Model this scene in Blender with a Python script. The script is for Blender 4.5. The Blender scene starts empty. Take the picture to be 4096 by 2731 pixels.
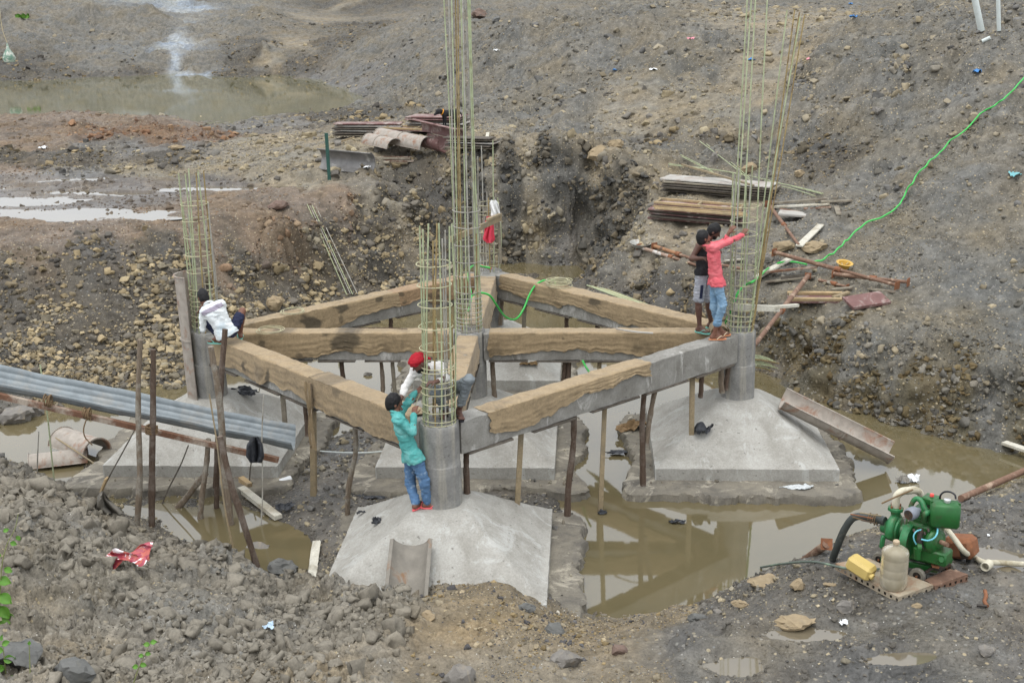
import bpy, bmesh, math, random
import numpy as np
from mathutils import Vector, Matrix

SC = bpy.context.scene
COL = SC.collection
R = math.radians
rng = np.random.default_rng(7)
random.seed(7)

# ------------------------------------------------------------------ camera
CAM = np.array([1.866, -18.997, 7.566])
PITCH, YAW, ROLL, FPX = 0.285789, -0.0615674, -0.0174307, 4829.95
fwd = np.array([math.sin(YAW) * math.cos(PITCH), math.cos(YAW) * math.cos(PITCH), -math.sin(PITCH)])
rt0 = np.array([math.cos(YAW), -math.sin(YAW), 0.0])
up0 = np.cross(rt0, fwd)
RT = rt0 * math.cos(ROLL) + up0 * math.sin(ROLL)
UP = -rt0 * math.sin(ROLL) + up0 * math.cos(ROLL)
cam_d = bpy.data.cameras.new('camera')
cam_d.lens = 36.0 * FPX / 4096
cam_d.sensor_width = 36.0
cam_d.clip_end = 600
cam_d.clip_start = 0.2
cam = bpy.data.objects.new('camera', cam_d)
COL.objects.link(cam)
m = Matrix(((RT[0], UP[0], -fwd[0], CAM[0]), (RT[1], UP[1], -fwd[1], CAM[1]), (RT[2], UP[2], -fwd[2], CAM[2]), (0, 0, 0, 1)))
cam.matrix_world = m
SC.camera = cam
SC.render.resolution_x, SC.render.resolution_y = 1024, 682


def ray(dx, dy):
    """direction of the sight line through a point of the 2352 px wide picture"""
    sx, sy = dx * 4096 / 2352, dy * 4096 / 2352
    return fwd + RT * ((sx - 2048) / FPX) - UP * ((sy - 1365.5) / FPX)


def at(dx, dy, z=None, y=None, x=None):
    d = ray(dx, dy)
    if z is not None:
        t = (z - CAM[2]) / d[2]
    elif y is not None:
        t = (y - CAM[1]) / d[1]
    else:
        t = (x - CAM[0]) / d[0]
    return CAM + d * t


def V(*a):
    return np.array(a, float)


# ------------------------------------------------------------------ light
w = bpy.data.worlds.new('World')
SC.world = w
w.use_nodes = True
nt = w.node_tree
bg = nt.nodes['Background']
sky = nt.nodes.new('ShaderNodeTexSky')
sky.sky_type = 'NISHITA'
sky.sun_disc = False
sky.sun_elevation = R(74)
sky.sun_rotation = R(200)
sky.air_density = 1.0
sky.dust_density = 8.0
hsv = nt.nodes.new('ShaderNodeHueSaturation')
hsv.inputs['Saturation'].default_value = 0.22
nt.links.new(sky.outputs[0], hsv.inputs['Color'])
ovc = nt.nodes.new('ShaderNodeMixRGB')          # a closed, even cloud deck over the clear-sky model
ovc.inputs[0].default_value = 0.72
ovc.inputs[2].default_value = (5.7, 6.0, 6.4, 1)
nt.links.new(hsv.outputs[0], ovc.inputs[1])
nt.links.new(ovc.outputs[0], bg.inputs[0])
bg.inputs[1].default_value = 0.15
sun_d = bpy.data.lights.new('sun', 'SUN')
sun_d.energy = 0.6
sun_d.angle = R(60)
sun_d.color = (1.0, 0.98, 0.95)
sun = bpy.data.objects.new('sun', sun_d)
COL.objects.link(sun)
sun.rotation_euler = (R(16), 0, R(-20))
SC.view_settings.view_transform = 'Standard'
SC.view_settings.look = 'None'
SC.view_settings.exposure = 0.76
SC.view_settings.gamma = 1.0
SC.cycles.max_bounces = 6
SC.cycles.diffuse_bounces = 3
SC.cycles.glossy_bounces = 3
SC.cycles.transmission_bounces = 4
SC.cycles.use_adaptive_sampling = True


# ------------------------------------------------------------------ objects
def tag(o, label=None, cat=None, group=None, kind=None):
    if label: o['label'] = label
    if cat: o['category'] = cat
    if group: o['group'] = group
    if kind: o['kind'] = kind
    return o


def thing(name, label, cat, loc, group=None):
    o = bpy.data.objects.new(name, None)
    o.empty_display_size = 0.1
    COL.objects.link(o)
    o.location = loc
    return tag(o, label, cat, group)


def wloc(o):
    v = Vector((0, 0, 0))
    while o is not None:
        v = v + Vector(o.location)
        o = o.parent
    return np.array(v)


def smooth_mesh(me, ang=40):
    me.polygons.foreach_set('use_smooth', [True] * len(me.polygons))
    try:
        me.set_sharp_from_angle(angle=R(ang))
    except Exception:
        pass


def mesh_obj(name, verts, faces, mat, parent=None, smooth=None, cols=None):
    """one mesh object from world coordinates; faces: list of index tuples or an (n,3|4) array"""
    verts = np.asarray(verts, float)
    if parent is not None:
        org = wloc(parent)
        oloc = np.zeros(3)
    else:
        org = V((verts[:, 0].min() + verts[:, 0].max()) / 2, (verts[:, 1].min() + verts[:, 1].max()) / 2, verts[:, 2].min())
        oloc = org
    me = bpy.data.meshes.new(name)
    v = verts - org
    if isinstance(faces, np.ndarray):
        k = faces.shape[1]
        me.vertices.add(len(v))
        me.vertices.foreach_set('co', v.astype(np.float32).ravel())
        me.loops.add(faces.size)
        me.loops.foreach_set('vertex_index', faces.astype(np.int32).ravel())
        me.polygons.add(len(faces))
        me.polygons.foreach_set('loop_start', np.arange(0, faces.size, k, dtype=np.int32))
        me.update(calc_edges=True)
        me.validate()
    else:
        me.from_pydata([tuple(p) for p in v], [], faces)
        me.update()
    if cols is not None:
        a = me.color_attributes.new('Col', 'FLOAT_COLOR', 'POINT')
        a.data.foreach_set('color', np.asarray(cols, np.float32).ravel())
    if smooth is not None:
        smooth_mesh(me, smooth)
    me.materials.append(mat)
    o = bpy.data.objects.new(name, me)
    COL.objects.link(o)
    if parent is not None:
        o.parent = parent
    o.location = oloc
    return o


def frame_of(d, upv=(0, 0, 1)):
    d = np.asarray(d, float)
    d = d / np.linalg.norm(d)
    u = np.asarray(upv, float)
    if abs(d @ u) > 0.98:
        u = V(1, 0, 0)
    s = np.cross(d, u); s /= np.linalg.norm(s)
    t = np.cross(s, d)
    return d, s, t


class MB:
    def __init__(s):
        s.v = []; s.f = []; s.n = 0

    def add(s, verts, faces):
        s.v.extend([tuple(map(float, p)) for p in verts])
        s.f.extend([tuple(i + s.n for i in f) for f in faces])
        s.n = len(s.v)
        return s

    def box(s, c, size, rot=None, bev=0.0, jit=0.0):
        """box with chamfered edges; rot: 3x3 columns = local axes"""
        hx, hy, hz = [q / 2 for q in size]
        M = np.eye(3) if rot is None else np.asarray(rot)
        c = np.asarray(c, float)
        b = min(bev, 0.45 * 2 * min(hx, hy, hz))
        if b <= 0:
            P = [(x, y, z) for x in (-hx, hx) for y in (-hy, hy) for z in (-hz, hz)]
            F = [(0, 1, 3, 2), (4, 6, 7, 5), (0, 4, 5, 1), (2, 3, 7, 6), (0, 2, 6, 4), (1, 5, 7, 3)]
        else:
            bm = bmesh.new()
            bmesh.ops.create_cube(bm, size=1)
            for v_ in bm.verts:
                v_.co = Vector((v_.co.x * 2 * hx, v_.co.y * 2 * hy, v_.co.z * 2 * hz))
            bmesh.ops.bevel(bm, geom=list(bm.edges), offset=b, segments=1, affect='EDGES', profile=0.5)
            bm.verts.index_update()
            P = [tuple(v_.co) for v_ in bm.verts]
            F = [tuple(v_.index for v_ in f.verts) for f in bm.faces]
            bm.free()
        P = np.array(P)
        if jit:
            P = P + rng.normal(0, jit, P.shape)
        return s.add(P @ M.T + c, F)

    def bar(s, p0, p1, w_, h_, upv=(0, 0, 1), bev=0.004, roll=0.0, jit=0.0):
        """board from p0 to p1: width w_ sideways, height h_ along up"""
        p0 = np.asarray(p0, float); p1 = np.asarray(p1, float)
        d, a, t = frame_of(p1 - p0, upv)
        if roll:
            a, t = a * math.cos(roll) + t * math.sin(roll), -a * math.sin(roll) + t * math.cos(roll)
        return s.box((p0 + p1) / 2, (np.linalg.norm(p1 - p0), w_, h_), np.stack([d, a, t], 1), bev, jit)

    def tube(s, pts, r, n=8, cap=True, wob=0.0, flat=1.0, closed=False, upv=(0, 0, 1)):
        """swept round tube along pts; r a number or one per point"""
        pts = np.asarray(pts, float)
        k = len(pts)
        rr = np.full(k, r, float) if np.isscalar(r) else np.asarray(r, float)
        if closed:
            tg = np.roll(pts, -1, 0) - np.roll(pts, 1, 0)
        else:
            tg = np.gradient(pts, axis=0)
        tg /= np.linalg.norm(tg, axis=1)[:, None] + 1e-12
        _, a, b = frame_of(tg[0], upv)
        vs = []
        ang = np.linspace(0, 2 * math.pi, n, endpoint=False)
        for i in range(k):
            a = a - tg[i] * (a @ tg[i]); a /= np.linalg.norm(a) + 1e-12
            b = np.cross(tg[i], a)
            ri = rr[i] * (1 + (rng.normal(0, wob, n) if wob else 0))
            vs.append(pts[i] + np.outer(np.cos(ang) * ri, a) + np.outer(np.sin(ang) * ri * flat, b))
        vs = np.concatenate(vs)
        F = []
        for i in range(k if closed else k - 1):
            for j in range(n):
                q = (j + 1) % n
                i2 = (i + 1) % k
                F.append((i * n + j, i * n + q, i2 * n + q, i2 * n + j))
        if cap and not closed:
            F.append(tuple(range(n - 1, -1, -1)))
            F.append(tuple((k - 1) * n + j for j in range(n)))
        return s.add(vs, F)

    def cyl(s, p0, p1, r0, r1=None, n=16, cap=True):
        return s.tube([p0, p1], [r0, r0 if r1 is None else r1], n, cap)

    def lathe(s, base, prof, n=24, axis=(0, 0, 1), cap=True):
        """prof: list of (radius, height along axis)"""
        d, a, t = frame_of(axis, (0, 1, 0))
        base = np.asarray(base, float)
        ang = np.linspace(0, 2 * math.pi, n, endpoint=False)
        vs = []
        for r_, h_ in prof:
            vs.append(base + d * h_ + np.outer(np.cos(ang) * r_, a) + np.outer(np.sin(ang) * r_, t))
        k = len(prof)
        F = [(i * n + j, i * n + (j + 1) % n, (i + 1) * n + (j + 1) % n, (i + 1) * n + j) for i in range(k - 1) for j in range(n)]
        if cap:
            F.append(tuple(range(n - 1, -1, -1)))
            F.append(tuple((k - 1) * n + j for j in range(n)))
        return s.add(np.concatenate(vs), F)

    def sheet(s, grid, th=0.0):
        """quad grid of points (rows, cols, 3); th > 0 gives it thickness along its normals"""
        g = np.asarray(grid, float)
        nr, nc = g.shape[:2]
        ii = np.arange(nr * nc).reshape(nr, nc)
        q = np.stack([ii[:-1, :-1], ii[:-1, 1:], ii[1:, 1:], ii[1:, :-1]], -1).reshape(-1, 4)
        if th <= 0:
            return s.add(g.reshape(-1, 3), [tuple(x) for x in q])
        du = np.gradient(g, axis=0); dv = np.gradient(g, axis=1)
        nn = np.cross(du, dv); nn /= np.linalg.norm(nn, axis=2)[..., None] + 1e-12
        g2 = g + nn * th
        N = nr * nc
        F = [tuple(x[::-1]) for x in q] + [tuple(x + N) for x in q]
        ed = [ii[0, :], ii[:, -1], ii[-1, ::-1], ii[::-1, 0]]
        for e in ed:
            for a_, b_ in zip(e[:-1], e[1:]):
                F.append((a_, b_, b_ + N, a_ + N))
        return s.add(np.concatenate([g.reshape(-1, 3), g2.reshape(-1, 3)]), F)

    def build(s, name, mat, parent=None, smooth=40, label=None):
        o = mesh_obj(name, np.array(s.v), s.f, mat, parent, smooth)
        if label: o['label'] = label
        return o


def spline(pts, n):
    """Catmull-Rom through pts, n samples"""
    p = np.asarray(pts, float)
    if len(p) == 2:
        return p[0] + np.linspace(0, 1, n)[:, None] * (p[1] - p[0])
    e = np.concatenate([[2 * p[0] - p[1]], p, [2 * p[-1] - p[-2]]])
    t = np.linspace(0, len(p) - 1 - 1e-9, n)
    i = t.astype(int); f = (t - i)[:, None]
    a, b, c, d = e[i], e[i + 1], e[i + 2], e[i + 3]
    return 0.5 * (2 * b + (c - a) * f + (2 * a - 5 * b + 4 * c - d) * f ** 2 + (3 * b - a - 3 * c + d) * f ** 3)


# ------------------------------------------------------------------ numpy noise
def hash2(ix, iy, seed=0):
    n = (ix.astype(np.int64) * 374761393 + iy.astype(np.int64) * 668265263 + seed * 1274126177) & 0xFFFFFFFF
    n = ((n ^ (n >> 13)) * 1274126177) & 0xFFFFFFFF
    n = ((n ^ (n >> 16)) * 2246822519) & 0xFFFFFFFF
    return ((n ^ (n >> 15)) & 0xFFFFFF) / float(0x1000000)


def vnoise(x, y, seed=0):
    ix = np.floor(x); iy = np.floor(y)
    fx = x - ix; fy = y - iy
    fx = fx * fx * fx * (fx * (fx * 6 - 15) + 10); fy = fy * fy * fy * (fy * (fy * 6 - 15) + 10)
    ix = ix.astype(np.int64); iy = iy.astype(np.int64)
    a = hash2(ix, iy, seed); b = hash2(ix + 1, iy, seed); c = hash2(ix, iy + 1, seed); d = hash2(ix + 1, iy + 1, seed)
    return (a + (b - a) * fx) * (1 - fy) + (c + (d - c) * fx) * fy - 0.5


def fbm(x, y, seed=0, octs=4, gain=0.5):
    s = 0; a = 1.0; c, sn = math.cos(0.6), math.sin(0.6)
    for o in range(octs):
        s = s + a * vnoise(x, y, seed + o)
        x, y = (x * c - y * sn) * 2.03 + 7.1, (x * sn + y * c) * 2.03 + 3.7
        a *= gain
    return s


def worley(x, y, seed=0, vec=False):
    ix = np.floor(x).astype(np.int64); iy = np.floor(y).astype(np.int64)
    f1 = np.full(x.shape, 9.0); f2 = np.full(x.shape, 9.0); cid = np.zeros(x.shape)
    ox = np.zeros(x.shape); oy = np.zeros(x.shape)
    for i in (-1, 0, 1):
        for j in (-1, 0, 1):
            cx = ix + i; cy = iy + j
            px = cx + hash2(cx, cy, seed + 11); py = cy + hash2(cx, cy, seed + 23)
            d = np.hypot(px - x, py - y)
            n = d < f1
            f2 = np.where(n, f1, np.minimum(f2, d))
            cid = np.where(n, hash2(cx, cy, seed + 37), cid)
            if vec:
                ox = np.where(n, x - px, ox); oy = np.where(n, y - py, oy)
            f1 = np.where(n, d, f1)
    return (f1, f2, cid, ox, oy) if vec else (f1, f2, cid)


# ------------------------------------------------------------------ materials
def lin(r, g, b):
    f = lambda c: (c / 255) / 12.92 if c <= 10 else (((c / 255) + 0.055) / 1.055) ** 2.4
    return (f(r), f(g), f(b))


class NT:
    def __init__(s, name):
        s.m = bpy.data.materials.new(name); s.m.use_nodes = True
        s.t = s.m.node_tree; s.b = s.t.nodes['Principled BSDF']
        s._co = None

    def n(s, typ, **kw):
        x = s.t.nodes.new('ShaderNode' + typ)
        for k, v_ in kw.items():
            if k.startswith('i_'):
                x.inputs[k[2:].replace('_', ' ')].default_value = v_
            else:
                setattr(x, k, v_)
        return x

    def l(s, a, b):
        s.t.links.new(a, b)

    def co(s, scale=None):
        if s._co is None:
            s._co = s.n('TexCoord')
        if scale is None:
            return s._co.outputs['Object']
        mp = s.n('Mapping'); mp.inputs['Scale'].default_value = scale
        s.l(s._co.outputs['Object'], mp.inputs[0])
        return mp.outputs[0]

    def noise(s, scale, detail=4, rough=0.6, co=None, dist=0.0):
        x = s.n('TexNoise'); x.inputs['Scale'].default_value = scale; x.inputs['Detail'].default_value = detail
        x.inputs['Roughness'].default_value = rough; x.inputs['Distortion'].default_value = dist
        s.l(co if co is not None else s.co(), x.inputs['Vector'])
        return x.outputs['Fac']

    def ramp(s, fac, stops):
        x = s.n('ValToRGB')
        cr = x.color_ramp
        while len(cr.elements) < len(stops): cr.elements.new(0.5)
        for e, (p, c) in zip(cr.elements, stops):
            e.position = p
            e.color = (c, c, c, 1) if np.isscalar(c) else (*c, 1)
        s.l(fac, x.inputs[0])
        return x.outputs['Color']

    def mix(s, fac, a, b, typ='MIX'):
        x = s.n('MixRGB', blend_type=typ)
        for k, q in ((0, fac), (1, a), (2, b)):
            if isinstance(q, (int, float)):
                x.inputs[k].default_value = q if k == 0 else (q, q, q, 1)
            elif isinstance(q, tuple):
                x.inputs[k].default_value = (*q, 1)
            else:
                s.l(q, x.inputs[k])
        return x.outputs[0]

    def bump(s, h, strength=0.5, dist=0.02):
        x = s.n('Bump'); x.inputs['Strength'].default_value = strength; x.inputs['Distance'].default_value = dist
        s.l(h, x.inputs['Height']); s.l(x.outputs[0], s.b.inputs['Normal'])
        return s

    def set(s, color=None, rough=None, metal=None, spec=None):
        for nm, q in (('Base Color', color), ('Roughness', rough), ('Metallic', metal), ('Specular IOR Level', spec)):
            if q is None: continue
            if isinstance(q, (int, float)): s.b.inputs[nm].default_value = q
            elif isinstance(q, tuple): s.b.inputs[nm].default_value = (*q, 1)
            else: s.l(q, s.b.inputs[nm])
        return s


def simple(name, c, var=0.25, scale=14, rough=0.75, c2=None, patch=3.0, pfac=(0.5, 0.68), bump=0.3, bscale=60, bdist=0.004, metal=0.0, spec=0.3, stretch=None):
    """a surface with two-scale mottling and optional patches of a second colour (rust, dirt, paint wear)"""
    t = NT(name)
    co = t.co(stretch) if stretch else t.co()
    n1 = t.noise(scale, 5, 0.65, co)
    base = t.mix(t.ramp(n1, [(0.3, 0.0), (0.7, 1.0)]), tuple(q * (1 - var) for q in c), tuple(min(1, q * (1 + var)) for q in c))
    if c2 is not None:
        n2 = t.noise(patch, 6, 0.7, co, 0.6)
        base = t.mix(t.ramp(n2, [(pfac[0], 0.0), (pfac[1], 1.0)]), base, c2)
    t.set(base, rough, metal, spec)
    if bump:
        t.bump(t.noise(bscale, 4, 0.6, co), bump, bdist)
    return t.m
# ------------------------------------------------------------------ terrain
# control points: picture x, y, height above the pit water, soil letter
CTRL = """
-300 1568 1.8 c|0 1568 1.6 c|300 1568 1.35 c|600 1568 1.15 c|850 1568 1.0 c|1000 1568 .95 g|1200 1568 .95 g|1450 1568 .9 g|1650 1568 .85 m|1850 1568 .9 m|2100 1568 .9 m|2352 1568 .95 m|2650 1568 1.0 m
-300 1800 2.1 c|0 1800 1.9 c|600 1800 1.4 c|1176 1800 1.2 g|1800 1800 1.1 m|2352 1800 1.1 m|2650 1800 1.2 m
0 1450 1.35 c|250 1450 1.22 c|500 1450 1.05 c|750 1450 .9 c|880 1440 .8 c|1000 1440 .78 g|1200 1450 .75 g|1450 1470 .68 g|1600 1460 .65 m|1700 1450 .72 m|1680 1500 .76 p|1850 1480 .82 p|1980 1450 .86 p|2050 1500 .92 m|2150 1470 .92 p|2260 1530 .95 p|2300 1290 .92 p|2260 1380 .92 p|1600 1540 .8 p|1950 1520 .9 m|1950 1405 .85 m|2200 1410 .9 m|2352 1440 .95 m|2650 1440 1 m
0 1350 1.15 c|200 1350 1.0 c|400 1350 .85 c|560 1360 .68 c|700 1385 .6 c|850 1385 .62 c|930 1395 .6 c|1000 1385 .6 g|1070 1355 .6 g|1120 1345 .64 g|1200 1372 .56 g|1270 1390 .4 g|1320 1415 .3 g|1400 1430 .28 g|1500 1425 .3 g|1560 1410 .26 g|1620 1405 .32 m|1700 1375 .5 m|1760 1340 .5 m|1850 1330 .78 m
760 1352 .5 c|870 1362 .5 c|950 1372 .5 c
1340 1402 -.1 m|1450 1404 -.08 g|1580 1390 -.06 m|1640 1365 -.05 m|1700 1328 -.06 m|1800 1292 -.05 m|1860 1272 -.06 m|1915 1240 -.06 m|1970 1215 -.08 m|2020 1190 -.1 m
1900 1300 .88 m|1960 1255 .7 m|2000 1290 .95 m|2100 1350 .98 m|2200 1330 .95 m|2150 1250 .9 m|2050 1240 .85 m|2250 1250 .9 m|2352 1300 .95 m|2280 1190 .75 m|2352 1150 .6 m|2240 1150 .5 m|2200 1165 .4 m|2352 1085 .0 t|2260 1125 .1 t|2190 1150 -.06 m|2650 1200 1 m|2650 1050 .3 m
-300 1080 1.0 c|0 1075 .75 c|80 1112 .72 c|160 1152 .7 c|220 1180 .45 c|245 1235 .3 c|400 1262 .3 c|520 1285 .32 c|570 1315 .35 c|620 1352 .4 c|720 1352 .35 c|0 1200 1.0 c|150 1250 .9 c|300 1300 .78 c|-300 1250 1.3 c
60 1045 -.12 m|60 1085 .1 m|110 1085 -.08 m|150 1125 -.1 m|190 1110 -.06 m|215 1160 -.02 m|-200 1000 -.05 m|200 1070 .02 m|300 1115 .05 m|300 1180 -.035 m|450 1195 -.03 m|420 1230 -.03 m|500 1262 -.05 m|560 1270 -.08 m|600 1310 -.08 m|680 1270 -.12 m|715 1305 -.05 m|650 1215 -.03 m|740 1290 .12 m
700 1180 .07 m|780 1150 .09 m|850 1120 .06 m|640 1150 .06 m|750 1090 .09 m|720 1040 .06 m|830 1050 .1 m|900 1000 .15 m|560 1140 .02 m|420 1112 .03 m|800 1010 .05 m|745 1240 .1 m|860 1180 .08 m|690 1075 -.04 m|760 990 -.05 m|920 1100 .05 m|850 1115 .0 m
560 900 -.15 m|700 890 -.15 m|850 860 -.15 m|930 880 .06 m|900 930 -.04 m|500 860 -.15 m|980 860 .1 m|900 760 .0 m|1000 800 -.1 m|960 700 -.05 m
1250 760 -.2 m|1400 770 -.2 m|1500 900 -.2 m|1400 1000 -.2 m|1370 1130 -.25 m|1330 1200 -.2 m|1500 1250 -.3 m|1600 1300 -.3 m|1800 1200 -.3 m|1440 880 -.2 m|1560 830 -.2 m|1300 860 .05 m|1340 950 -.1 m
1310 1060 .04 m|1200 1130 .05 m|1275 1150 .02 m|1150 1150 .06 m|1310 1180 -.04 m
1960 1000 -.3 m|2100 1060 -.3 m|2250 1080 -.3 m|2000 1150 -.3 m|2100 1150 -.3 m|1750 880 -.15 m|2352 1050 -.15 m
1700 830 0 y|1745 848 0 y|1800 868 0 y|1900 917 0 y|2000 948 0 y|2100 975 0 y|2200 1004 0 y|2352 1034 0 y|2650 1090 .1 y
1720 770 .45 d|1800 800 .5 y|1900 830 d22.1 y|2000 865 d21.35 y|2100 895 d20.75 y|2200 925 d20.15 y|2352 955 d19.55 y|2650 980 d19 y
1745 705 1.1 h|1800 715 1.15 h|1900 745 d22.8 h|2000 765 d21.9 h|2100 785 d21.3 h|2300 825 d20.2 h|2650 860 d20 h
1700 640 1.35 h|1850 660 1.42 h|2000 680 d24.2 h|2150 715 d23 h|2352 720 d22.3 h|2650 740 d21.5 h
1600 605 1.35 h|1480 592 1.3 h|1400 582 1.2 h|1350 592 .8 d|1335 640 .15 d|1400 625 .7 d|1450 670 .45 d|1560 680 .75 d|1500 640 1.0 d|1600 660 1.05 d|1350 660 .05 d|1480 705 .05 d|1590 762 0 d|1660 700 1.0 d|1640 790 .0 d
1700 560 1.7 h|1560 530 1.65 t|1500 560 1.5 t|1650 480 2.05 t|1800 520 1.95 h|1520 440 2.2 t|1600 400 2.4 h|1530 350 2.75 h|1800 430 2.35 h|1950 560 1.95 h|2100 600 d25 h|2200 560 d25.3 h|2352 600 d24 h|2060 490 2.35 h|2000 400 d31 h|2200 400 d28.5 h|2352 450 d26.5 h|1800 330 3.0 h|1700 300 3.2 h|2650 100 d34 h|2650 500 d25 h|2650 300 d29 h|1900 480 2.3 h|1880 350 d33 d
1600 262 3.5 t|1700 235 3.9 t|1600 235 3.8 t|1500 250 3.6 t|1400 270 3.35 t|1450 284 d39.8 t|1450 316 d39.4 d|1540 272 d38.9 t|1540 318 d38.5 d|1640 268 d37.6 t|1640 318 d37.2 d|1350 305 d40 h|1560 345 d36.5 h|1660 345 d35.2 h|1250 300 3.0 h|1300 260 3.4 h|2000 250 d35 h|2200 200 d33 h|2352 195 d31.5 h|2352 50 d35 h|2200 50 d37 h|2000 50 d42 h|1800 50 6.0 t|1800 180 4.5 t|1600 100 5.5 h|1400 150 4.6 h|1400 30 6.4 h|1200 30 6.4 h|1200 150 4.4 h|1100 220 3.4 h|1180 270 2.9 h|1000 230 2.6 h|1000 100 4.6 h|1000 20 6.2 h|900 190 2.6 h|1900 100 d40 h|2100 130 d36 h
860 240 2.0 h|840 225 1.85 m|800 205 1.85 m|740 185 1.85 m|820 120 3.6 h|760 20 5.6 t|830 15 5.8 d|560 150 2.4 d|620 105 3.6 d|680 60 4.6 d|735 20 5.6 d|610 145 2.6 t|665 105 3.6 t|720 60 4.6 t|660 150 2.5 d|730 105 3.6 d|790 60 4.6 d|690 40 5.1 t|600 20 6.0 h|600 90 4.2 h|900 80 4.6 h|540 175 1.9 d|640 172 1.9 d
-300 178 1.9 d|0 178 1.9 d|200 176 1.9 d|300 174 1.9 d|420 170 1.9 w|0 155 2.6 d|200 150 2.6 h|300 140 2.8 h|0 90 3.9 h|200 90 3.9 h|340 90 3.9 h|345 130 3.0 h|455 130 3.0 h|450 60 4.7 h|350 40 5.4 h|400 100 3.7 w|400 140 2.7 w|405 60 4.7 w|410 20 6.0 w|500 90 3.9 h|520 30 5.6 h|0 30 5.9 h|200 30 5.9 h|320 30 5.8 h|0 6 d106 h|200 6 d106 h|350 6 d106 h|600 4 d104 h|-300 90 3.9 h|-300 10 d105 h
100 230 1.5 m|400 230 1.5 m|700 225 1.5 m|780 245 1.7 m|0 250 1.6 m|250 245 1.6 m|500 270 1.6 m|620 265 1.8 m|-300 230 1.5 m
0 276 2.05 b|100 272 2.1 b|180 264 2.12 b|300 274 2.12 b|400 290 2.1 b|540 300 1.98 m|620 283 2.0 m|700 258 2.05 d|780 255 2.15 d|830 262 2.2 d|-300 290 2.1 b
230 308 2.3 o|320 300 2.42 o|400 300 2.4 o|480 308 2.25 o|160 320 2.1 b
0 330 2.1 b|200 340 2.12 m|330 345 2.12 m|450 340 2.15 m|560 330 2.2 t|680 320 2.35 t|800 330 2.7 t|900 300 2.9 t|1000 290 2.95 t|1050 330 3.05 t|700 370 2.5 t|560 375 2.2 t|400 372 2.14 d|200 365 2.12 d|0 362 2.12 d|1130 352 d34.7 t|1250 340 d34.6 t|1330 334 d34.5 t|1400 347 d33.9 t|1440 394 d32.9 t|1478 430 d32.6 t|1490 470 d31 t|1478 520 d29.8 t|880 400 2.7 t|960 392 2.85 t|1150 325 d37 t|1250 322 d36.6 t|1340 318 d36.3 t|1150 305 d40 t
0 395 2.18 b|200 390 2.18 m|330 385 2.2 t|480 385 2.22 t|600 405 2.22 t|700 410 2.3 t
0 420 2.0 q|120 450 1.99 q|180 485 1.99 q|0 490 1.99 q|90 495 1.99 q|250 450 1.99 q|320 440 1.99 q|0 460 2.02 q|330 465 2.0 q|470 425 2.0 q|560 432 1.99 q|380 430 2.0 q|200 430 2.06 q|110 475 2.03 q|280 478 2.08 q
0 528 2.2 b|200 520 2.2 b|350 488 2.18 b|500 452 2.2 b|650 438 2.24 b|120 515 2.14 b|750 420 2.35 t
0 578 2.05 b|150 562 2.05 b|300 545 2.08 b|450 520 2.1 b|600 487 2.12 b|700 465 2.2 b|800 440 2.35 b|-300 600 2.05 b
0 600 1.95 d|200 580 1.92 d|400 560 1.92 d|600 510 2.0 b|800 465 2.15 b|900 440 2.35 d
0 700 1.25 d|200 680 1.25 d|350 650 1.25 r|600 590 1.3 r|750 560 1.3 r|850 520 1.4 r|950 470 1.75 d|-300 720 1.3 d|1010 450 1.6 d
0 850 .55 r|100 820 .55 r|250 790 .55 r|400 750 .55 r|500 720 .55 r|600 680 .55 r|750 640 .5 r|900 580 .55 r|1000 540 .7 k|-300 860 .6 r
0 968 .02 r|30 960 .0 m|150 912 0 r|250 890 0 r|350 882 0 r|430 872 0 r|600 775 0 r|700 725 0.05 r|800 695 .02 r|900 660 0.02 r|1000 622 .05 r|1100 605 .05 m|-300 1000 .05 r
1150 598 .03 k|1200 597 .03 k|1330 604 .03 k|1230 612 -.1 m|1180 615 -.08 m|1290 614 -.08 m|1230 626 .06 m|1180 630 .06 m|1100 650 .05 m|1380 575 .55 k|1445 550 d31.8 k|1060 425 d35.2 k|1100 500 d34.8 k|1200 480 d33.95 k|1200 400 d34.25 k|1300 450 d34.0 k|1400 480 d33.3 k|1300 370 d34.35 k|1447 490 d32.2 k|1330 550 d34 k|1200 550 d34.1 k|1442 425 d32.7 k|1080 382 d35.2 d|1060 480 d34.8 k
"""
SOIL = {  # colour, clod height, clod size, wetness, speckle
    'c': (lin(130, 124, 112), 0.15, 0.36, 0.05), 'g': (lin(126, 115, 96), 0.04, 0.22, 0.08), 'm': (lin(96, 92, 85), 0.045, 0.25, 0.62), 'p': (lin(108, 103, 93), 0.012, 0.25, 0.9), 'q': (lin(100, 92, 83), 0.060, 0.25, 0.5),
    'd': (lin(84, 80, 73), 0.06, 0.30, 0.08), 'r': (lin(84, 79, 70), 0.06, 0.30, 0.05), 'b': (lin(118, 103, 87), 0.05, 0.40, 0.25),
    'h': (lin(112, 108, 99), 0.070, 0.50, 0.03), 't': (lin(132, 123, 106), 0.035, 0.40, 0.05), 'k': (lin(88, 85, 78), 0.15, 0.40, 0.15),
    'y': (lin(98, 89, 68), 0.10, 0.30, 0.20), 'o': (lin(110, 92, 76), 0.10, 0.50, 0.05), 'w': (lin(150, 156, 160), 0.06, 0.5, 0.1)}
cp = []
for row in CTRL.strip().split('\n'):
    for e in row.split('|'):
        a = e.split()
        p = at(float(a[0]), float(a[1]), y=CAM[1] + float(a[2][1:])) if a[2][0] == 'd' else at(float(a[0]), float(a[1]), z=float(a[2]))
        cp.append((p[0], p[1], p[2], a[3]))
CX = np.array([c[0] for c in cp]); CY = np.array([c[1] for c in cp]); CZ = np.array([c[2] for c in cp])


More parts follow.
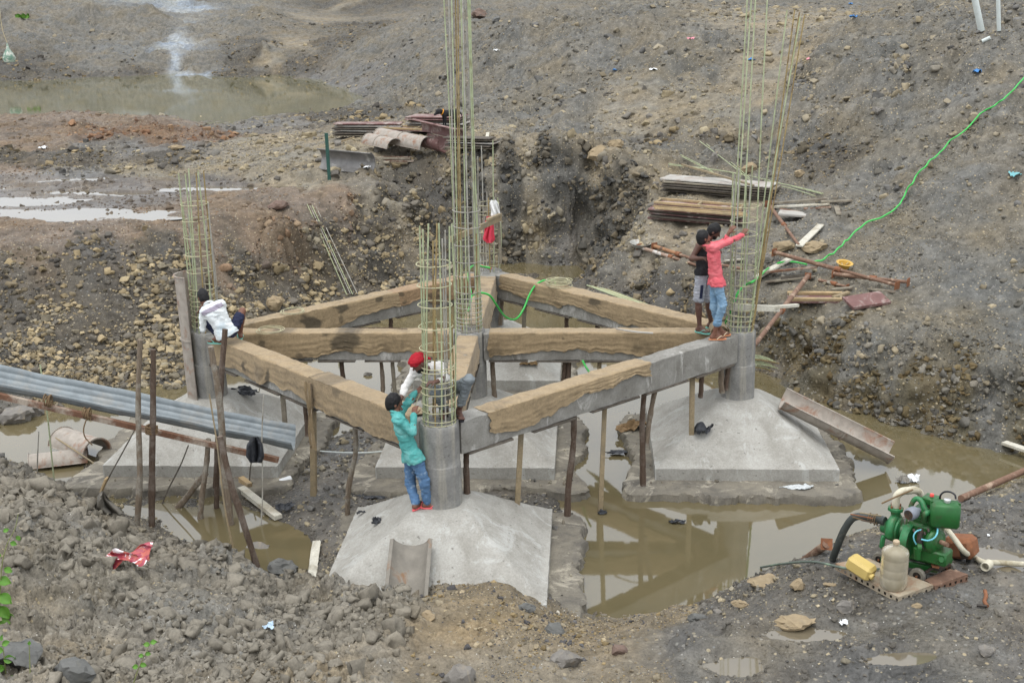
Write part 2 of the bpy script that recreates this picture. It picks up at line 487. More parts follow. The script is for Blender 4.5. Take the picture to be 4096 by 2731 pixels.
# work in a log-polar map so that near and far controls are equally spaced
def lp(x, y):
    dx, dy = x - CAM[0], y - CAM[1]
    return np.stack([dx / dy * 1.6, np.log(dy)], -1)


CL = lp(CX, CY)
far = [(u, d, z, s) for u in (-1.1, -0.5, 0, 0.5, 1.1) for d, z, s in ((4.0, 1.6, 'g'), (128.0, 7.6, 'h'), (150.0, 15.5, 'h'), (220.0, 31.0, 'h'))]
FX = np.array([[u, math.log(d)] for u, d, z, s in far])
CL = np.concatenate([CL, FX]); CZ2 = np.concatenate([CZ, [f[2] for f in far]])
SL = [c[3] for c in cp] + [f[3] for f in far]
D = np.linalg.norm(CL[:, None] - CL[None], axis=2)
K = D - np.eye(len(CL)) * 0.003
A = np.block([[K, np.ones((len(CL), 1))], [np.ones((1, len(CL))), np.zeros((1, 1))]])
WR = np.linalg.solve(A, np.concatenate([CZ2, [0]]))
SA = np.array([[*SOIL[s][0], *SOIL[s][1:]] for s in SL])


def base_eval(U, soil=False):
    """U (n,2) log-polar points -> height (and soil columns)"""
    z = np.empty(len(U)); so = np.empty((len(U), 6)) if soil else None
    for i in range(0, len(U), 20000):
        u = U[i:i + 20000]
        d = np.sqrt((u[:, None, 0] - CL[None, :, 0]) ** 2 + (u[:, None, 1] - CL[None, :, 1]) ** 2)
        z[i:i + 20000] = d @ WR[:-1] + WR[-1]
        if soil:
            wv = 1 / (d + 0.006) ** 4.5
            wv /= wv.sum(1)[:, None]
            so[i:i + 20000] = wv @ SA
    return (z, so) if soil else z


NU, NV = 1120, 1640
us = np.linspace(-0.98, 0.98, NU); vs_ = np.linspace(math.log(7.0), math.log(190), NV)
cu = np.linspace(-1.0, 1.0, 400); cv = np.linspace(math.log(7.0), math.log(190), 700)
cgu, cgv = np.meshgrid(cu, cv)
jx = fbm(cgu * 14, cgv * 14, 5, 4) * 0.045; jy = fbm(cgu * 14 + 40, cgv * 14, 9, 4) * 0.045
cz = base_eval(np.stack([cgu.ravel(), cgv.ravel()], 1)).reshape(700, 400)
_, cso = base_eval(np.stack([(cgu + jx).ravel(), (cgv + jy).ravel()], 1), True)
cso = cso.reshape(700, 400, 6)


def upsample(a, uu, vv):
    fu = (uu - cu[0]) / (cu[1] - cu[0]); fv = (vv - cv[0]) / (cv[1] - cv[0])
    iu = np.clip(fu.astype(int), 0, 398); iv = np.clip(fv.astype(int), 0, 698)
    fu = np.clip(fu - iu, 0, 1); fv = np.clip(fv - iv, 0, 1)
    if a.ndim == 3: fu = fu[..., None]; fv = fv[..., None]
    return (a[iv, iu] * (1 - fu) + a[iv, iu + 1] * fu) * (1 - fv) + (a[iv + 1, iu] * (1 - fu) + a[iv + 1, iu + 1] * fu) * fv


def relief(X, Y, Z, S):
    """small-scale relief on top of the base height: clods, lumps, ruts"""
    amp, size = S[..., 3], S[..., 4]
    dist = Y - CAM[1]
    lod = np.clip(1.6 - dist / 60, 0.45, 1)
    wx = X + fbm(X * 2.2, Y * 2.2, 3, 3) * 0.25; wy = Y + fbm(X * 2.2 + 9, Y * 2.2, 4, 3) * 0.25
    out = 0
    for k, (sc, a) in enumerate(((1.0, 1.0), (0.42, 0.5))):
        q = 0.36 * sc * (1 if k else 1.15)
        f1, f2, cid, ox, oy = worley(wx / q, wy / q, 50 + k, True)
        tx = np.sin(cid * 917.0) * 0.9; ty = np.sin(cid * 577.0 + 1.3) * 0.9
        dome = np.clip(0.25 + 0.95 * cid + tx * ox + ty * oy, 0.05, 1.5) * (1 - 0.35 * f1)
        crack = np.clip((f2 - f1) / 0.12, 0, 1)
        out = out + a * (dome * 0.9 * (0.25 + 0.75 * crack) - 0.35)
    big = fbm(X * 0.55, Y * 0.55, 21, 3)
    mid = fbm(X * 2.6, Y * 2.6, 31, 5, 0.6)
    msk = np.clip(0.55 + 1.6 * fbm(X * 0.8, Y * 0.8, 77, 3), 0.1, 1.3)
    h = amp * (out * msk + mid * 1.1 + 0.5 * fbm(X * 11, Y * 11, 35, 3, 0.6)) + amp * big * 1.6
    hill = np.clip(1 - np.abs(amp - 0.070) / 0.03, 0, 1) * (Z > 1.0) * np.clip((dist - 20) / 15, 0, 1)
    rid = 1 - 2 * np.abs(fbm(X * 0.35, Y * 0.5, 91, 4))
    h = h + hill * ((rid - 0.6) * 0.30 + fbm(X * 1.1, Y * 1.1, 95, 4, 0.6) * 0.34 - 0.55 * np.clip(fbm(X * 0.6, Y * 0.9, 97, 3) - 0.16, 0, 1))
    g1, g2, gid, gx, gy = worley(wx / 0.85, wy / 0.95, 57, True)
    blk = np.clip(0.2 + 0.9 * gid + np.sin(gid * 817) * gx + np.sin(gid * 477) * gy, 0, 1.4) * np.clip((g2 - g1) / 0.14, 0, 1)
    h = h + hill * (blk - 0.4) * 0.16 * np.clip(0.6 + 1.8 * fbm(X * 0.45, Y * 0.45, 59, 3), 0.05, 1.4)
    # wet ground lies flatter close to the water line
    wl = np.clip(np.abs(Z) / 0.25, 0.25, 1)
    low = (Z < 0.9) & (dist < 30)
    h = np.where(low & (S[..., 5] > 0.3), h * wl, h)
    return h


gu, gv = np.meshgrid(us, vs_)
GY = CAM[1] + np.exp(gv); GX = CAM[0] + gu / 1.6 * np.exp(gv)
GB = upsample(cz, gu, gv)
GS = upsample(cso, gu, gv)
bn = np.cross(np.gradient(np.stack([GX, GY, GB], -1), axis=1), np.gradient(np.stack([GX, GY, GB], -1), axis=0))
bn /= np.linalg.norm(bn, axis=-1)[..., None] + 1e-12
GZ = GB + relief(GX, GY, GB, GS) * np.clip((np.abs(bn[..., 2]) - 0.35) / 0.4, 0.08, 1)
def vnoise3(x, y, z, seed):
    iz = np.floor(z); f = z - iz; f = f * f * (3 - 2 * f)
    iz = iz.astype(np.int64)
    a = np.zeros_like(x)
    out = None
    for q in (0, 1):
        s_ = (iz + q) * 17 + seed
        ix = np.floor(x); iy = np.floor(y); fx = x - ix; fy = y - iy
        fx = fx * fx * (3 - 2 * fx); fy = fy * fy * (3 - 2 * fy)
        ix = ix.astype(np.int64); iy = iy.astype(np.int64)
        v = (hash2(ix, iy, s_) * (1 - fx) + hash2(ix + 1, iy, s_) * fx) * (1 - fy) + (hash2(ix, iy + 1, s_) * (1 - fx) + hash2(ix + 1, iy + 1, s_) * fx) * fy
        out = v * (1 - f) if q == 0 else out + v * f
    return out - 0.5


# keep the floor of the pit under the footings and under the far pond's bed
GZ = np.maximum(GZ, -0.5)
gp = np.stack([GX, GY, GZ], -1)
nrm = np.cross(np.gradient(np.stack([GX, GY, GB], -1), axis=1), np.gradient(np.stack([GX, GY, GB], -1), axis=0))
nrm /= np.linalg.norm(nrm, axis=-1)[..., None] + 1e-12
steep = 1 - np.abs(nrm[..., 2])
d3 = 0
for fq, am, sd in ((1.1, 0.55, 1), (2.7, 0.34, 2), (6.5, 0.20, 3), (15.0, 0.10, 4)):
    d3 = d3 + am * vnoise3(GX * fq + sd, GY * fq, GZ * fq * 1.3, 400 + sd)
rim = np.clip(np.abs(GB - 0.0) / 0.3, 0.15, 1)
dd3 = (d3 * (0.25 + 2.2 * GS[..., 3]) * (0.35 + 1.5 * np.clip(steep * 2.2, 0, 1)) * rim)[..., None] * nrm
# shallow basins that hold rain water: on the muddy terrace and on the wet right bank
PUDS = []
for px_, py_, zc, rx, ry, yw_ in ((60, 482, 2.1, 2.60, 1.12, .25), (165, 498, 2.1, 2.47, 0.69, -.1), (40, 428, 2.1, 1.30, 2.50, .7), (105, 455, 2.1, 1.56, 2.25, .7), (225, 448, 2.1, 2.21, 1.12, .1), (330, 438, 2.1, 2.47, 0.88, .2), (500, 430, 2.1, 1.9, 0.42, .0), (185, 415, 2.1, 1.04, 0.50, 0), (10, 462, 2.1, 2.08, 0.62, 0),
                                  (1855, 1462, .8, .6, .17, .1), (1700, 1530, .8, .34, .2, .3), (2300, 1285, .9, .55, .26, -.2), (2080, 1512, .9, .45, .12, .2)):
    q_ = at(px_, py_, z=zc)
    dxx, dyy = GX - q_[0], GY - q_[1]
    ca, sa = math.cos(yw_), math.sin(yw_)
    e_ = np.hypot((dxx * ca + dyy * sa) / rx, (-dxx * sa + dyy * ca) / ry)
    near_ = e_ < 3.0
    sc_ = 1.0 if py_ < 600 else 2.6
    e_ = e_ * (1 + 0.75 * np.clip(fbm(GX * 0.9 * sc_, GY * 0.9 * sc_, 601, 4), -0.2, 1))
    zl = float(np.median(GB[near_ & (e_ < 1.4)])) + (0.03 if py_ < 600 else -0.01)
    bowl = zl + 0.10 * np.clip(e_ - 1, -0.7, 0.8) + (GZ - GB) * 0.30
    wgt = np.clip((2.5 - e_) / 0.8, 0, 1)
    wgt = wgt * wgt * (3 - 2 * wgt) * near_
    GZ = GZ * (1 - wgt) + bowl * wgt
    GS[..., 5] = np.maximum(GS[..., 5], 0.8 * np.clip((1.7 - e_) / .6, 0, 1) * near_)
    PUDS.append((q_[0], q_[1], zl, rx, ry, yw_))
MX, MY, MZ = GX + dd3[..., 0], GY + dd3[..., 1], GZ + dd3[..., 2]
GZ = MZ


def ground_z(x, y):
    x = np.atleast_1d(np.asarray(x, float)); y = np.atleast_1d(np.asarray(y, float))
    u = (x - CAM[0]) / (y - CAM[1]) * 1.6; v = np.log(np.maximum(y - CAM[1], 7.01))
    fu = np.clip((u - us[0]) / (us[1] - us[0]), 0, NU - 1.01); fv = np.clip((v - vs_[0]) / (vs_[1] - vs_[0]), 0, NV - 1.01)
    iu = fu.astype(int); iv = fv.astype(int); fu -= iu; fv -= iv
    return (GZ[iv, iu] * (1 - fu) + GZ[iv, iu + 1] * fu) * (1 - fv) + (GZ[iv + 1, iu] * (1 - fu) + GZ[iv + 1, iu + 1] * fu) * fv


def gz(x, y):
    return float(ground_z(x, y)[0])


def hit(dx, dy, off=0.0, zmin=None):
    """where the sight line through a picture point meets the ground"""
    d = ray(dx, dy)
    t = np.linspace(7, 190, 6000) / d[1]
    P = CAM + d * t[:, None]
    g = ground_z(P[:, 0], P[:, 1])
    if zmin is not None: g = np.maximum(g, zmin)
    k = int(np.argmax(P[:, 2] < g))
    p = P[k].copy(); p[2] = g[k] + off
    return p


# ---- soil colours, as laid down in patches
def soil_colours(X, Y, S):
    c = S[..., :3].copy()
    n1 = fbm(X * 0.9, Y * 0.9, 201, 4)[..., None]; n2 = fbm(X * 5, Y * 5, 211, 3)[..., None]; n3 = fbm(X * 0.35, Y * 0.35, 221, 4)[..., None]
    tan = np.array([1.10, 1.02, 0.88]); grey = np.array([0.86, 0.88, 0.90])
    c = c * (1 + np.clip(n1 * 1.6, -0.6, 1) * (tan - 1)) * (1 + np.clip(-n3 * 1.6, -0.6, 1) * (grey - 1)) * (1 + 0.35 * n2)
    return np.clip(c * 0.90, 0.01, 0.9)


GC = np.concatenate([soil_colours(GX + 0.8 * GZ, GY + 0.6 * GZ, GS), np.clip(GS[..., 5:6] + 0.4 * fbm(GX * 0.7, GY * 0.7, 301, 3)[..., None] * (GS[..., 5:6] > 0.2), 0, 1)], -1)
# ground just above standing water is soaked
soak = np.clip(1 - (GZ - 0.0) / 0.10, 0, 1) * (GB < 0.6)
GC[..., 3] = np.clip(GC[..., 3] + 0.5 * soak, 0, 1)
GC[..., :3] *= (1 - 0.22 * soak)[..., None]


def ground_material():
    t = NT('excavated_soil')
    at_ = t.n('VertexColor', layer_name='Col')
    co = t.co()
    n1 = t.noise(9, 6, 0.7, co); n2 = t.noise(46, 4, 0.7, co)
    v1 = t.n('TexVoronoi'); v1.inputs['Scale'].default_value = 16; t.l(co, v1.inputs['Vector'])
    v2 = t.n('TexVoronoi'); v2.inputs['Scale'].default_value = 42; t.l(co, v2.inputs['Vector'])
    n0 = t.noise(3.2, 9, 0.78, co, 0.3)
    c = t.mix(1.0, at_.outputs['Color'], t.ramp(n0, [(0.30, 0.52), (0.52, 1.0), (0.72, 1.42)]), 'MULTIPLY')
    c = t.mix(1.0, c, t.ramp(n1, [(0.25, 0.78), (0.75, 1.22)]), 'MULTIPLY')
    c = t.mix(1.0, c, t.ramp(n2, [(0.25, 0.70), (0.75, 1.28)]), 'MULTIPLY')
    sep = t.n('SeparateColor'); t.l(v1.outputs['Color'], sep.inputs[0])
    peb = t.mix(t.ramp(sep.outputs[1], [(0.0, 0.0), (1.0, 1.0)]), lin(176, 160, 126), lin(120, 122, 122))
    pm = t.ramp(sep.outputs[0], [(0.80, 0.0), (0.84, 1.0)])
    pm2 = t.mix(1.0, pm, t.ramp(v1.outputs['Distance'], [(0.28, 1.0), (0.40, 0.0)]), 'MULTIPLY')
    c = t.mix(t.mix(1.0, pm2, 0.75, 'MULTIPLY'), c, peb)
    sep2 = t.n('SeparateColor'); t.l(v2.outputs['Color'], sep2.inputs[0])
    wm = t.mix(1.0, t.ramp(sep2.outputs[0], [(0.975, 0.0), (0.985, 1.0)]), t.ramp(v2.outputs['Distance'], [(0.2, 1.0), (0.32, 0.0)]), 'MULTIPLY')
    c = t.mix(wm, c, lin(205, 203, 195))
    rg = t.n('MapRange'); t.l(at_.outputs['Alpha'], rg.inputs[0])
    rg.inputs[3].default_value = 0.95; rg.inputs[4].default_value = 0.22
    t.set(c, rg.outputs[0], None, 0.35)
    h = t.mix(0.5, t.mix(0.5, n0, n1), n2)
    h = t.mix(0.35, h, t.ramp(v1.outputs['Distance'], [(0.0, 1.0), (0.6, 0.0)]))
    t.bump(h, 0.8, 0.05)
    return t.m


M_SOIL = ground_material()
ii = np.arange(NU * NV).reshape(NV, NU)
quads = np.stack([ii[:-1, :-1], ii[:-1, 1:], ii[1:, 1:], ii[1:, :-1]], -1).reshape(-1, 4)
ground = mesh_obj('ground', np.stack([MX, MY, MZ], -1).reshape(-1, 3), quads, M_SOIL, None, 180, GC.reshape(-1, 4))
tag(ground, kind='structure')


# ---- water
def water_material(name, c, rip=0.05, sc=3.0, c2=None):
    t = NT(name)
    base = t.mix(t.ramp(t.noise(0.5, 5, 0.65), [(0.35, 0.0), (0.65, 1.0)]), c, c2 or tuple(q * 1.25 for q in c))
    fl = t.ramp(t.noise(22, 3, 0.75), [(0.66, 0.0), (0.72, 1.0)])
    base = t.mix(t.mix(1.0, fl, 0.35, 'MULTIPLY'), base, lin(120, 96, 52))
    t.set(base, 0.035, 0.0, 0.5)
    t.b.inputs['IOR'].default_value = 1.9
    t.bump(t.mix(0.35, t.noise(sc, 3, 0.5), t.noise(sc * 6, 2, 0.5)), rip, 0.02)
    return t.m


M_WATER = water_material('muddy_water', lin(94, 87, 64), 0.02, 2.0, lin(104, 94, 69))
M_POND = water_material('pond_water', lin(96, 94, 68), 0.04, 1.2)
M_PUDDLE = water_material('puddle_water', lin(100, 92, 76), 0.01, 3.0)


def water_sheet(name, pts, z, mat):
    v = [V(p[0], p[1], z) for p in pts]
    o = mesh_obj(name, np.array(v), [tuple(range(len(v)))], mat)
    return tag(o, kind='structure')


water_sheet('pit_water', [(-22, -8), (16, -8), (16, 16), (2, 19), (-3, 15), (-22, 9)], 0.0, M_WATER)
water_sheet('pond_water', [at(x, y, z=1.9)[:2] for x, y in ((-400, 310), (0, 292), (150, 288), (300, 292), (420, 302), (545, 312), (640, 290), (780, 272), (880, 245), (900, 200), (600, 163), (0, 168), (-400, 168))], 1.9, M_POND)
for cx_, cy_, zl, rx, ry, yw_ in PUDS:
    an = np.linspace(0, 2 * math.pi, 40, endpoint=False)
    ca, sa = math.cos(yw_), math.sin(yw_)
    ex, ey = rx * 1.40 * np.cos(an), ry * 1.40 * np.sin(an)
    water_sheet('puddle_water', np.stack([cx_ + ex * ca - ey * sa, cy_ + ex * sa + ey * ca], 1), zl, M_PUDDLE)
# ------------------------------------------------------------------ loose stones and clods
def ico(sub):
    bm = bmesh.new(); bmesh.ops.create_icosphere(bm, subdivisions=sub, radius=1.0)
    v = np.array([x.co[:] for x in bm.verts]); f = np.array([[x.index for x in q.verts] for q in bm.faces]); bm.free()
    return v, f


def rock_shapes(n, sub, blocky, seed):
    r_ = np.random.default_rng(seed)
    v, f = ico(sub)
    out = []
    for i in range(n):
        p = v.copy()
        if blocky > 100:
            q_, _ = np.linalg.qr(r_.normal(size=(3, 3)))
            for ax_ in q_:
                for sg in (-1, 1):
                    h = r_.uniform(0.36, 0.62); k = p @ (ax_ * sg)
                    p = p - np.where(k > h, k - h, 0)[:, None] * (ax_ * sg)
            p *= 1.75
        for _ in range(blocky % 100):
            d = r_.normal(size=3); d /= np.linalg.norm(d)
            h = r_.uniform(0.5, 0.85)
            k = p @ d
            p = p - np.where(k > h, k - h, 0)[:, None] * d
        p = p + r_.normal(0, 0.05 if sub > 1 else 0.10, p.shape)
        p = p * r_.uniform(0.75, 1.25, 3)
        out.append(p)
    return out, f


def rot_z_tilt(n, r_):
    a = r_.uniform(0, 2 * np.pi, n); b = r_.normal(0, 0.45, n); c = r_.normal(0, 0.45, n)
    ca, sa, cb, sb, cc, sc = np.cos(a), np.sin(a), np.cos(b), np.sin(b), np.cos(c), np.sin(c)
    M = np.empty((n, 3, 3))
    M[:, 0] = np.stack([ca * cb, ca * sb * sc - sa * cc, ca * sb * cc + sa * sc], 1)
    M[:, 1] = np.stack([sa * cb, sa * sb * sc + ca * cc, sa * sb * cc - ca * sc], 1)
    M[:, 2] = np.stack([-sb, cb * sc, cb * cc], 1)
    return M


STONE = {'r': [lin(158, 142, 112), lin(140, 131, 112), lin(112, 106, 96), lin(172, 156, 124)], 'h': [lin(150, 140, 120), lin(158, 146, 122), lin(116, 114, 110), lin(132, 126, 114)],
         'p': [lin(124, 118, 108)] * 4, 'q': [lin(112, 100, 88)] * 4, 'c': [lin(132, 127, 116), lin(126, 120, 110), lin(138, 132, 120), lin(120, 114, 104)], 'g': [lin(150, 132, 98), lin(98, 96, 96), lin(140, 130, 110), lin(164, 150, 124)],
         'm': [lin(128, 124, 116), lin(150, 142, 124), lin(104, 102, 98), lin(168, 156, 130)], 'd': [lin(112, 104, 88), lin(150, 134, 104), lin(92, 88, 82), lin(130, 118, 96)],
         'k': [lin(98, 95, 88), lin(126, 115, 95), lin(82, 81, 78), lin(108, 101, 88)], 'y': [lin(116, 103, 76), lin(104, 101, 94), lin(132, 127, 116), lin(104, 90, 64)],
         't': [lin(156, 143, 116), lin(144, 136, 120), lin(124, 119, 111), lin(168, 156, 130)], 'b': [lin(138, 114, 92), lin(120, 104, 88), lin(150, 130, 106), lin(112, 100, 90)],
         'o': [lin(146, 114, 88), lin(128, 98, 76), lin(156, 128, 100), lin(120, 96, 80)], 'w': [lin(160, 166, 170)] * 4}
SID = sorted(STONE)
SLI = np.array([SID.index(s) for s in SL])
SCOL = np.array([STONE[s] for s in SID])


def soil_at(x, y):
    U = lp(x, y)
    U = U + np.stack([fbm(U[:, 0] * 14, U[:, 1] * 14, 5, 4) * 0.05, fbm(U[:, 0] * 14 + 40, U[:, 1] * 14, 9, 4) * 0.05], 1)
    out = np.empty(len(U), int)
    for i in range(0, len(U), 20000):
        u = U[i:i + 20000]
        out[i:i + 20000] = np.argmin((u[:, None, 0] - CL[None, :, 0]) ** 2 + (u[:, None, 1] - CL[None, :, 1]) ** 2, 1)
    return SLI[out]


M_STONE = NT('loose_stone')
_a = M_STONE.n('VertexColor', layer_name='Col')
M_STONE.set(M_STONE.mix(1.0, _a.outputs['Color'], M_STONE.ramp(M_STONE.noise(30, 4, 0.7), [(0.2, 0.68), (0.8, 1.28)]), 'MULTIPLY'), 0.9, 0.0, 0.2)
M_STONE.bump(M_STONE.noise(70, 3, 0.7), 0.4, 0.01)
M_STONE = M_STONE.m


def scatter(name, label, n, dens, pxr, shapes, faces, seed, sink=0.35, flat=0.75, over=3.2, soilcol=False, under=False, urange=0.86, drange=(8.0, 105.0), maxr=0.5):
    r_ = np.random.default_rng(seed)
    m = int(n * over)
    u = r_.uniform(-urange, urange, m); lv = r_.uniform(math.log(drange[0]), math.log(drange[1]), m)
    dist = np.exp(lv); x = CAM[0] + u / 1.6 * dist; y = CAM[1] + dist
    s = soil_at(x, y)
    den = np.array([dens.get(q, 0) for q in SID])[s]
    cl = np.clip(0.5 + 1.7 * fbm(x * 0.7, y * 0.7, seed, 4), 0.03, 1.6)
    keep = r_.uniform(0, 1.2, m) < den * cl
    x, y, s, dist = x[keep][:n], y[keep][:n], s[keep][:n], dist[keep][:n]
    k = len(x)
    z = ground_z(x, y)
    pxs = pxr[0] * (1 - r_.uniform(0, 1, k) * (1 - (pxr[0] / pxr[1]) ** 1.7)) ** (-1 / 1.7)
    rad = np.minimum(np.clip(dist, 9, 45) * pxs / 1207 * 0.5, maxr)
    if not under:
        ok = z > -0.01
        x, y, z, s, rad = x[ok], y[ok], z[ok], s[ok], rad[ok]; k = len(x)
    M = rot_z_tilt(k, r_) * rad[:, None, None]
    M[:, 2] *= flat
    sh = r_.integers(0, len(shapes), k)
    S = np.array(shapes)[sh]
    P = np.einsum('kij,knj->kni', M, S)
    P += np.stack([x, y, z + rad * (1 - 2 * sink) * flat * 0.7], 1)[:, None]
    nv = S.shape[1]
    F = faces[None] + (np.arange(k) * nv)[:, None, None]
    col = SCOL[s, r_.integers(0, 4, k)] * r_.uniform(0.50, 1.06, (k, 1))
    if soilcol:
        col = upsample(cso, (x - CAM[0]) / (y - CAM[1]) * 1.6, np.log(y - CAM[1]))[:, :3] * r_.uniform(0.76, 1.04, (k, 1))
    C4 = np.ones((k, nv, 4)); C4[..., :3] = col[:, None]
    o = mesh_obj(name, P.reshape(-1, 3), F.reshape(-1, 3), M_STONE, None, None, C4.reshape(-1, 4))
    return tag(o, label, 'rubble', kind='stuff')


sh_s, fs = rock_shapes(10, 1, 3, 1)
sh_b, fb = rock_shapes(14, 2, 103, 2)
sh_c, fc = rock_shapes(18, 2, 104, 5)
scatter('gravel', 'fine loose gravel strewn over the excavated soil', 115000, {'p': .2, 'q': .3, 'h': .9, 'c': .55, 'g': 1, 'm': .45, 'd': .9, 'r': 1, 'k': 1.5, 'y': 1, 't': .75, 'b': .35, 'o': .8, 'w': .4}, (1.1, 3.2), sh_s, fs, 11)
scatter('rubble', 'broken stones tumbled down the pit sides', 26000, {'r': 1.5, 'h': .05, 'g': .10, 'd': .22, 'k': .5, 'y': .9, 't': .06, 'm': .05, 'o': .2}, (2.6, 10.0), sh_b, fb, 12, sink=0.3, over=16)
scatter('clods', 'grey clay clods piled on the near left bank', 7000, {'c': 1.5}, (3.5, 24.0), sh_c, fc, 13, sink=0.50, flat=0.9, soilcol=True, drange=(8, 22), over=9)
scatter('soil_lumps', 'crumbly lumps of soil over the dug slopes', 12000, {'p': .3, 'h': .8, 'k': 1.3, 'd': .9, 't': .4, 'm': 1.1, 'b': .6, 'o': 1, 'g': .5, 'q': .8}, (2.4, 9.0), sh_c, fc, 14, sink=0.62, flat=0.8, over=5, soilcol=True)


def slab_debris(name, label, n, seed):
    """mud lumps and stone chips lying on the blinding slabs round the footings"""
    r_ = np.random.default_rng(seed)
    P, F, Cc, nb = [], [], [], 0
    for cx, cy in ((-4.4, 0), (4.4, 0), (0, 0), (0, -4.356), (0, 4.356)):
        m = n // 5
        a = r_.uniform(-1, 1, (m, 2)) * 1.95
        k = np.abs(a).max(1)
        a = a[k > 1.44]
        q = np.clip(0.5 + 2 * fbm(a[:, 0] * 1.5 + cx, a[:, 1] * 1.5 + cy, seed, 3), 0, 1)
        a = a[r_.uniform(0, 1, len(a)) < q]
        for x, y in a:
            rad = 0.012 * (1 - r_.uniform() * .985) ** -.42
            s_ = sh_c[r_.integers(len(sh_c))] * rad
            z = max(float(ground_z(x + cx, y + cy)[0]), 0.13 if max(abs(x), abs(y)) < 1.72 else -1)
            if z < 0: continue
            P.append(s_ + V(x + cx, y + cy, z + rad * .2)); F.append(fc + nb); nb += len(s_)
            c = np.array([lin(120, 113, 100), lin(150, 144, 128), lin(104, 102, 98), lin(188, 182, 168)][r_.choice(4, p=[.4, .25, .25, .1])]) * r_.uniform(.7, 1.15)
            Cc.append(np.tile([*c, 1], (len(s_), 1)))
    return tag(mesh_obj(name, np.concatenate(P), np.concatenate(F), M_STONE, None, None, np.concatenate(Cc)), label, 'rubble', kind='stuff')


slab_debris('slab_debris', 'mud lumps and stone chips on the slabs round the footings', 3000, 31)


def wall_stones(name, label, n, seed):
    """stones and shale bedded in the steep cut faces"""
    r_ = np.random.default_rng(seed)
    st = (np.abs(bn[..., 2]) < 0.80) & (GY - CAM[1] < 46) & (GY - CAM[1] > 17) & (np.abs(gu) < 0.75) & (MZ > 0.03)
    iv, iu = np.where(st)
    # even by true area
    wgt = (np.exp(gv[iv, iu])) ** 2 / np.abs(bn[iv, iu, 2]).clip(.1)
    k = r_.choice(len(iv), n, p=wgt / wgt.sum())
    iv, iu = iv[k], iu[k]
    p = np.stack([MX[iv, iu], MY[iv, iu], MZ[iv, iu]], 1)
    keep = fbm(p[:, 0] * .9 + p[:, 2], p[:, 1] * .9 + p[:, 2] * 1.3, seed, 4) > r_.uniform(-.45, .35, n)
    p, iv, iu = p[keep], iv[keep], iu[keep]; n = len(p)
    dist = p[:, 1] - CAM[1]
    px_ = 1.5 * (1 - r_.uniform(0, 1, n) * .985) ** -.5
    rad = np.minimum(dist * px_ / 1207 * .5, .13)
    M = rot_z_tilt(n, r_) * rad[:, None, None]
    sh = r_.integers(0, len(sh_b), n)
    S = np.array(sh_b)[sh]
    P = np.einsum('kij,knj->kni', M, S) + p[:, None]
    nv = S.shape[1]
    F = fb[None] + (np.arange(n) * nv)[:, None, None]
    so = soil_at(p[:, 0], p[:, 1])
    col = SCOL[so, r_.integers(0, 4, n)] * r_.uniform(.55, 1.05, (n, 1))
    C4 = np.ones((n, nv, 4)); C4[..., :3] = col[:, None]
    return tag(mesh_obj(name, P.reshape(-1, 3), F.reshape(-1, 3), M_STONE, None, None, C4.reshape(-1, 4)), label, 'rubble', kind='stuff')


wall_stones('bedded_stones', 'stones and shale bedded in the steep cut faces of the pit', 9000, 41)
# ------------------------------------------------------------------ concrete frame
ZB, BD, BW = 2.15, 0.45, 0.30
AX, BY = 4.4, 4.356
NODE = {'L': V(-AX, 0), 'R': V(AX, 0), 'C': V(0, 0), 'F': V(0, -BY), 'B': V(0, BY)}


def concrete(name, c, dark=lin(118, 115, 108), pale=lin(196, 194, 188), streak=False):
    t = NT(name)
    co = t.co()
    n1 = t.noise(2.2, 7, 0.7, co, 0.4)
    base = t.mix(t.ramp(n1, [(0.36, 0.0), (0.62, 1.0)]), dark, c)
    n2 = t.noise(1.1, 6, 0.75, t.co((1.6, 1.6, 0.55)), 1.0)
    base = t.mix(t.mix(1.0, t.ramp(n2, [(0.56, 0.0), (0.64, 1.0)]), 0.7, 'MULTIPLY'), base, pale)
    if streak:
        n3 = t.noise(9, 4, 0.6, t.co((1, 1, 0.07)))
        base = t.mix(t.mix(1.0, t.ramp(n3, [(0.5, 0.0), (0.66, 1.0)]), 0.45, 'MULTIPLY'), base, lin(172, 166, 150))
    n4 = t.noise(38, 5, 0.75, co)
    base = t.mix(1.0, base, t.ramp(n4, [(0.2, 0.72), (0.8, 1.22)]), 'MULTIPLY')
    pit = t.ramp(t.noise(16, 2, 0.5, co), [(0.27, 1.0), (0.31, 0.0)])
    base = t.mix(t.mix(1.0, pit, 0.55, 'MULTIPLY'), base, lin(80, 76, 70))
    t.set(base, 0.88, 0.0, 0.3)
    t.bump(t.mix(0.4, n4, n1), 0.5, 0.012)
    return t.m


M_CONC = concrete('weathered_concrete', lin(148, 146, 140))
M_PYR = concrete('pale_concrete', lin(166, 164, 157), lin(144, 141, 133), lin(180, 180, 175), False)
M_SLAB = concrete('muddy_concrete', lin(128, 122, 109), lin(96, 92, 85), lin(170, 163, 147))
M_COLM = concrete('column_concrete', lin(142, 141, 137), lin(114, 113, 110), lin(164, 160, 150), True)
HW, ZE, ZT, ZS, TOPH = 1.42, 0.325, 1.05, 0.13, 0.37


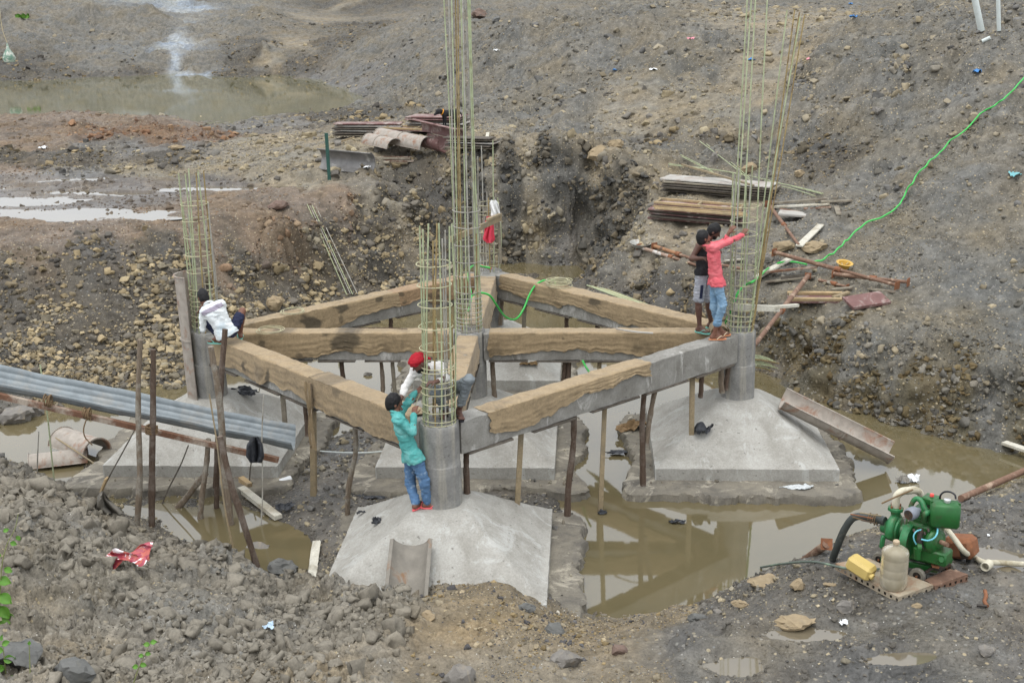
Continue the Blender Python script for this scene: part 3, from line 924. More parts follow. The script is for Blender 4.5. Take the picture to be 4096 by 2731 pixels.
def footing(key, label, ext, seed, full=True):
    cx, cy = NODE[key]
    r = thing('concrete_footing', label, 'footing', (cx, cy, 0), 'concrete footings of the frame')
    # rough blinding slab with a broken edge
    N = 260
    an = np.linspace(0, 2 * math.pi, N, endpoint=False)
    rr = []
    for a in an:
        c_, s_ = math.cos(a), math.sin(a)
        ex = ext[0] if c_ > 0 else ext[1]; ey = ext[2] if s_ > 0 else ext[3]
        rr.append(min((HW + ex) / max(abs(c_), 1e-6), (HW + ey) / max(abs(s_), 1e-6)))
    rr = np.array(rr)
    rr = np.minimum(rr, (np.roll(rr, 3) + np.roll(rr, -3) + rr) / 3 + 0.02)
    wob = fbm(np.cos(an) * 2.5 + seed, np.sin(an) * 2.5, seed, 4) * 0.30
    mb = MB()
    rings = []
    for q, (k, z) in enumerate(((1.01, -0.35), (1.012, 0.0), (1.003, 0.06), (1.0, 0.105), (0.985, 0.134), (0.95, 0.138), (0.85, 0.134), (0.6, 0.13))):
        wz = rr * k + wob * (k > 0.7) + fbm(np.cos(an) * 16, np.sin(an) * 16, seed, 4, .65) * 0.08 * min(1, k + .05) + fbm(np.cos(an) * 34 + q * 3, np.sin(an) * 34, seed + q, 3) * 0.035 + fbm(np.cos(an) * 45, np.sin(an) * 45, seed + 9, 2) * .03
        zz = z + fbm(np.cos(an) * 9 + q, np.sin(an) * 9, seed + 40 + q, 4) * 0.022 * (z > 0)
        rings.append(np.stack([cx + np.cos(an) * wz, cy + np.sin(an) * wz, zz], 1))
    g = np.array(rings)
    g = np.concatenate([g, g[:, :1]], 1)
    mb.sheet(g[:, ::-1])
    mb.build('blinding_slab', M_SLAB, r, 32)
    # sloped base
    n = 49
    u = np.linspace(-1, 1, n)
    X, Y = np.meshgrid(u * HW, u * HW)
    k = np.maximum(np.abs(X), np.abs(Y))
    f = np.clip((HW - 0.035 - k) / (HW - 0.035 - TOPH), 0, 1)
    Z = ZE + (ZT - ZE) * f
    ed = (f > 0) & (f < 1)
    Z = Z + fbm((X + cx) * 1.3, (Y + cy) * 1.3, 60 + seed, 4) * 0.012 * ed + fbm((X + cx) * 8, (Y + cy) * 8, 61, 3) * 0.010
    out = np.clip((k - HW + 0.06) / 0.06, 0, 1)
    X2 = X - np.sign(X) * (np.abs(X) > HW - 1e-6) * np.abs(fbm(X * 6, Y * 6, 62 + seed, 3)) * 0.02
    Y2 = Y - np.sign(Y) * (np.abs(Y) > HW - 1e-6) * np.abs(fbm(X * 6, Y * 6, 63 + seed, 3)) * 0.02
    mb = MB()
    mb.sheet(np.stack([X2 + cx, Y2 + cy, Z], -1))
    ring = [(0, j) for j in range(n)] + [(i, n - 1) for i in range(1, n)] + [(n - 1, j) for j in range(n - 2, -1, -1)] + [(i, 0) for i in range(n - 2, 0, -1)]
    e0 = np.array([[X2[i, j] + cx, Y2[i, j] + cy, Z[i, j]] for i, j in ring + ring[:1]])
    e1 = e0.copy(); e1[:, 2] = -0.15
    mb.sheet(np.array([e0, e1])[::-1])
    mb.build('sloped_base', M_PYR, r, 28)
    # column shaft
    mb = MB()
    nn = 40
    prof = [(0.275, ZT - 0.08), (0.268, ZT + 0.02), (0.266, 1.3), (0.265, 1.60), (0.262, 1.615), (0.254, 1.625), (0.256, 1.75), (0.257, 2.1), (0.255, ZB + 0.005), (0.246, ZB + 0.022), (0.20, ZB + 0.025), (0.10, ZB + 0.02), (0.02, ZB + 0.025)]
    mb.lathe((cx, cy, 0), prof, nn)
    mb.v = [(x + random.gauss(0, 0.0012), y + random.gauss(0, 0.0012), z + (random.gauss(0, 0.010) if z > ZB + 0.012 else random.gauss(0, 0.003) if 1.55 < z < 1.7 else 0)) for x, y, z in mb.v]
    mb.build('column', M_COLM, r, 40)
    return r


footing('F', 'pale pyramid footing nearest the camera, its column beside the man in the turquoise shirt', (0.42, 0.30, 0.3, 0.5), 1)
footing('R', 'pyramid footing standing in brown water with a half pipe leaning on it', (0.30, 0.42, 0.3, 0.55), 2)
footing('L', 'pyramid footing behind the corrugated chute with a steel tube against its column', (0.35, 0.55, 0.3, 0.45), 3)
footing('C', 'muddy pyramid footing under the centre column of the frame', (0.42, 0.35, 0.3, 0.4), 4)
footing('B', 'rear pyramid footing under the column with the hung clothes', (0.35, 0.4, 0.3, 0.3), 5)


def bframe(a, b, trim=0.24):
    p, q = NODE[a], NODE[b]
    d = (q - p) / np.linalg.norm(q - p)
    s = V(d[1], -d[0])
    mid = (p + q) / 2
    if s @ (CAM[:2] - mid) < 0: s = -s
    if abs(s[1]) < 0.2 and s[0] < 0: s = -s
    return p + d * trim, q - d * trim, d, s


def tie_beam(a, b, label):
    p, q, d, s = bframe(a, b)
    n = 70
    tt = np.linspace(0, 1, n)
    c = p + (q - p) * tt[:, None]
    h = BW / 2
    sec = [(h, -BD), (h, -BD * .66), (h, -BD * .33), (h, -0.012), (h - 0.012, 0), (h * .33, 0), (-h * .33, 0), (-h + 0.012, 0), (-h, -0.012), (-h, -BD * .5), (-h, -BD), (0, -BD)]
    G = []
    for i, (o, z) in enumerate(sec):
        sx = c + s * (o + fbm(tt * 30 + i * 7, tt * 0 + i, 71, 3)[:, None] * 0.008)
        zz = ZB + z + fbm(tt * 34 + i * 5, tt * 0 + i * 3, 73, 3) * (0.022 if z > -0.02 else 0.012)
        G.append(np.concatenate([sx, zz[:, None]], 1))
    G = np.array(G)
    mb = MB()
    mb.sheet(np.concatenate([G, G[:1]]))
    k = len(sec)
    mb.f.append(tuple(i * n for i in range(k))); mb.f.append(tuple((i * n + n - 1) for i in range(k - 1, -1, -1)))
    r = thing('tie_beam', label, 'concrete beam', (*((p + q) / 2), ZB - BD), 'concrete tie beams')
    mb.build('beam', M_CONC, r, 35)
    mb = MB()
    for i in range(5):
        t0, t1 = i / 5 + 0.02, (i + 1) / 5 - random.uniform(0.0, 0.05)
        mb.bar([*(p + (q - p) * t0 + s * 0.02), ZB - BD - 0.019], [*(p + (q - p) * t1 + s * 0.02), ZB - BD - 0.017], BW + 0.03, 0.022, bev=0.003, jit=0.004)
    mb.build('shutter_board', M_DARKWOOD, r)
    return r


def wood(name, c, c2=None, dark=0.45, bark=False):
    t = NT(name)
    st = t.co((18, 18, 1.6)) if bark else t.co()
    g = t.noise(3.0 if bark else 7, 6, 0.7, st, 0.5)
    base = t.mix(t.ramp(g, [(0.3, 0.0), (0.7, 1.0)]), tuple(q * dark for q in c), c)
    if c2 is not None:
        base = t.mix(t.ramp(t.noise(2.3, 5, 0.7), [(0.48, 0.0), (0.62, 1.0)]), base, c2)
    base = t.mix(1.0, base, t.ramp(t.noise(40, 3, 0.7), [(0.2, 0.75), (0.8, 1.2)]), 'MULTIPLY')
    t.set(base, 0.85, 0.0, 0.2)
    t.bump(g, 0.4, 0.006)
    return t.m


M_DARKWOOD = wood('dark_wet_timber', lin(104, 97, 88))
M_POLE = wood('weathered_pole', lin(132, 118, 102), lin(150, 146, 136), 0.5, True)
M_BARK = wood('brown_bark', lin(100, 84, 72), lin(118, 108, 99), 0.5, True)
M_TIMBER = wood('sawn_timber', lin(158, 142, 114), lin(128, 118, 100), 0.65)
M_OLDTIMBER = wood('grey_timber', lin(150, 142, 126), lin(112, 102, 90), 0.62)
M_REDTIMBER = wood('red_brown_timber', lin(122, 90, 72), lin(160, 148, 134), 0.6)

BEAMS = [('L', 'F', 'burlap covered beam from the steel tube column to the front column'), ('F', 'R', 'half bare concrete beam from the front column to the right column'),
         ('B', 'R', 'beam from the rear column to the two standing men'), ('L', 'B', 'beam from the steel tube column to the rear column, below the rubble slope'),
         ('L', 'C', 'beam from the steel tube column to the centre column'), ('C', 'R', 'beam from the centre column to the right column, ending in a burlap roll'),
         ('F', 'C', 'beam under the squatting man with the red turban'), ('C', 'B', 'beam from the centre column back to the rear column')]
for a, b, lab in BEAMS:
    tie_beam(a, b, lab)


# ------------------------------------------------------------------ burlap laid over the beams
def jute():
    t = NT('jute_cloth')
    a = t.n('VertexColor', layer_name='Col')
    co = t.co()
    c = t.mix(1.0, a.outputs['Color'], t.ramp(t.noise(26, 5, 0.75, co), [(0.25, 0.74), (0.75, 1.2)]), 'MULTIPLY')
    c = t.mix(1.0, c, t.ramp(t.noise(5, 5, 0.7, co), [(0.3, 0.84), (0.7, 1.12)]), 'MULTIPLY')
    c = t.mix(t.mix(1.0, t.ramp(t.noise(1.7, 6, 0.75, co, .5), [(0.54, 0.0), (0.66, 1.0)]), 0.5, 'MULTIPLY'), c, lin(96, 84, 66))
    t.set(c, 0.95, 0.0, 0.1)
    t.b.inputs['Sheen Weight'].default_value = 0.15
    t.bump(t.noise(90, 4, 0.75, co), 0.6, 0.008)
    return t.m


M_JUTE = jute()
JC = np.array(lin(154, 135, 106))


def drape(a, b, t0, t1, near, far, label, stains=(), seed=0, lift=0.0, tint=1.0, bunch=()):
    """cloth over a beam: near/far = lists of (t, hanging length)"""
    p, q, d, s = bframe(a, b, 0.0)
    L = np.linalg.norm(q - p)
    n = int((t1 - t0) * L / 0.022)
    tt = np.linspace(t0, t1, n)
    nh = np.interp(tt, [x[0] for x in near], [x[1] for x in near])
    fh = np.interp(tt, [x[0] for x in far], [x[1] for x in far])
    ker = np.hanning(13); ker /= ker.sum()
    nh = np.convolve(np.pad(nh, 6, 'edge'), ker, 'valid') + fbm(tt * 40, tt * 0, 81 + seed, 4) * 0.045
    h = BW / 2 + 0.012 + lift
    rows = []
    vv = []
    NS, NTP, NF = 16, 9, 6
    Lm = tt * L
    for i in range(NS):
        v = 1 - i / NS
        z = -nh * v + 0.012 + lift
        fold = fbm(Lm * 1.2 + 3 * v, v * 7.5 + 0.9 * np.sin(Lm * 2.2 + seed) + Lm * 0, 83 + seed, 4, 0.55)
        belly = fbm(Lm * 1.5, Lm * 0 + 5, 87 + seed, 3)
        o = h + np.abs(fold) * 0.034 * (0.25 + v) + v * 0.02 * (0.4 + belly)
        for bt, bw, ba in bunch:
            o = o + ba * np.exp(-((tt - bt) * L / bw) ** 2) * v
        rows.append((o, z)); vv.append(v)
    for i in range(NTP):
        v = i / (NTP - 1)
        o = h - 2 * h * v
        z = 0.014 + lift + fbm(Lm * 6 + 1, Lm * 0 + v * 2, 85 + seed, 4) * 0.016 + np.abs(fbm(Lm * 2.0, Lm * 0 + v * 1.3, 89 + seed, 3)) * 0.014
        if i in (0, NTP - 1): z = z - 0.008
        rows.append((o + 0 * tt, z)); vv.append(-0.2)
    for i in range(1, NF + 1):
        v = i / NF
        rows.append((-h - np.abs(fbm(Lm * 2, Lm * 0 + v * 3, 91 + seed, 3)) * 0.03, -fh * v + 0.01)); vv.append(-0.5 - v)
    G = []
    for o, z in rows:
        c = p + d * Lm[:, None] + s * np.asarray(o)[:, None]
        G.append(np.concatenate([c, (ZB + z + 0 * tt)[:, None]], 1))
    G = np.array(G)
    # ragged ends
    e = fbm(np.arange(len(rows)) * 0.35, np.zeros(len(rows)), 95 + seed, 3) * 0.05
    for i in range(len(rows)):
        w0 = np.exp(-(tt - t0) * L / 0.12); w1 = np.exp(-(t1 - tt) * L / 0.12)
        G[i, :, :2] += d * (e[i] * (w0 - w1))[:, None]
    mb = MB(); mb.sheet(G, 0.010)
    col = np.ones(G.shape[:2] + (4,))
    base = JC * tint
    for i, v in enumerate(vv):
        cc = base * (1.0 if v < 0 else 0.97)  # near hanging side a touch darker, side shading painted into the cloth colour
        band = 1 - 0.07 * np.clip(fbm(Lm * 0.7, Lm * 0 + v * 11, 97 + seed, 4, 0.6) * 2.2, 0, 1)
        m = np.zeros(n)
        for st, sv, rt_, rv, k in stains:
            rag = 1 + 0.9 * fbm(Lm * 5, Lm * 0 + v * 4 + st * 9, 99, 4)
            dd = np.hypot((tt - st) * L / rt_, (v - sv) / rv) * rag
            m = np.maximum(m, k * np.clip((1.15 - dd) / 0.35, 0, 1))
        cl = cc[None] * band[:, None] * (1 - m[:, None]) + np.array(lin(70, 64, 54))[None] * m[:, None]
        col[i, :, :3] = cl
    cols = np.concatenate([col.reshape(-1, 4)] * 2)
    o = mesh_obj('burlap_cover', np.array(mb.v), mb.f, M_JUTE, None, 70, cols)
    return tag(o, label, 'burlap cloth', 'burlap covers on the beams')


FARH = [(0, .2), (.3, .3), (.6, .22), (1, .28)]
drape('L', 'F', .075, .60, [(.07, .43), (.2, .35), (.27, .41), (.33, .40), (.37, .31), (.42, .36), (.47, .33), (.52, .38), (.58, .42), (.62, .44)], FARH,
      'burlap cover with one end under the crouching man in the white shirt', [(.14, .0, .12, .15, .7), (.24, .7, .07, .25, .8), (.32, .55, .16, .3, .45), (.36, .7, .05, .3, .8)], 1, bunch=((.33, .18, .05),))
drape('L', 'F', .545, .935, [(.54, .40), (.6, .44), (.7, .45), (.8, .46), (.94, .43)], FARH,
      'burlap cover that ends behind the man in the turquoise shirt', [(.60, -.2, .25, .12, .5), (.66, .1, .1, .2, .5)], 2, lift=0.014, tint=0.93)
drape('F', 'R', .115, .625, [(.11, .24), (.13, .33), (.2, .38), (.25, .36), (.3, .30), (.36, .22), (.40, .13), (.44, .18), (.48, .20), (.52, .12), (.57, .13), (.6, .20), (.63, .24)], FARH,
      'burlap cover sagging on the half bare front beam', [(.5, .9, .06, .3, .3)], 3, bunch=((.42, .2, .03), (.5, .15, .04)))
drape('B', 'R', .08, .36, [(.07, .25), (.12, .27), (.2, .33), (.36, .33)], FARH, 'burlap cover under the coil of tie wire', [(.15, .3, .05, .1, .2)], 4, tint=0.97)
drape('B', 'R', .33, .93, [(.32, .30), (.4, .24), (.5, .30), (.6, .36), (.7, .30), (.8, .32), (.9, .37), (.94, .39)], FARH,
      'burlap cover reaching to the feet of the man in grey shorts', [(.50, .2, .14, .25, .75)], 5, lift=0.012)
drape('L', 'B', .075, .62, [(.07, .42), (.3, .42), (.36, .44), (.42, .36), (.5, .26), (.6, .26), (.63, .28)], FARH,
      'burlap cover with a big dark stain below the rubble slope', [(.16, .4, .1, .2, .7), (.09, .2, .06, .2, .5), (.31, .55, .2, .45, .85), (.42, .2, .12, .2, .8), (.41, .7, .05, .2, .6), (.12, .9, .05, .15, .6), (.55, .2, .07, .25, .75)], 6)
drape('L', 'B', .60, .93, [(.59, .27), (.66, .25), (.70, .18), (.76, .40), (.82, .36), (.88, .30), (.94, .30)], FARH,
      'reddish burlap cover against the rear column', [(.63, .2, .07, .15, .7), (.64, .8, .07, .15, .6), (.76, .75, .22, .35, .75)], 7, tint=np.array([1.0, .9, .88]))
drape('L', 'C', .10, .93, [(.1, .40), (.2, .42), (.3, .44), (.4, .42), (.47, .36), (.53, .31), (.6, .36), (.68, .34), (.75, .31), (.82, .35), (.88, .44), (.94, .45)], FARH,
      'burlap cover with a dark wet blotch on the middle beam behind the crouching man', [(.54, .5, .24, .6, .8), (.54, -.2, .2, .1, .6), (.22, .4, .06, .12, .7), (.36, .9, .05, .1, .6), (.3, -.2, .2, .05, .5), (.75, .6, .03, .3, .3)], 8)
drape('C', 'R', .07, .905, [(.06, .42), (.12, .36), (.2, .33), (.3, .30), (.4, .29), (.5, .32), (.6, .36), (.7, .42), (.8, .44), (.91, .44)], FARH,
      'burlap cover between the centre column and the burlap roll', [(.1, .8, .1, .3, .4), (.35, .3, .03, .06, .6), (.62, .7, .1, .25, .35)], 9, tint=0.95)
drape('F', 'C', .14, .93, [(0, .40), (.3, .43), (.6, .4), (1, .42)], FARH, 'burlap cover on the short beam under the squatting man in the red turban', [(.3, -.2, .05, .1, .4)], 10)
drape('C', 'B', .08, .88, [(0, .42), (.4, .45), (1, .42)], FARH, 'burlap cover between the centre column and the rear column', [(.85, -.2, .05, .1, .4)], 11)

# the hanging strip and the rolled end
p, q, d, s = bframe('L', 'F', 0)
c0 = p + (q - p) * 0.555
G = []
for v in np.linspace(0, 1, 16):
    row = []
    for u in np.linspace(-1, 1, 9):
        wd = 0.075 * (1 - 0.45 * v + .25 * math.sin(v * 8)) * u + .02 * math.sin(v * 6)
        xy = c0 + d * (wd + 0.02 * v) + s * (BW / 2 + 0.075 + 0.028 * math.sin(u * 7 + v * 4) + 0.01 * math.sin(v * 9))
        row.append([*xy, ZB - 0.03 - 0.95 * v - (0.10 * abs(u) * (v > .9))])
    G.append(row)
mb = MB().sheet(np.array(G), 0.008)
o = mesh_obj('burlap_strip', np.array(mb.v), mb.f, M_JUTE, None, 70, np.tile([*(JC * 0.8), 1], (len(mb.v), 1)))
tag(o, 'frayed burlap strip dangling from the beam left of the turquoise shirt', 'burlap cloth')

p, q, d, s = bframe('C', 'R', 0)
G = []
cr = p + (q - p) * 0.92
for i, r_ in enumerate(np.linspace(0.012, 0.135, 90)):
    a = i * 0.36
    row = []
    for u in np.linspace(-0.16, 0.16, 5):
        xy = cr + d * (math.cos(a) * r_ * 1.15) + s * (u + 0.10 + 0.01 * math.sin(i * .9))
        row.append([*xy, ZB + 0.055 + math.sin(a) * r_ * 0.85])
    G.append(row)
mb = MB().sheet(np.array(G), 0.009)
o = mesh_obj('burlap_roll', np.array(mb.v), mb.f, M_JUTE, None, 70, np.tile([*(JC * 0.92), 1], (len(mb.v), 1)))
tag(o, 'rolled up end of burlap at the feet of the two standing men', 'burlap roll')


# ------------------------------------------------------------------ reinforcement cages
M_REB = [simple('green_rebar', lin(164, 172, 138), 0.2, 9, 0.7, lin(134, 128, 92), 6, (0.5, 0.7), bump=0.5, bscale=160),
         simple('rusty_rebar', lin(146, 128, 88), 0.25, 9, 0.8, lin(98, 76, 54), 6, bump=0.5, bscale=160),
         simple('cement_coated_rebar', lin(160, 157, 148), 0.2, 9, 0.85, lin(120, 112, 96), 5, bump=0.4, bscale=120)]
M_TIE = simple('tie_ring_steel', lin(176, 172, 140), 0.2, 12, 0.7, lin(132, 126, 112), 5, bump=0)


def cage(key, label, rad, tops, rings, zb=ZB, br=0.011, rr=0.0075, mats=(0, 0, 1, 0, 2), bott=None, ringmat=None):
    """tops: list of (angle in degrees, (picture x, y) of the bar's upper end or a height, extension)"""
    cx, cy = NODE[key]
    r = thing('rebar_cage', label, 'rebar cage', (cx, cy, zb), 'reinforcement cages')
    for i, (a, tp, ex) in enumerate(tops):
        a = R(a)
        b0 = V(cx + rad * math.cos(a), cy + rad * math.sin(a), zb - 0.05)
        if isinstance(tp, tuple):
            t1 = at(tp[0], tp[1], y=cy + rad * math.sin(a) + random.uniform(-0.05, 0.05))
        else:
            t1 = b0 + V(random.gauss(0, 0.015), random.gauss(0, 0.015), tp)
        t1 = b0 + (t1 - b0) * ex
        pts = spline([b0, b0 + (t1 - b0) * 0.5 + V(random.gauss(0, 0.018), random.gauss(0, 0.018), 0), t1], 10)
        # inside the ties the bar stays on the ring
        MB().tube(pts, br, 6).build('bar', M_REB[mats[i % len(mats)]], r, 60)
    for z in rings:
        n = 28
        an = np.linspace(0, 2 * math.pi, n, endpoint=False)
        tx, ty = random.gauss(0, 0.03), random.gauss(0, 0.03)
        pts = np.stack([cx + (rad + 0.012) * np.cos(an), cy + (rad + 0.012) * np.sin(an), zb + z + tx * np.cos(an) * rad + ty * np.sin(an) * rad], 1)
        if 0:
            pass
        MB().tube(pts, rr, 5, closed=True).build('tie_ring', ringmat or M_TIE, r, 60)
    return r


def px2(ox, oy, sc, pts):
    return [((ox + sc * x) * 2352 / 4096, (oy + sc * y) * 2352 / 4096) for x, y in pts]


# front cage
ft = px2(1500, 700, .4252, [(420, 480), (450, 515), (503, 460), (583, 455), (600, 455), (632, 600), (700, 485), (722, 460), (660, 520), (545, 620)])
fa = [185, 205, 232, 262, 285, 300, 330, 355, 60, 120]
cage('F', 'rebar cage between the man in turquoise and the man with the red turban', 0.205,
     [(a, t, 1.0) for a, t in zip(fa, ft)] + [(150, 1.35, 1), (95, 1.4, 1), (35, 1.3, 1), (10, 1.5, 1)],
     [0.02, 0.07, 0.2, 0.31, 0.45, 0.53, 0.61, 0.74, 0.79, 1.03, 1.31, 1.59, 1.85, 2.12], mats=(0, 0, 0, 1, 0, 2, 0, 0, 2, 1))
# centre cage: bars run out of the picture
ctx = [1018, 1031, 1037, 1052, 1058, 1064, 1073, 1076, 1081, 1045, 1068, 1060]
ca = [180, 200, 220, 240, 262, 285, 310, 335, 0, 150, 30, 95]
cage('C', 'very tall rebar cage on the centre column with bars leaving the picture', 0.205,
     [(a, (x, 0), 1.22) for a, x in zip(ca, ctx)] + [(120, 3.2, 1), (60, 3.3, 1), (170, 1.6, 1), (320, 1.7, 1), (250, 1.6, 1), (15, 2.9, 1)],
     [.03, .06, .13, .2, .27, .36, .43, .5, .58, .69, .95, 1.19, 1.47, 1.75, 2.01], mats=(0, 2, 0, 1, 0, 2, 0, 0, 0, 1, 2, 0), ringmat=M_REB[2])
# right cage with the bundle that leans out
rtx = [(1716, 0), (1726, 0), (1735, 0), (1763, 0)]
ra = [185, 215, 250, 340]
bun = px2(2600, 0, .6361, [(862, 65), (910, 60), (940, 80), (945, 108), (972, 95)])
cage('R', 'rebar cage held by the man in coral, a bar bundle leaning out of it', 0.205,
     [(a, t, 1.22) for a, t in zip(ra, rtx)] + [(a, t, 1.0) for a, t in zip([40, 20, 0, 300, 320], bun)]
     + [(200, 2.6, 1), (232, 2.7, 1), (265, 2.55, 1), (285, 2.6, 1), (130, 2.5, 1), (90, 2.6, 1), (160, 2.6, 1), (60, 2.7, 1)],
     [.02, .12, .2, .29, .39, .5, .6, .79, 1.05, 1.32, 1.6, 1.82, 2.04], mats=(0, 0, 0, 0, 0, 1, 1, 0, 1, 2, 2, 0, 2, 0))
# left cage
lt = px2(0, 0, .5952, [(1200, 1165), (1245, 1170), (1268, 1135), (1318, 1165), (1330, 1145), (1368, 1150)])
cage('L', 'rebar cage rising out of the rusty steel tube at the crouching man', 0.205,
     [(a, t, 1.0) for a, t in zip([190, 225, 255, 285, 315, 345], lt)] + [(20, 1.7, 1), (60, 1.9, 1), (100, 1.8, 1), (140, 2.0, 1), (165, 2.2, 1), (5, 2.2, 1)],
     [.12, .2, .3, .4, .47, .55, .65, .75, 1.03, 1.31, 1.59, 1.88, 2.14], mats=(0, 0, 0, 1, 0, 1, 2, 2, 0, 2, 0, 2))
# rear cage
cage('B', 'short cement coated rebar cage with clothes hung on it', 0.205,
     [(240, 2.55, 1), (300, 2.65, 1), (200, 1.6, 1), (222, 1.5, 1), (262, 1.2, 1), (280, 1.55, 1), (330, 1.3, 1), (20, 1.5, 1), (100, 1.6, 1), (150, 1.4, 1), (60, 1.5, 1)],
     [.15, .4, .8, 1.15, 1.35], mats=(2, 0, 2, 2, 2, 1))


# ------------------------------------------------------------------ props under the beams
def plane_hit(px, py, a, b, off=0.0):
    p, q, d, s = bframe(a, b, 0)
    o = V(*(p + s * off), 0); n_ = V(*s, 0)
    r_ = ray(px, py)
    return CAM + r_ * ((o - CAM) @ n_ / (r_ @ n_))


def pole(name, p0, p1, r, mat, label, cat='wooden prop', group=None, bend=0.012, square=None, knots=True):
    """round pole (or sawn post) from foot p0 to head p1"""
    p0 = np.asarray(p0, float); p1 = np.asarray(p1, float)
    mb = MB()
    if square:
        mb.bar(p0, p1, square[0], square[1], (0, 1, 0), 0.005, 0.0, 0.002)
    else:
        n = 12
        L = np.linalg.norm(p1 - p0)
        pts = spline([p0, p0 + (p1 - p0) * .33 + V(random.gauss(0, bend * L), random.gauss(0, bend * L), 0), p0 + (p1 - p0) * .7 + V(random.gauss(0, bend * L), random.gauss(0, bend * L), 0), p1], n)
        rr = r * np.linspace(1.08, 0.92, n) * (1 + np.array([random.gauss(0, 0.05) for _ in range(n)]))
        mb.tube(pts, rr, 9, wob=0.05)
    o = mb.build(name, mat, None, 40)
    return tag(o, label, cat, group)


PROPS = [  # beam, top, foot, radius or square size, material, label
    ('F', 'R', 1072, 1042, 1073, 1136, .042, 'bark', 'dark round prop right against the front column'),
    ('F', 'R', 1197, 1000, 1188, 1150, (.075, .09), 'tim', 'square timber prop standing on the front footing'),
    ('F', 'R', 1318, 958, 1303, 1186, .045, 'bark', 'long round prop standing in the channel beside the front footing'),
    ('F', 'R', 1389, 938, 1379, 1166, (.07, .13), 'tim', 'tall sawn timber prop in the water channel'),
    ('F', 'R', 1480, 905, 1477, 1108, .045, 'bark', 'round prop beside the burlap heap on the slab'),
    ('F', 'R', 1506, 893, 1484, 1020, .04, 'pole', 'leaning prop with a wood block at its foot'),
    ('F', 'R', 1590, 862, 1588, 1000, (.08, .10), 'tim', 'square prop on the right footing beside black plastic'),
    ('F', 'R', 1614, 856, 1609, 905, .038, 'bark', 'short round prop high on the right footing'),
    ('F', 'R', 1656, 840, 1659, 893, .045, 'pole', 'short grey prop close to the right column'),
    ('F', 'R', 1674, 832, 1667, 888, .04, 'bark', 'dark short prop touching the right column'),
    ('L', 'F', 719, 932, 720, 1128, (.085, .11), 'tim', 'sawn prop under the hanging burlap strip'),
    ('L', 'F', 815, 972, 797, 1187, .038, 'pole', 'rust stained round prop left of the turquoise shirt'),
    ('L', 'F', 649, 905, 656, 985, (.07, .05), 'old', 'flat timber prop leaning on the footing behind the chute'),
    ('L', 'F', 700, 928, 706, 992, .035, 'bark', 'short dark prop beside the footing behind the chute'),
    ('L', 'C', 784, 828, 787, 884, .04, 'bark', 'short round prop under the middle beam'),
    ('L', 'C', 875, 832, 878, 908, .035, 'pole', 'round prop standing in water under the middle beam'),
    ('L', 'C', 901, 830, 909, 912, .035, 'old', 'grey prop next to the red turban'),
    ('C', 'R', 1131, 828, 1137, 920, .042, 'pole', 'round prop right of the centre column'),
    ('C', 'R', 1297, 830, 1294, 880, .04, 'bark', 'dark prop of a pair under the middle beam'),
    ('C', 'R', 1308, 830, 1304, 885, .04, 'bark', 'second dark prop of a pair under the middle beam'),
    ('C', 'R', 1377, 828, 1376, 880, (.07, .08), 'tim', 'sawn prop under the middle beam by the water'),
    ('B', 'R', 1153, 690, 1149, 740, .04, 'pole', 'brown prop at the rear column'),
    ('B', 'R', 1205, 690, 1203, 752, (.08, .09), 'old', 'grey square prop behind the green hose loop'),
    ('B', 'R', 1302, 722, 1301, 756, .04, 'bark', 'dark prop under the rear beam'),
    ('B', 'R', 1372, 738, 1372, 758, .04, 'bark', 'stub of a prop under the right part of the rear beam'),
    ('L', 'B', 897, 730, 898, 758, .04, 'bark', 'stub of a prop under the rear left beam'),
]
MM = {'bark': M_BARK, 'pole': M_POLE, 'tim': M_TIMBER, 'old': M_OLDTIMBER}
for a, b, x0, y0, x1, y1, sz, mt, lab in PROPS:
    foot = plane_hit(x1, y1, a, b, 0.02)
    top = plane_hit(x0, y0, a, b, 0.02)
    top[2] = min(top[2], ZB - BD - 0.035) if top[2] > 1.3 else ZB - BD - 0.035
    top[2] = ZB - BD - 0.033
    foot[2] -= 0.06
    if isinstance(sz, tuple):
        pole('timber_prop', foot, top, 0, MM[mt], lab, 'timber prop', 'props under the beams', square=sz)
    else:
        pole('timber_prop', foot, top, sz, MM[mt], lab, 'timber prop', 'props under the beams')
# ------------------------------------------------------------------ site materials
M_SHELL = simple('cement_stained_steel', lin(158, 150, 140), 0.2, 8, 0.75, lin(140, 104, 82), 3.0, (0.52, 0.66), 0.3, 50, 0.004, 0.15)
M_SHELLIN = simple('smooth_steel_inside', lin(128, 126, 124), 0.25, 3, 0.45, lin(186, 184, 178), 2.2, (0.55, 0.7), 0.1, 40, 0.003, 0.4)
M_REDPLY = simple('red_shutter_board', lin(116, 86, 82), 0.2, 5, 0.7, lin(168, 156, 148), 2.5, (0.5, 0.66))
M_GREYPLY = simple('grey_shutter_board', lin(166, 163, 156), 0.12, 5, 0.8, lin(140, 122, 110), 2.5, (0.52, 0.68))
M_RUST = simple('rusty_pipe', lin(118, 92, 76), 0.25, 14, 0.8, lin(168, 146, 126), 4, (0.54, 0.66), 0.4, 80)
M_RUSTO = simple('orange_rust', lin(132, 88, 62), 0.3, 12, 0.85, lin(122, 84, 62), 5, (0.48, 0.62), 0.5, 70)
M_HOSE = simple('bright_green_hose', lin(58, 180, 78), 0.08, 6, 0.35, bump=0, spec=0.5)
M_GALV = simple('galvanised_sheet', lin(128, 135, 138), 0.2, 5, 0.6, lin(150, 146, 138), 1.6, (0.5, 0.75), 0.1, 30, 0.002, 0.25, 0.4)
M_BLACKP = simple('black_plastic_sheet', lin(52, 54, 58), 0.3, 9, 0.35, lin(110, 110, 108), 5, (0.58, 0.75), 0.4, 20, 0.02)
M_WHITEP = simple('white_plastic', lin(222, 224, 224), 0.06, 6, 0.4, bump=0.1)
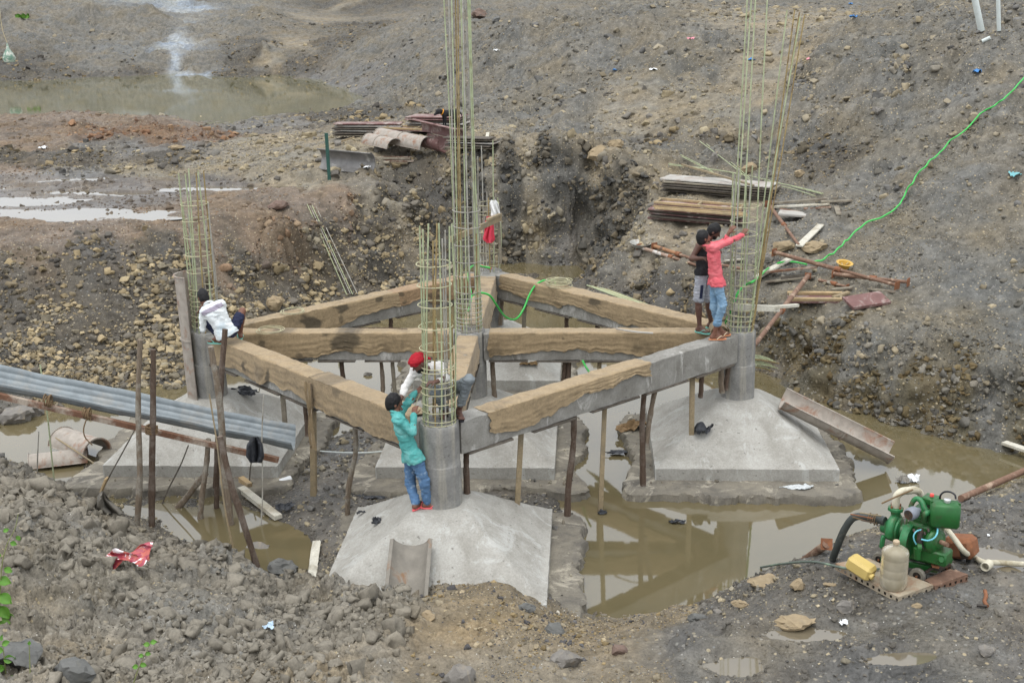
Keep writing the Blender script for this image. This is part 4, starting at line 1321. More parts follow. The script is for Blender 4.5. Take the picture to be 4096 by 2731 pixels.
M_PVC = simple('white_pvc_pipe', lin(205, 212, 208), 0.06, 5, 0.4, lin(160, 160, 150), 4, (0.6, 0.8), bump=0)
M_DKGREEN = simple('dark_green_paint', lin(48, 82, 74), 0.2, 9, 0.6, lin(120, 110, 96), 7, (0.62, 0.75))
M_PALEWOOD = wood('pale_new_timber', lin(184, 160, 122), lin(150, 134, 108), 0.65)
M_WHITEWOOD = wood('cement_white_timber', lin(200, 196, 182), lin(168, 160, 142), 0.85)
M_PINK = simple('pink_paper', lin(222, 150, 160), 0.1, 5, 0.8, bump=0)
M_BLUEP = simple('blue_plastic', lin(70, 130, 190), 0.1, 5, 0.5, bump=0)
M_CLAYROCK = simple('grey_rock', lin(118, 114, 108), 0.2, 9, 0.85, lin(150, 138, 118), 3, bump=0.5, bscale=30, bdist=0.02)
M_TANROCK = simple('tan_rock', lin(146, 130, 104), 0.18, 8, 0.9, lin(140, 128, 108), 3, bump=0.5, bscale=30, bdist=0.02)
M_DARKROCK = simple('dark_rock', lin(98, 98, 95), 0.25, 7, 0.8, lin(120, 116, 104), 2.5, (0.55, 0.7), bump=0.5, bscale=24, bdist=0.02)
M_REDROCK = simple('reddish_rock', lin(112, 94, 84), 0.2, 7, 0.85, lin(100, 94, 88), 3, bump=0.5, bscale=24, bdist=0.02)
M_STRING = simple('cord', lin(176, 162, 130), 0.1, 20, 0.9, bump=0)
M_WIRE = simple('binding_wire', lin(150, 146, 116), 0.15, 20, 0.6, bump=0, metal=0.3)
M_ROPE = simple('coir_rope', lin(112, 92, 68), 0.2, 60, 0.95, bump=0.6, bscale=120)


def hp(x, y, h=0.0, zmin=None):
    p = hit(x, y, 0, zmin); p[2] += h
    return p


def zz(ox, oy, sc):
    return lambda x, y: ((ox + sc * x) * 2352 / 4096, (oy + sc * y) * 2352 / 4096)


def arc_shell(name, label, cat, p0, p1, rad, a0, a1, up=(0, 0, 1), ribs=(0, .5, 1), mat=None, group=None, th=0.010, fl=0.030, squash=1.0):
    """half-cylinder formwork from p0 to p1; angles about the axis, 0 = sideways, 90 = up"""
    p0, p1 = np.asarray(p0, float), np.asarray(p1, float)
    d, s, t = frame_of(p1 - p0, up)
    r = thing(name, label, cat, (p0 + p1) / 2, group)
    an = np.radians(np.linspace(a0, a1, 25)); tt = np.linspace(0, 1, 14)
    def pt(u, rr):
        c = p0 + (p1 - p0) * u
        return c + np.outer(np.cos(an) * rr, s) + np.outer(np.sin(an) * rr * squash, t)
    g = np.array([pt(u, rad) for u in tt])
    mb = MB().sheet(g, th)
    mb.build('shell', mat or M_SHELL, r, 50)
    for q in ribs:
        mb = MB()
        u0, u1 = max(0, q - 0.006), min(1, q + 0.006)
        g = np.array([pt(u0, rad - .001), pt(u0, rad + fl), pt(u1, rad + fl), pt(u1, rad - .001)])
        mb.sheet(np.concatenate([g, g[:1]]))
        mb.build('flange', mat or M_SHELL, r, 30)
    for k in (0, -1):
        e0, e1 = g[0][k] * 0 + pt(0, rad)[k], pt(1, rad)[k]
        out = (pt(0, rad)[k] - p0); out /= np.linalg.norm(out)
        MB().bar(e0 + out * fl * .45, e1 + out * fl * .45, 0.012, fl, upv=out).build('edge_flange', mat or M_SHELL, r, 30)
    return r


G_SHELL = 'curved steel column forms'
# steel form still standing against the left column
arc_shell('column_form', 'rust streaked half tube of steel standing against the left column', 'steel form', (-4.50, -0.02, 0.98), (-4.53, -0.02, 3.14), 0.285, -80, 108, (0, 1, 0), (0, .5, 1), None, G_SHELL)
# leaning trough on the right footing
arc_shell('column_form', 'half pipe trough leaning on the right footing with its lower end in brown water', 'steel form', at(1806, 905, y=-0.25), at(2056, 1030, y=-0.55), 0.25, 176, 350, (0, 0, 1), (0, .56, 1), None, G_SHELL)
# on the front footing
pa, pb = at(943, 1228, y=-5.25), at(930, 1362, y=-5.98)
arc_shell('column_form', 'rust stained half pipe lying on the front face of the front footing', 'steel form', pb, pa, 0.235, 198, 342, (0, -.7, .7), (0, 1), simple('rust_stained_form', lin(126, 121, 112), 0.2, 5, 0.8, lin(128, 100, 76), 2.6, (0.56, 0.68)), G_SHELL, fl=0.05)
# two half buried in the water at the left
q = zz(0, 1300, .5527)
arc_shell('column_form', 'upper of two pale half pipes lying in the water at the left', 'steel form', [*at(*q(455, 850), z=0.12)], [*at(*q(705, 935), z=0.13)], 0.26, 5, 178, (0, 0, 1), (0, 1), None, G_SHELL)
arc_shell('column_form', 'half sunk half pipe lying in front of another at the left', 'steel form', [*at(*q(215, 1025), z=0.02)], [*at(*q(640, 975), z=0.02)], 0.20, 10, 172, (0, 0, 1), (0, 1), None, G_SHELL)
# the heap of forms on the terrace
f = zz(1230, 440, .3189)
a, b = hp(*f(120, 745), .29), hp(*f(790, 800), .27)
arc_shell('column_form', 'half pipe on its side with the smooth hollow facing the camera, beside the green stake', 'steel form', a, b, 0.29, 95, 262, (0, 0, 1), (0, 1), M_SHELLIN, G_SHELL)
b = hp(*f(1110, 640), .36); a = b + V(-1.0, 1.15, .05)
arc_shell('column_form', 'arched half pipe resting on stacked battens, its open end towards the camera', 'steel form', a, b, 0.29, 3, 177, (0, 0, 1), (0, .45, 1), None, G_SHELL)
b = hp(*f(1520, 610), .34); a = b + V(-1.75, 1.7, .10)
arc_shell('column_form', 'longest arched half pipe with two rusty sections on the heap', 'steel form', a, b, 0.30, -10, 170, (0, 0, 1), (0, .5, 1), None, G_SHELL)
b = hp(*f(1745, 580), .40); a = b + V(-.95, 1.1, .06)
arc_shell('column_form', 'upturned half pipe with a red brown inside on the heap', 'steel form', a, b, 0.29, 165, 380, (0, 0, 1), (0, 1), M_REDPLY, G_SHELL)
a, b = hp(*f(1350, 480), .62), hp(*f(1900, 560), .42)
arc_shell('column_form', 'dark red half pipe behind the others on the heap', 'steel form', a, b, 0.28, 70, 200, (0, 0, 1), (0, .5, 1), M_REDPLY, G_SHELL)


def panel(p, size, yaw, pitch, mat, label, battens=0, group=None, roll=0.0, cat='shutter board', bm=None):
    """plywood shutter panel centred at p, optional battens on its face"""
    cy_, sy_ = math.cos(yaw), math.sin(yaw)
    M = Matrix.Rotation(yaw, 3, 'Z') @ Matrix.Rotation(pitch, 3, 'Y') @ Matrix.Rotation(roll, 3, 'X')
    Mn = np.array(M)
    if not battens:
        mb = MB().box(p, size, Mn, 0.004, 0.002)
        return tag(mb.build('shutter_board', mat), label, cat, group)
    r = thing('wooden_shutter', label, cat, p, group)
    MB().box(p, size, Mn, 0.004).build('board', mat, r)
    L, W, T = size
    for k in (-1, 1):
        MB().box(np.asarray(p) + Mn @ V(0, k * (W / 2 - .04), T / 2 + .032), (L, .07, .06), Mn, .005, .002).build('batten', bm or M_PALEWOOD, r)
    for k in np.linspace(-1, 1, battens):
        MB().box(np.asarray(p) + Mn @ V(k * (L / 2 - .05), 0, T / 2 + .030), (.06, W - .155, .05), Mn, .005, .002).build('batten', M_TIMBER, r)
    return r


def stack(name_label, x, y, n, size, yaw, mats, dz, group, z0=0.0, slew=0.05, pitch=0.0, jit=0.08):
    c = hp(x, y, z0)
    labs = ['lowest board', 'second board', 'third board', 'fourth board', 'fifth board', 'sixth board', 'seventh board', 'eighth board']
    for i in range(n):
        lab = ('topmost board' if i == n - 1 else labs[i] + ' from below') + ' in ' + name_label
        p = c + V(random.uniform(-jit, jit), random.uniform(-jit, jit), dz * (i + 0.5))
        panel(p, size, yaw + random.uniform(-slew, slew), pitch + random.uniform(-.012, .012), mats[i % len(mats)], lab, 0, group)
    return c


M_PLYE = [M_DARKWOOD, M_GREYPLY, M_OLDTIMBER, M_REDPLY]
G_PLY = 'stacked shutter boards'
stack('the low stack left of the arched forms', *f(760, 330), 6, (2.3, 0.62, 0.035), -0.13, [M_OLDTIMBER, M_DARKWOOD, M_GREYPLY, M_DARKWOOD, M_GREYPLY, M_REDPLY], 0.075, G_PLY, 0, .1)
stack('the stack under the black dog', *f(1650, 250), 7, (1.9, 1.0, 0.035), -0.22, [M_DARKWOOD, M_OLDTIMBER, M_DARKWOOD, M_GREYPLY, M_DARKWOOD, M_REDPLY, M_REDPLY], 0.07, G_PLY, 0, .06)
c = hp(*f(1380, 330), .22)
panel(c, (2.2, 0.8, .03), -0.2, 0.03, M_REDPLY, 'red shutter panel with pale battens in the form heap', 3, None)
stack('the board pile right of the form heap', *f(2060, 480), 5, (1.5, 0.5, 0.03), -0.30, [M_OLDTIMBER, M_DARKWOOD, M_GREYPLY], 0.07, G_PLY, 0, .16)
for i in range(6):
    x, y = f(1000 + 40 * (i % 3), 690 - 34 * (i // 2))
    p = hp(*f(1040, 695), .04 + .075 * (i // 2)) + V(0.12 * (i % 2), 0.2 * (i % 2) + .05, 0)
    mb = MB().bar(p + V(-.7, .12, 0), p + V(.55 + .1 * (i % 3), -.10, 0), .09, .065, bev=.005, jit=.003)
    tag(mb.build('timber_batten', [M_TIMBER, M_OLDTIMBER, M_REDTIMBER][i % 3]), ['front batten of the bottom layer', 'rear batten of the bottom layer', 'front batten of the middle layer', 'rear batten of the middle layer', 'front batten of the top layer', 'rear batten of the top layer'][i] + ' under the arched half pipe', 'batten', 'battens under the half pipe')
tag(MB().bar(hp(*f(370, 435), .05), hp(*f(590, 390), .12), .07, .05, jit=.002).build('timber_batten', M_TIMBER), 'loose batten on the ground left of the form heap', 'batten')
tag(MB().bar(hp(*f(2225, 535), .05), hp(*f(2265, 420), .30), .09, .04, jit=.002).build('timber_batten', M_WHITEWOOD), 'whitish batten propped on the boards right of the form heap', 'batten')
# green stake
b = hp(*f(275, 885), -.1); t_ = at(*f(235, 290), y=b[1])
tag(MB().bar(b, t_, .10, .03, (0, 1, 0), .004).build('stake', M_DKGREEN), 'dark green steel stake beside the formwork heap', 'stake')

# ---- timber and props on the right bench
g2 = zz(2620, 680, .3401); g3 = zz(2900, 1000, .3401)


def lying(a, b, h=0.05):
    return hp(*a, h), hp(*b, h)


def board(a, b, w_, t_, mat, label, h=0.04, h2=None, roll=0.0, name='timber_board', cat='board', group=None):
    p, q_ = hp(*a, h), hp(*b, h if h2 is None else h2)
    return tag(MB().bar(p, q_, w_, t_, (0, 0, 1), .004, roll, .002).build(name, mat), label, cat, group)


stack('the upper sheet stack behind the standing men', *g2(760, 290), 6, (3.0, 0.75, 0.035), -0.42, [M_DARKWOOD, M_OLDTIMBER, M_DARKWOOD, M_DARKWOOD, M_OLDTIMBER, M_GREYPLY], 0.062, 'upper board stack', 0, .05, .02)
c = hp(*g2(500, 620), .0)
stack('the lower red stack behind the standing men', *g2(500, 600), 5, (2.35, 0.85, 0.035), -0.30, [M_REDPLY, M_DARKWOOD, M_REDPLY, M_DARKWOOD, M_REDPLY], 0.06, 'lower board stack', 0, .04, .03)
panel(c + V(0.05, .15, .40), (2.2, 0.62, .02), -0.30, 0.035, M_REDPLY, 'panel with pale orange battens lying on the lower stack', 3, None)
for k, (a_, b_) in enumerate(((g2(140, 430), g2(930, 590)), (g2(125, 475), g2(930, 625)))):
    p = c + V(0.03 * k, -.32 - .1 * k, .37 - .03 * k)
    tag(MB().bar(p + V(-1.1, .33, .05), p + V(1.12, -.36, -.03), .07, .055, jit=.003).build('timber_batten', M_PALEWOOD), ['upper', 'lower'][k] + ' loose pale batten along the edge of the lower stack', 'batten')
p0 = hp(*g2(310, 145), .48); p1 = hp(*g2(1150, 420), .5)
tag(MB().bar(p0, p1, .06, .05, jit=.002).build('timber_batten', M_TIMBER), 'long batten lying on top of the upper stack of sheets', 'batten')
G_BRD = 'boards scattered on the right bench'
board(g2(1380, 430), g2(2140, 375), .12, .05, M_OLDTIMBER, 'long weathered board right of the sheet stacks', .08, group=G_BRD)
board(g2(1400, 460), g2(2040, 430), .14, .05, M_WHITEWOOD, 'pale weathered board lying below the long one', .05, group=G_BRD)
board(g2(1950, 400), g2(2310, 388), .09, .05, M_OLDTIMBER, 'board end pointing right beyond the scattered boards', .05, group=G_BRD)
board(g2(1470, 480), g2(1700, 520), .10, .04, M_REDTIMBER, 'short brown board below the pale one', .04, group=G_BRD)
board(g2(1750, 480), g2(2070, 470), .10, .04, M_REDTIMBER, 'brown board lying across others near the small grey panel', .05, group=G_BRD)
board(g2(2130, 450), g2(2160, 550), .12, .04, M_OLDTIMBER, 'short thick board end lying alone at the right', .04, group=G_BRD)
panel(hp(*g2(1690, 560), .08), (.95, .5, .05), -0.25, 0.06, M_GREYPLY, 'small white splashed panel lying on the bench', 0)
board(g2(1690, 935), g2(1950, 680), .16, .04, M_WHITEWOOD, 'whitish green board lying end on beside the rusty pipe', .07, group=G_BRD)
board(g3(360, 395), g3(790, 140), .16, .05, M_WHITEWOOD, 'pale board pointing up the slope under the green hose', .10, group=G_BRD)
board(g3(410, 372), g3(1080, 300), .14, .035, M_REDTIMBER, 'thin brown board lying across the loose timber', .18, group=G_BRD)
board(g3(480, 425), g3(1060, 372), .13, .04, M_OLDTIMBER, 'grey board below the thin brown one', .08, group=G_BRD)
board(g3(660, 385), g3(990, 350), .10, .06, M_DARKWOOD, 'dark timber between two boards below the hose', .10, group=G_BRD)
board(g3(520, 95), g3(720, 15), .13, .05, M_TIMBER, 'tan board above the plate of the long rusty pipe', .06, group=G_BRD)
board(g3(1260, 495), g3(1500, 485), .12, .05, M_OLDTIMBER, 'short grey board under the pair of rusty pipes', .05, group=G_BRD)
board(g3(1270, 590), g3(1455, 525), .11, .05, M_TIMBER, 'short tan board right of the red panel', .05, group=G_BRD)
board(g3(1690, 480), g3(1990, 520), .08, .04, M_OLDTIMBER, 'grey batten half hidden below the pipe ends', .03, group=G_BRD)
board(g3(0, 160), g3(220, 140), .12, .04, M_WHITEWOOD, 'whitish board behind the cage of the right column', .06, group=G_BRD)
panel(hp(*g3(1060, 640), .10), (1.1, .34, .04), -0.03, 0.0, M_REDPLY, 'short red panel with battens on the edge of the bench', 2, None, .25)
panel(hp(*g3(1660, 640), .08), (.85, .42, .06), 0.35, -.05, M_REDPLY, 'pinkish grey panel lying alone at the bench edge', 0, None, .3)
# batten nailed out of the right cage
pq = at(*g3(70, 668), y=-0.1); p2 = at(*g3(640, 690), y=0.15); p3 = at(*g3(855, 650), y=0.5)
tag(MB().bar(pq, p2, .05, .10, (0, 0, 1), .004).build('timber_board', M_WHITEWOOD), 'white board sticking out level from the right cage', 'board')
tag(MB().bar(p2 + V(-.08, -.05, .04), p3, .07, .05, (0, 0, 1), .004).build('timber_board', M_WHITEWOOD), 'short white batten at the end of the level board', 'board')


def jack(a, b, r, label, ha=.10, hb=.10, plates=(1, 1), mat=None, pa=None, pb=None, ps=.17):
    p = hp(*a, ha) if pa is None else pa
    q_ = hp(*b, hb) if pb is None else pb
    rt_ = thing('scaffold_prop', label, 'steel prop', (p + q_) / 2, 'rusty steel props')
    d, s, t = frame_of(q_ - p)
    m = p + (q_ - p) * .55
    MB().cyl(p, m, r, n=12).build('outer_tube', mat or M_RUST, rt_, 40)
    MB().cyl(m, q_, r * .8, n=12).build('inner_tube', M_RUST, rt_, 40)
    MB().cyl(m - d * .09, m + d * .05, r * 1.35, n=12).build('collar', M_RUSTO, rt_, 40)
    for e, on in ((p, plates[0]), (q_, plates[1])):
        if on:
            MB().box(e, (.014, ps, ps), np.stack([d, s, t], 1), .003).build('end_plate', M_RUSTO, rt_)
    return rt_


jack(g2(1330, 480), g2(1690, 930), .045, 'rusty steel prop slanting down the bench with its square plate at the top', .16, .08, (1, 0))
jack(g3(575, 130), g3(2020, 490), .045, 'longest rusty prop, lying under the green hose with plates at both ends', .18, .12)
jack(g3(1270, 350), g3(2150, 460), .045, 'rusty prop lying just behind the longest one', .12, .14)
jack(g3(1100, 385), g3(1440, 465), .035, 'short rusty prop end crossing under the longest one', .06, .05, (0, 1), ps=.12)
pt = hp(*g3(970, 425), .22); pb_ = at(*g3(345, 1120), y=0.7)
jack(None, None, .05, 'rusty prop leaning against the right column from the bench', pa=pt, pb=pb_, plates=(1, 0), ps=.13)
g6 = zz(2500, 700, .4677)
jack(g6(120, 655), g6(640, 822), .045, 'rust and white prop lying near the metal basin', .08, .10, (1, 0), simple('white_splashed_prop', lin(150, 128, 112), .2, 10, .8, lin(206, 204, 198), 1.2, (.46, .52)))
jack(g6(250, 645), g6(640, 775), .045, 'rusty prop with a black painted end behind the two men', .08, .10, (1, 0), simple('black_and_rust_prop', lin(150, 112, 82), .2, 10, .8, lin(60, 58, 58), 1.0, (.5, .54)))
jack(g6(560, 765), g6(1010, 845), .04, 'rusty prop behind the knees of the two men', .10, .10, (0, 0))
# basin and hard hat
b = hp(*g6(130, 632))
o = MB().lathe(b, [(.02, .008), (.13, .006), (.19, .045), (.245, .13), (.262, .135), (.262, .125), (.235, .115), (.18, .03), (.12, 0.0), (.01, 0.0)][::-1], 28, (.05, -.1, 1)).build('metal_basin', simple('dented_aluminium', lin(176, 176, 170), .12, 7, .5, lin(140, 112, 92), 4, (.58, .7), metal=.4), None, 50)
tag(o, 'round grey metal basin lying on the bench near the pit edge', 'basin')
b = hp(*g3(1392, 235))
r = thing('hard_hat', 'yellow hard hat lying upside down on the right bench', 'hard hat', b)
M_YEL = simple('yellow_plastic', lin(190, 152, 70), .1, 6, .45, lin(180, 140, 70), 4, (.6, .75), bump=.1)
MB().lathe(b, [(.02, .0), (.07, .01), (.11, .05), (.125, .11), (.13, .13), (.175, .14), (.178, .146), (.125, .14), (.115, .11), (.10, .055), (.06, .02), (.01, .012)], 28, (.1, -.2, 1)).build('hat_shell', M_YEL, r, 50)
for k in range(2):
    a_ = k * 1.5 + .4
    pts = [b + V(math.cos(a_) * .115, math.sin(a_) * .115, .13), b + V(0, 0, .07), b + V(-math.cos(a_) * .115, -math.sin(a_) * .115, .13)]
    MB().tube(spline(pts, 10), .012, 6, flat=.4).build('suspension_strap', M_STRING, r)

# ---- loose reinforcement bars
def bar_run(pts, label, r=.009, group=None, mat=None):
    return tag(MB().tube(spline(pts, 16), r, 6).build('loose_bar', mat or M_REB[0]), label, 'steel bar', group)


h3 = zz(2600, 0, .6361)
BR = [((115, 1055), (560, 1120), (1080, 1240), 'bar running from far left across to the right tip'), ((120, 1065), (400, 1095), (600, 1125), 'short bar just below the leftmost crossing bar'),
      ((190, 1005), (350, 1085), (540, 1192), 'bar pointing at the upper sheet stack'), ((200, 1015), (380, 1105), (600, 1215), 'bar lying close along the one that points at the sheets'),
      ((310, 915), (520, 1075), (745, 1255), 'steepest bar, starting highest on the slope'), ((355, 930), (540, 1075), (740, 1245), 'bar beside the steepest one'),
      ((720, 1165), (900, 1200), (1090, 1240), 'bar on the right reaching furthest out'), ((725, 1178), (880, 1215), (1040, 1262), 'lowest bar on the right')]
for a_, b_, c_, lab in BR:
    bar_run([hp(*h3(*a_), .10), hp(*h3(*b_), .12), hp(*h3(*c_), .08)], 'green ' + lab + ' behind the right cage', .011, 'loose bars on the right slope')
for k, (x0, x1) in enumerate(((706, 788), (712, 796), (717, 801), (726, 812))):
    top = hp(x0, 473 + k * 1.5, .03); bot = at(x1, 688, y=6.2)
    bot = hp(x1 - 1, 660, .06) + (hp(x1 - 1, 660, .06) - top) * .12
    bar_run([top, (top + bot) / 2 + V(0, -.05, .04 - .0), bot], ['leftmost', 'second', 'third', 'rightmost'][k] + ' of the pale bars leaning down the rubble slope', .011, 'bars leaning on the rubble slope', M_REB[2] if k % 2 else M_REB[0])
for k in range(9):
    a_ = at(1348 + k * 6, 655 + k * 1.2, y=4.0 - k * .06); b_ = at(1440 + k * 6.5, 690 + k * 1.4, y=2.4 - k * .05)
    bar_run([a_, (a_ + b_) / 2, b_], 'green bar end in the fan of bars behind the rear right beam', .012, 'fan of bars behind the rear right beam', M_REB[1] if k % 4 == 3 else M_REB[0])
for k in range(9):
    a_ = at(1722, 815 + k * 3.4, y=.75 + .02 * k); b_ = at(1768 + (k * 7) % 24, 824 + k * 3.6, y=2.0)
    bar_run([a_, (a_ + b_) / 2 + V(0, 0, .02), b_], 'green bar end in the bundle poking out behind the right column', .012, 'bundle of bars behind the right column', M_REB[1] if k % 5 == 3 else M_REB[0])


def ring_of(c, rad, n, label, name='wire_coil', th=.006, spread=.02, group=None):
    mb = MB()
    for k in range(n):
        an = np.linspace(0, 2 * math.pi, 40, endpoint=False)
        ox, oy = random.gauss(0, spread), random.gauss(0, spread)
        rr = rad * (1 + random.gauss(0, .05))
        tx, ty = random.gauss(0, .04), random.gauss(0, .04)
        mb.tube(np.stack([c[0] + ox + rr * np.cos(an), c[1] + oy + rr * np.sin(an), c[2] + k * .010 + tx * np.cos(an) * rr + ty * np.sin(an) * rr], 1), th, 5, closed=True)
    return tag(mb.build(name, M_TIE, None, 60), label, 'steel ring', group)


ring_of(at(671, 715, z=ZB + .05), .19, 3, 'steel tie ring lying on the beam below the rubble slope', 'tie_ring')
ring_of(at(622, 759, z=ZB + .05), .20, 3, 'steel tie ring lying on the middle beam beside the crouching man', 'tie_ring')
ring_of(at(1281, 652, z=ZB + .05), .21, 9, 'thick coil of tie rings on the rear right beam by the green hose', th=.007, spread=.03)
tag(MB().tube(spline([at(1415, 755, z=ZB + .06), at(1460, 762, z=ZB + .07), at(1500, 765, z=ZB + .05)], 10), .014, 7).build('steel_rod', M_GREYPLY), 'grey rod lying beside the burlap roll', 'rod')
tag(MB().tube(spline([at(1094, 606, z=ZB + .04), at(1118, 614, z=ZB + .05), at(1128, 617, z=ZB + .04)], 8), .02, 7).build('tool_handle', simple('orange_plastic', lin(226, 100, 50), .1, 6, .4, bump=0)), 'small orange tool handle on the rear column head', 'tool')
tag(MB().tube(spline([at(823, 753, z=ZB + .05), at(890, 753, z=ZB + .05), at(936, 756, z=ZB + .04)], 8), .008, 6).build('stick', M_BARK), 'thin brown stick lying on the middle beam', 'stick')

# ---- the plank tied between the centre and rear cages, the clothes and the form board
p0, p1 = at(1036, 550, y=-0.12), at(1150, 502, y=4.1)
tag(MB().bar(p0, p1, .04, .10, (0, 0, 1), .004).build('timber_board', M_TIMBER), 'board tied level between the centre cage and the rear cage', 'board')
tag(MB().bar(p0 + (p1 - p0) * .70 + V(0, -.03, .085), p1 + V(0.0, -.05, .09), .07, .05, (0, 0, 1), .004).build('timber_batten', M_TIMBER), 'short batten lying on the tied board near the white cloth', 'batten')
p0 = at(1150, 605, y=BY - .1); p1 = at(1145, 492, y=BY - .1)
tag(MB().bar(p0, p1, .05, .09, (0, 1, 0), .004).build('timber_board', M_OLDTIMBER), 'upright cement coated board beside the rear cage', 'board')


def cloth(name, label, mat, outline, yw, depth=.05, nx=26, ny=40, seed=0, cat='cloth', col=None):
    """hanging folded cloth: outline = list of (picture y, left x, right x) at distance plane y = yw"""
    ys = np.linspace(outline[0][0], outline[-1][0], ny)
    xl = np.interp(ys, [o[0] for o in outline], [o[1] for o in outline]); xr = np.interp(ys, [o[0] for o in outline], [o[2] for o in outline])
    G = []
    for i, yy in enumerate(ys):
        row = []
        for j, u in enumerate(np.linspace(0, 1, nx)):
            fd = depth * (math.sin(u * 15 + 2 * math.sin(i * .12 + seed)) * .5 + math.sin(u * 7 + i * .05 + seed) * .7)
            edge = .5 * math.sin(i * .5 + seed)
            row.append(at(xl[i] + (xr[i] - xl[i]) * u + edge * (u - .5), yy, y=yw + fd - .05 * math.sin(u * math.pi)))
        G.append(row)
    mb = MB().sheet(np.array(G), .010)
    return tag(mb.build(name, mat, None, 70), label, cat)


M_CLW = simple('white_cotton', lin(222, 222, 220), .06, 9, .9, lin(190, 186, 180), 5, (.55, .75), .3, 60, .006)
M_CLR = simple('red_cotton', lin(204, 66, 84), .10, 9, .9, bump=.3, bscale=60)
cloth('hung_cloth', 'white cloth hung over the bars of the rear cage', M_CLW, [(460, 1129, 1139), (468, 1125, 1145), (485, 1128, 1148), (510, 1131, 1150)], BY - .26, .07, seed=1)
cloth('hung_shirt', 'red shirt hanging on the rear cage under the tied board', M_CLR, [(497, 1119, 1131), (515, 1114, 1133), (535, 1112, 1135), (550, 1110, 1136), (558, 1118, 1130)], BY - .24, .06, seed=4, cat='shirt')

# ---- green hoses
def hose(pts, label, r=.019):
    return tag(MB().tube(spline(pts, 140), r, 9).build('water_hose', M_HOSE, None, 60), label, 'hose')


HP = [(2420, 140), (2352, 196), (2320, 228), (2290, 252), (2255, 274), (2220, 312), (2180, 342), (2150, 374), (2112, 412), (2085, 450), (2066, 482), (2040, 505), (1990, 527), (1952, 556), (1925, 583), (1895, 606), (1862, 612)]
HPD = spline(np.array([(x, y, 0) for x, y in HP]), 70)
HPP = np.array([hp(x, y, .05) for x, y, _ in HPD])
HPP[:, 2] = np.max([np.roll(HPP[:, 2], k) for k in (-1, 0, 1)], axis=0) + .04
HPP[0, 2] = HPP[1, 2]; HPP[-1, 2] = HPP[-2, 2]
hose(HPP, 'long green hose running down the right slope')
e0 = hp(1852, 613, .05)
hose([e0] + [hp(x, y, .07) for x, y in ((1820, 609), (1790, 611), (1765, 624))] + [at(1738, 641, y=.35), at(1712, 655, y=.12), at(1695, 672, y=.0), at(1684, 700, y=-.02), at(1672, 728, y=.12), at(1663, 750, y=.3)], 'green hose end passing through the right cage')
h4 = zz(1750, 1000, .2232)
hose([at(*h4(940, 320), y=4.1), at(*h4(830, 300), y=4.0), at(*h4(690, 275), y=3.4), at(*h4(600, 305), y=2.6), at(*h4(565, 370), y=2.0), at(*h4(553, 470), y=1.4), at(*h4(575, 640), y=1.0), at(*h4(600, 800), y=.8), at(*h4(590, 940), y=.5), at(*h4(555, 1100), y=.3)], 'green hose dropping through the centre cage')
hose([at(*h4(618, 815), y=1.3), at(*h4(730, 770), y=1.5), at(*h4(860, 780), y=1.6), at(*h4(960, 840), y=1.7), at(*h4(1080, 1020), y=1.9), at(*h4(1200, 1180), y=2.2), at(*h4(1340, 1246), y=2.5), at(*h4(1450, 1200), y=2.75), at(*h4(1560, 1020), y=2.95), at(*h4(1650, 800), y=3.1), at(*h4(1760, 630), y=3.2), at(*h4(1900, 548), y=3.25), at(*h4(2060, 548), y=3.3), at(*h4(2110, 580), y=3.2)], 'green hose hanging in a loop between the centre cage and the wire coil')
hose([at(1338, 828, y=1.0), at(1346, 843, y=.5), at(1358, 860, y=.1)], 'short bit of green hose under the middle beam')

# ---- left: chute, rail, poles
P0, P1 = at(-70, 872, y=-2.75), at(676, 1024, y=-2.35)
chute = thing('corrugated_chute', 'long corrugated metal chute sloping in from the left on poles', 'chute', (P0 + P1) / 2)
for k, (u0, u1) in enumerate(((0.0, .47), (.44, .83), (.80, 1.0))):
    G = []
    for u in np.linspace(u0, u1, 24):
        c = P0 + (P1 - P0) * u
        d, s, t = frame_of(P1 - P0)
        s = -s if s[1] > 0 else s           # towards the camera
        row = []
        for v in np.linspace(0, 1, 60):
            a = -1.2 + 2.35 * v
            rr = .27 + .008 * math.cos(v * 2 * math.pi * 9.5)
            hh = (1 - math.cos(a)) * (.44 if a < 0 else .30) + .007 * math.sin(v * 2 * math.pi * 9.5)
            row.append(c + s * (math.sin(a) * rr * .98) + V(0, 0, 1) * (hh * 1.0 - .05 + k * .006 + .02 * fbm(np.array([u * 9.]), np.array([v * 3.]), 7, 2)[0]))
        G.append(row)
    MB().sheet(np.array(G)[:, ::-1], .004).build('corrugated_sheet', M_GALV, chute, 60)
R0, R1 = at(-70, 893, y=-3.05), at(640, 1056, y=-2.62)
tag(MB().bar(R0, R1, .07, .085, (0, 0, 1), .006, 0, .002).build('timber_rail', M_REDTIMBER), 'red brown timber rail under the corrugated chute', 'rail')


def stand(x0, y0, x1, y1, r, mat, label, z=0.0, square=None, cat='pole', dy=0.0, group='poles around the chute', name='wooden_pole', sink=.15):
    b_ = at(x1, y1, z=z) if z is not None else hp(x1, y1, 0, 0)
    t_ = at(x0, y0, y=b_[1] + dy)
    d = (t_ - b_) / np.linalg.norm(t_ - b_)
    return pole(name, b_ - d * sink, t_, r, mat, label, cat, group, .008, square)


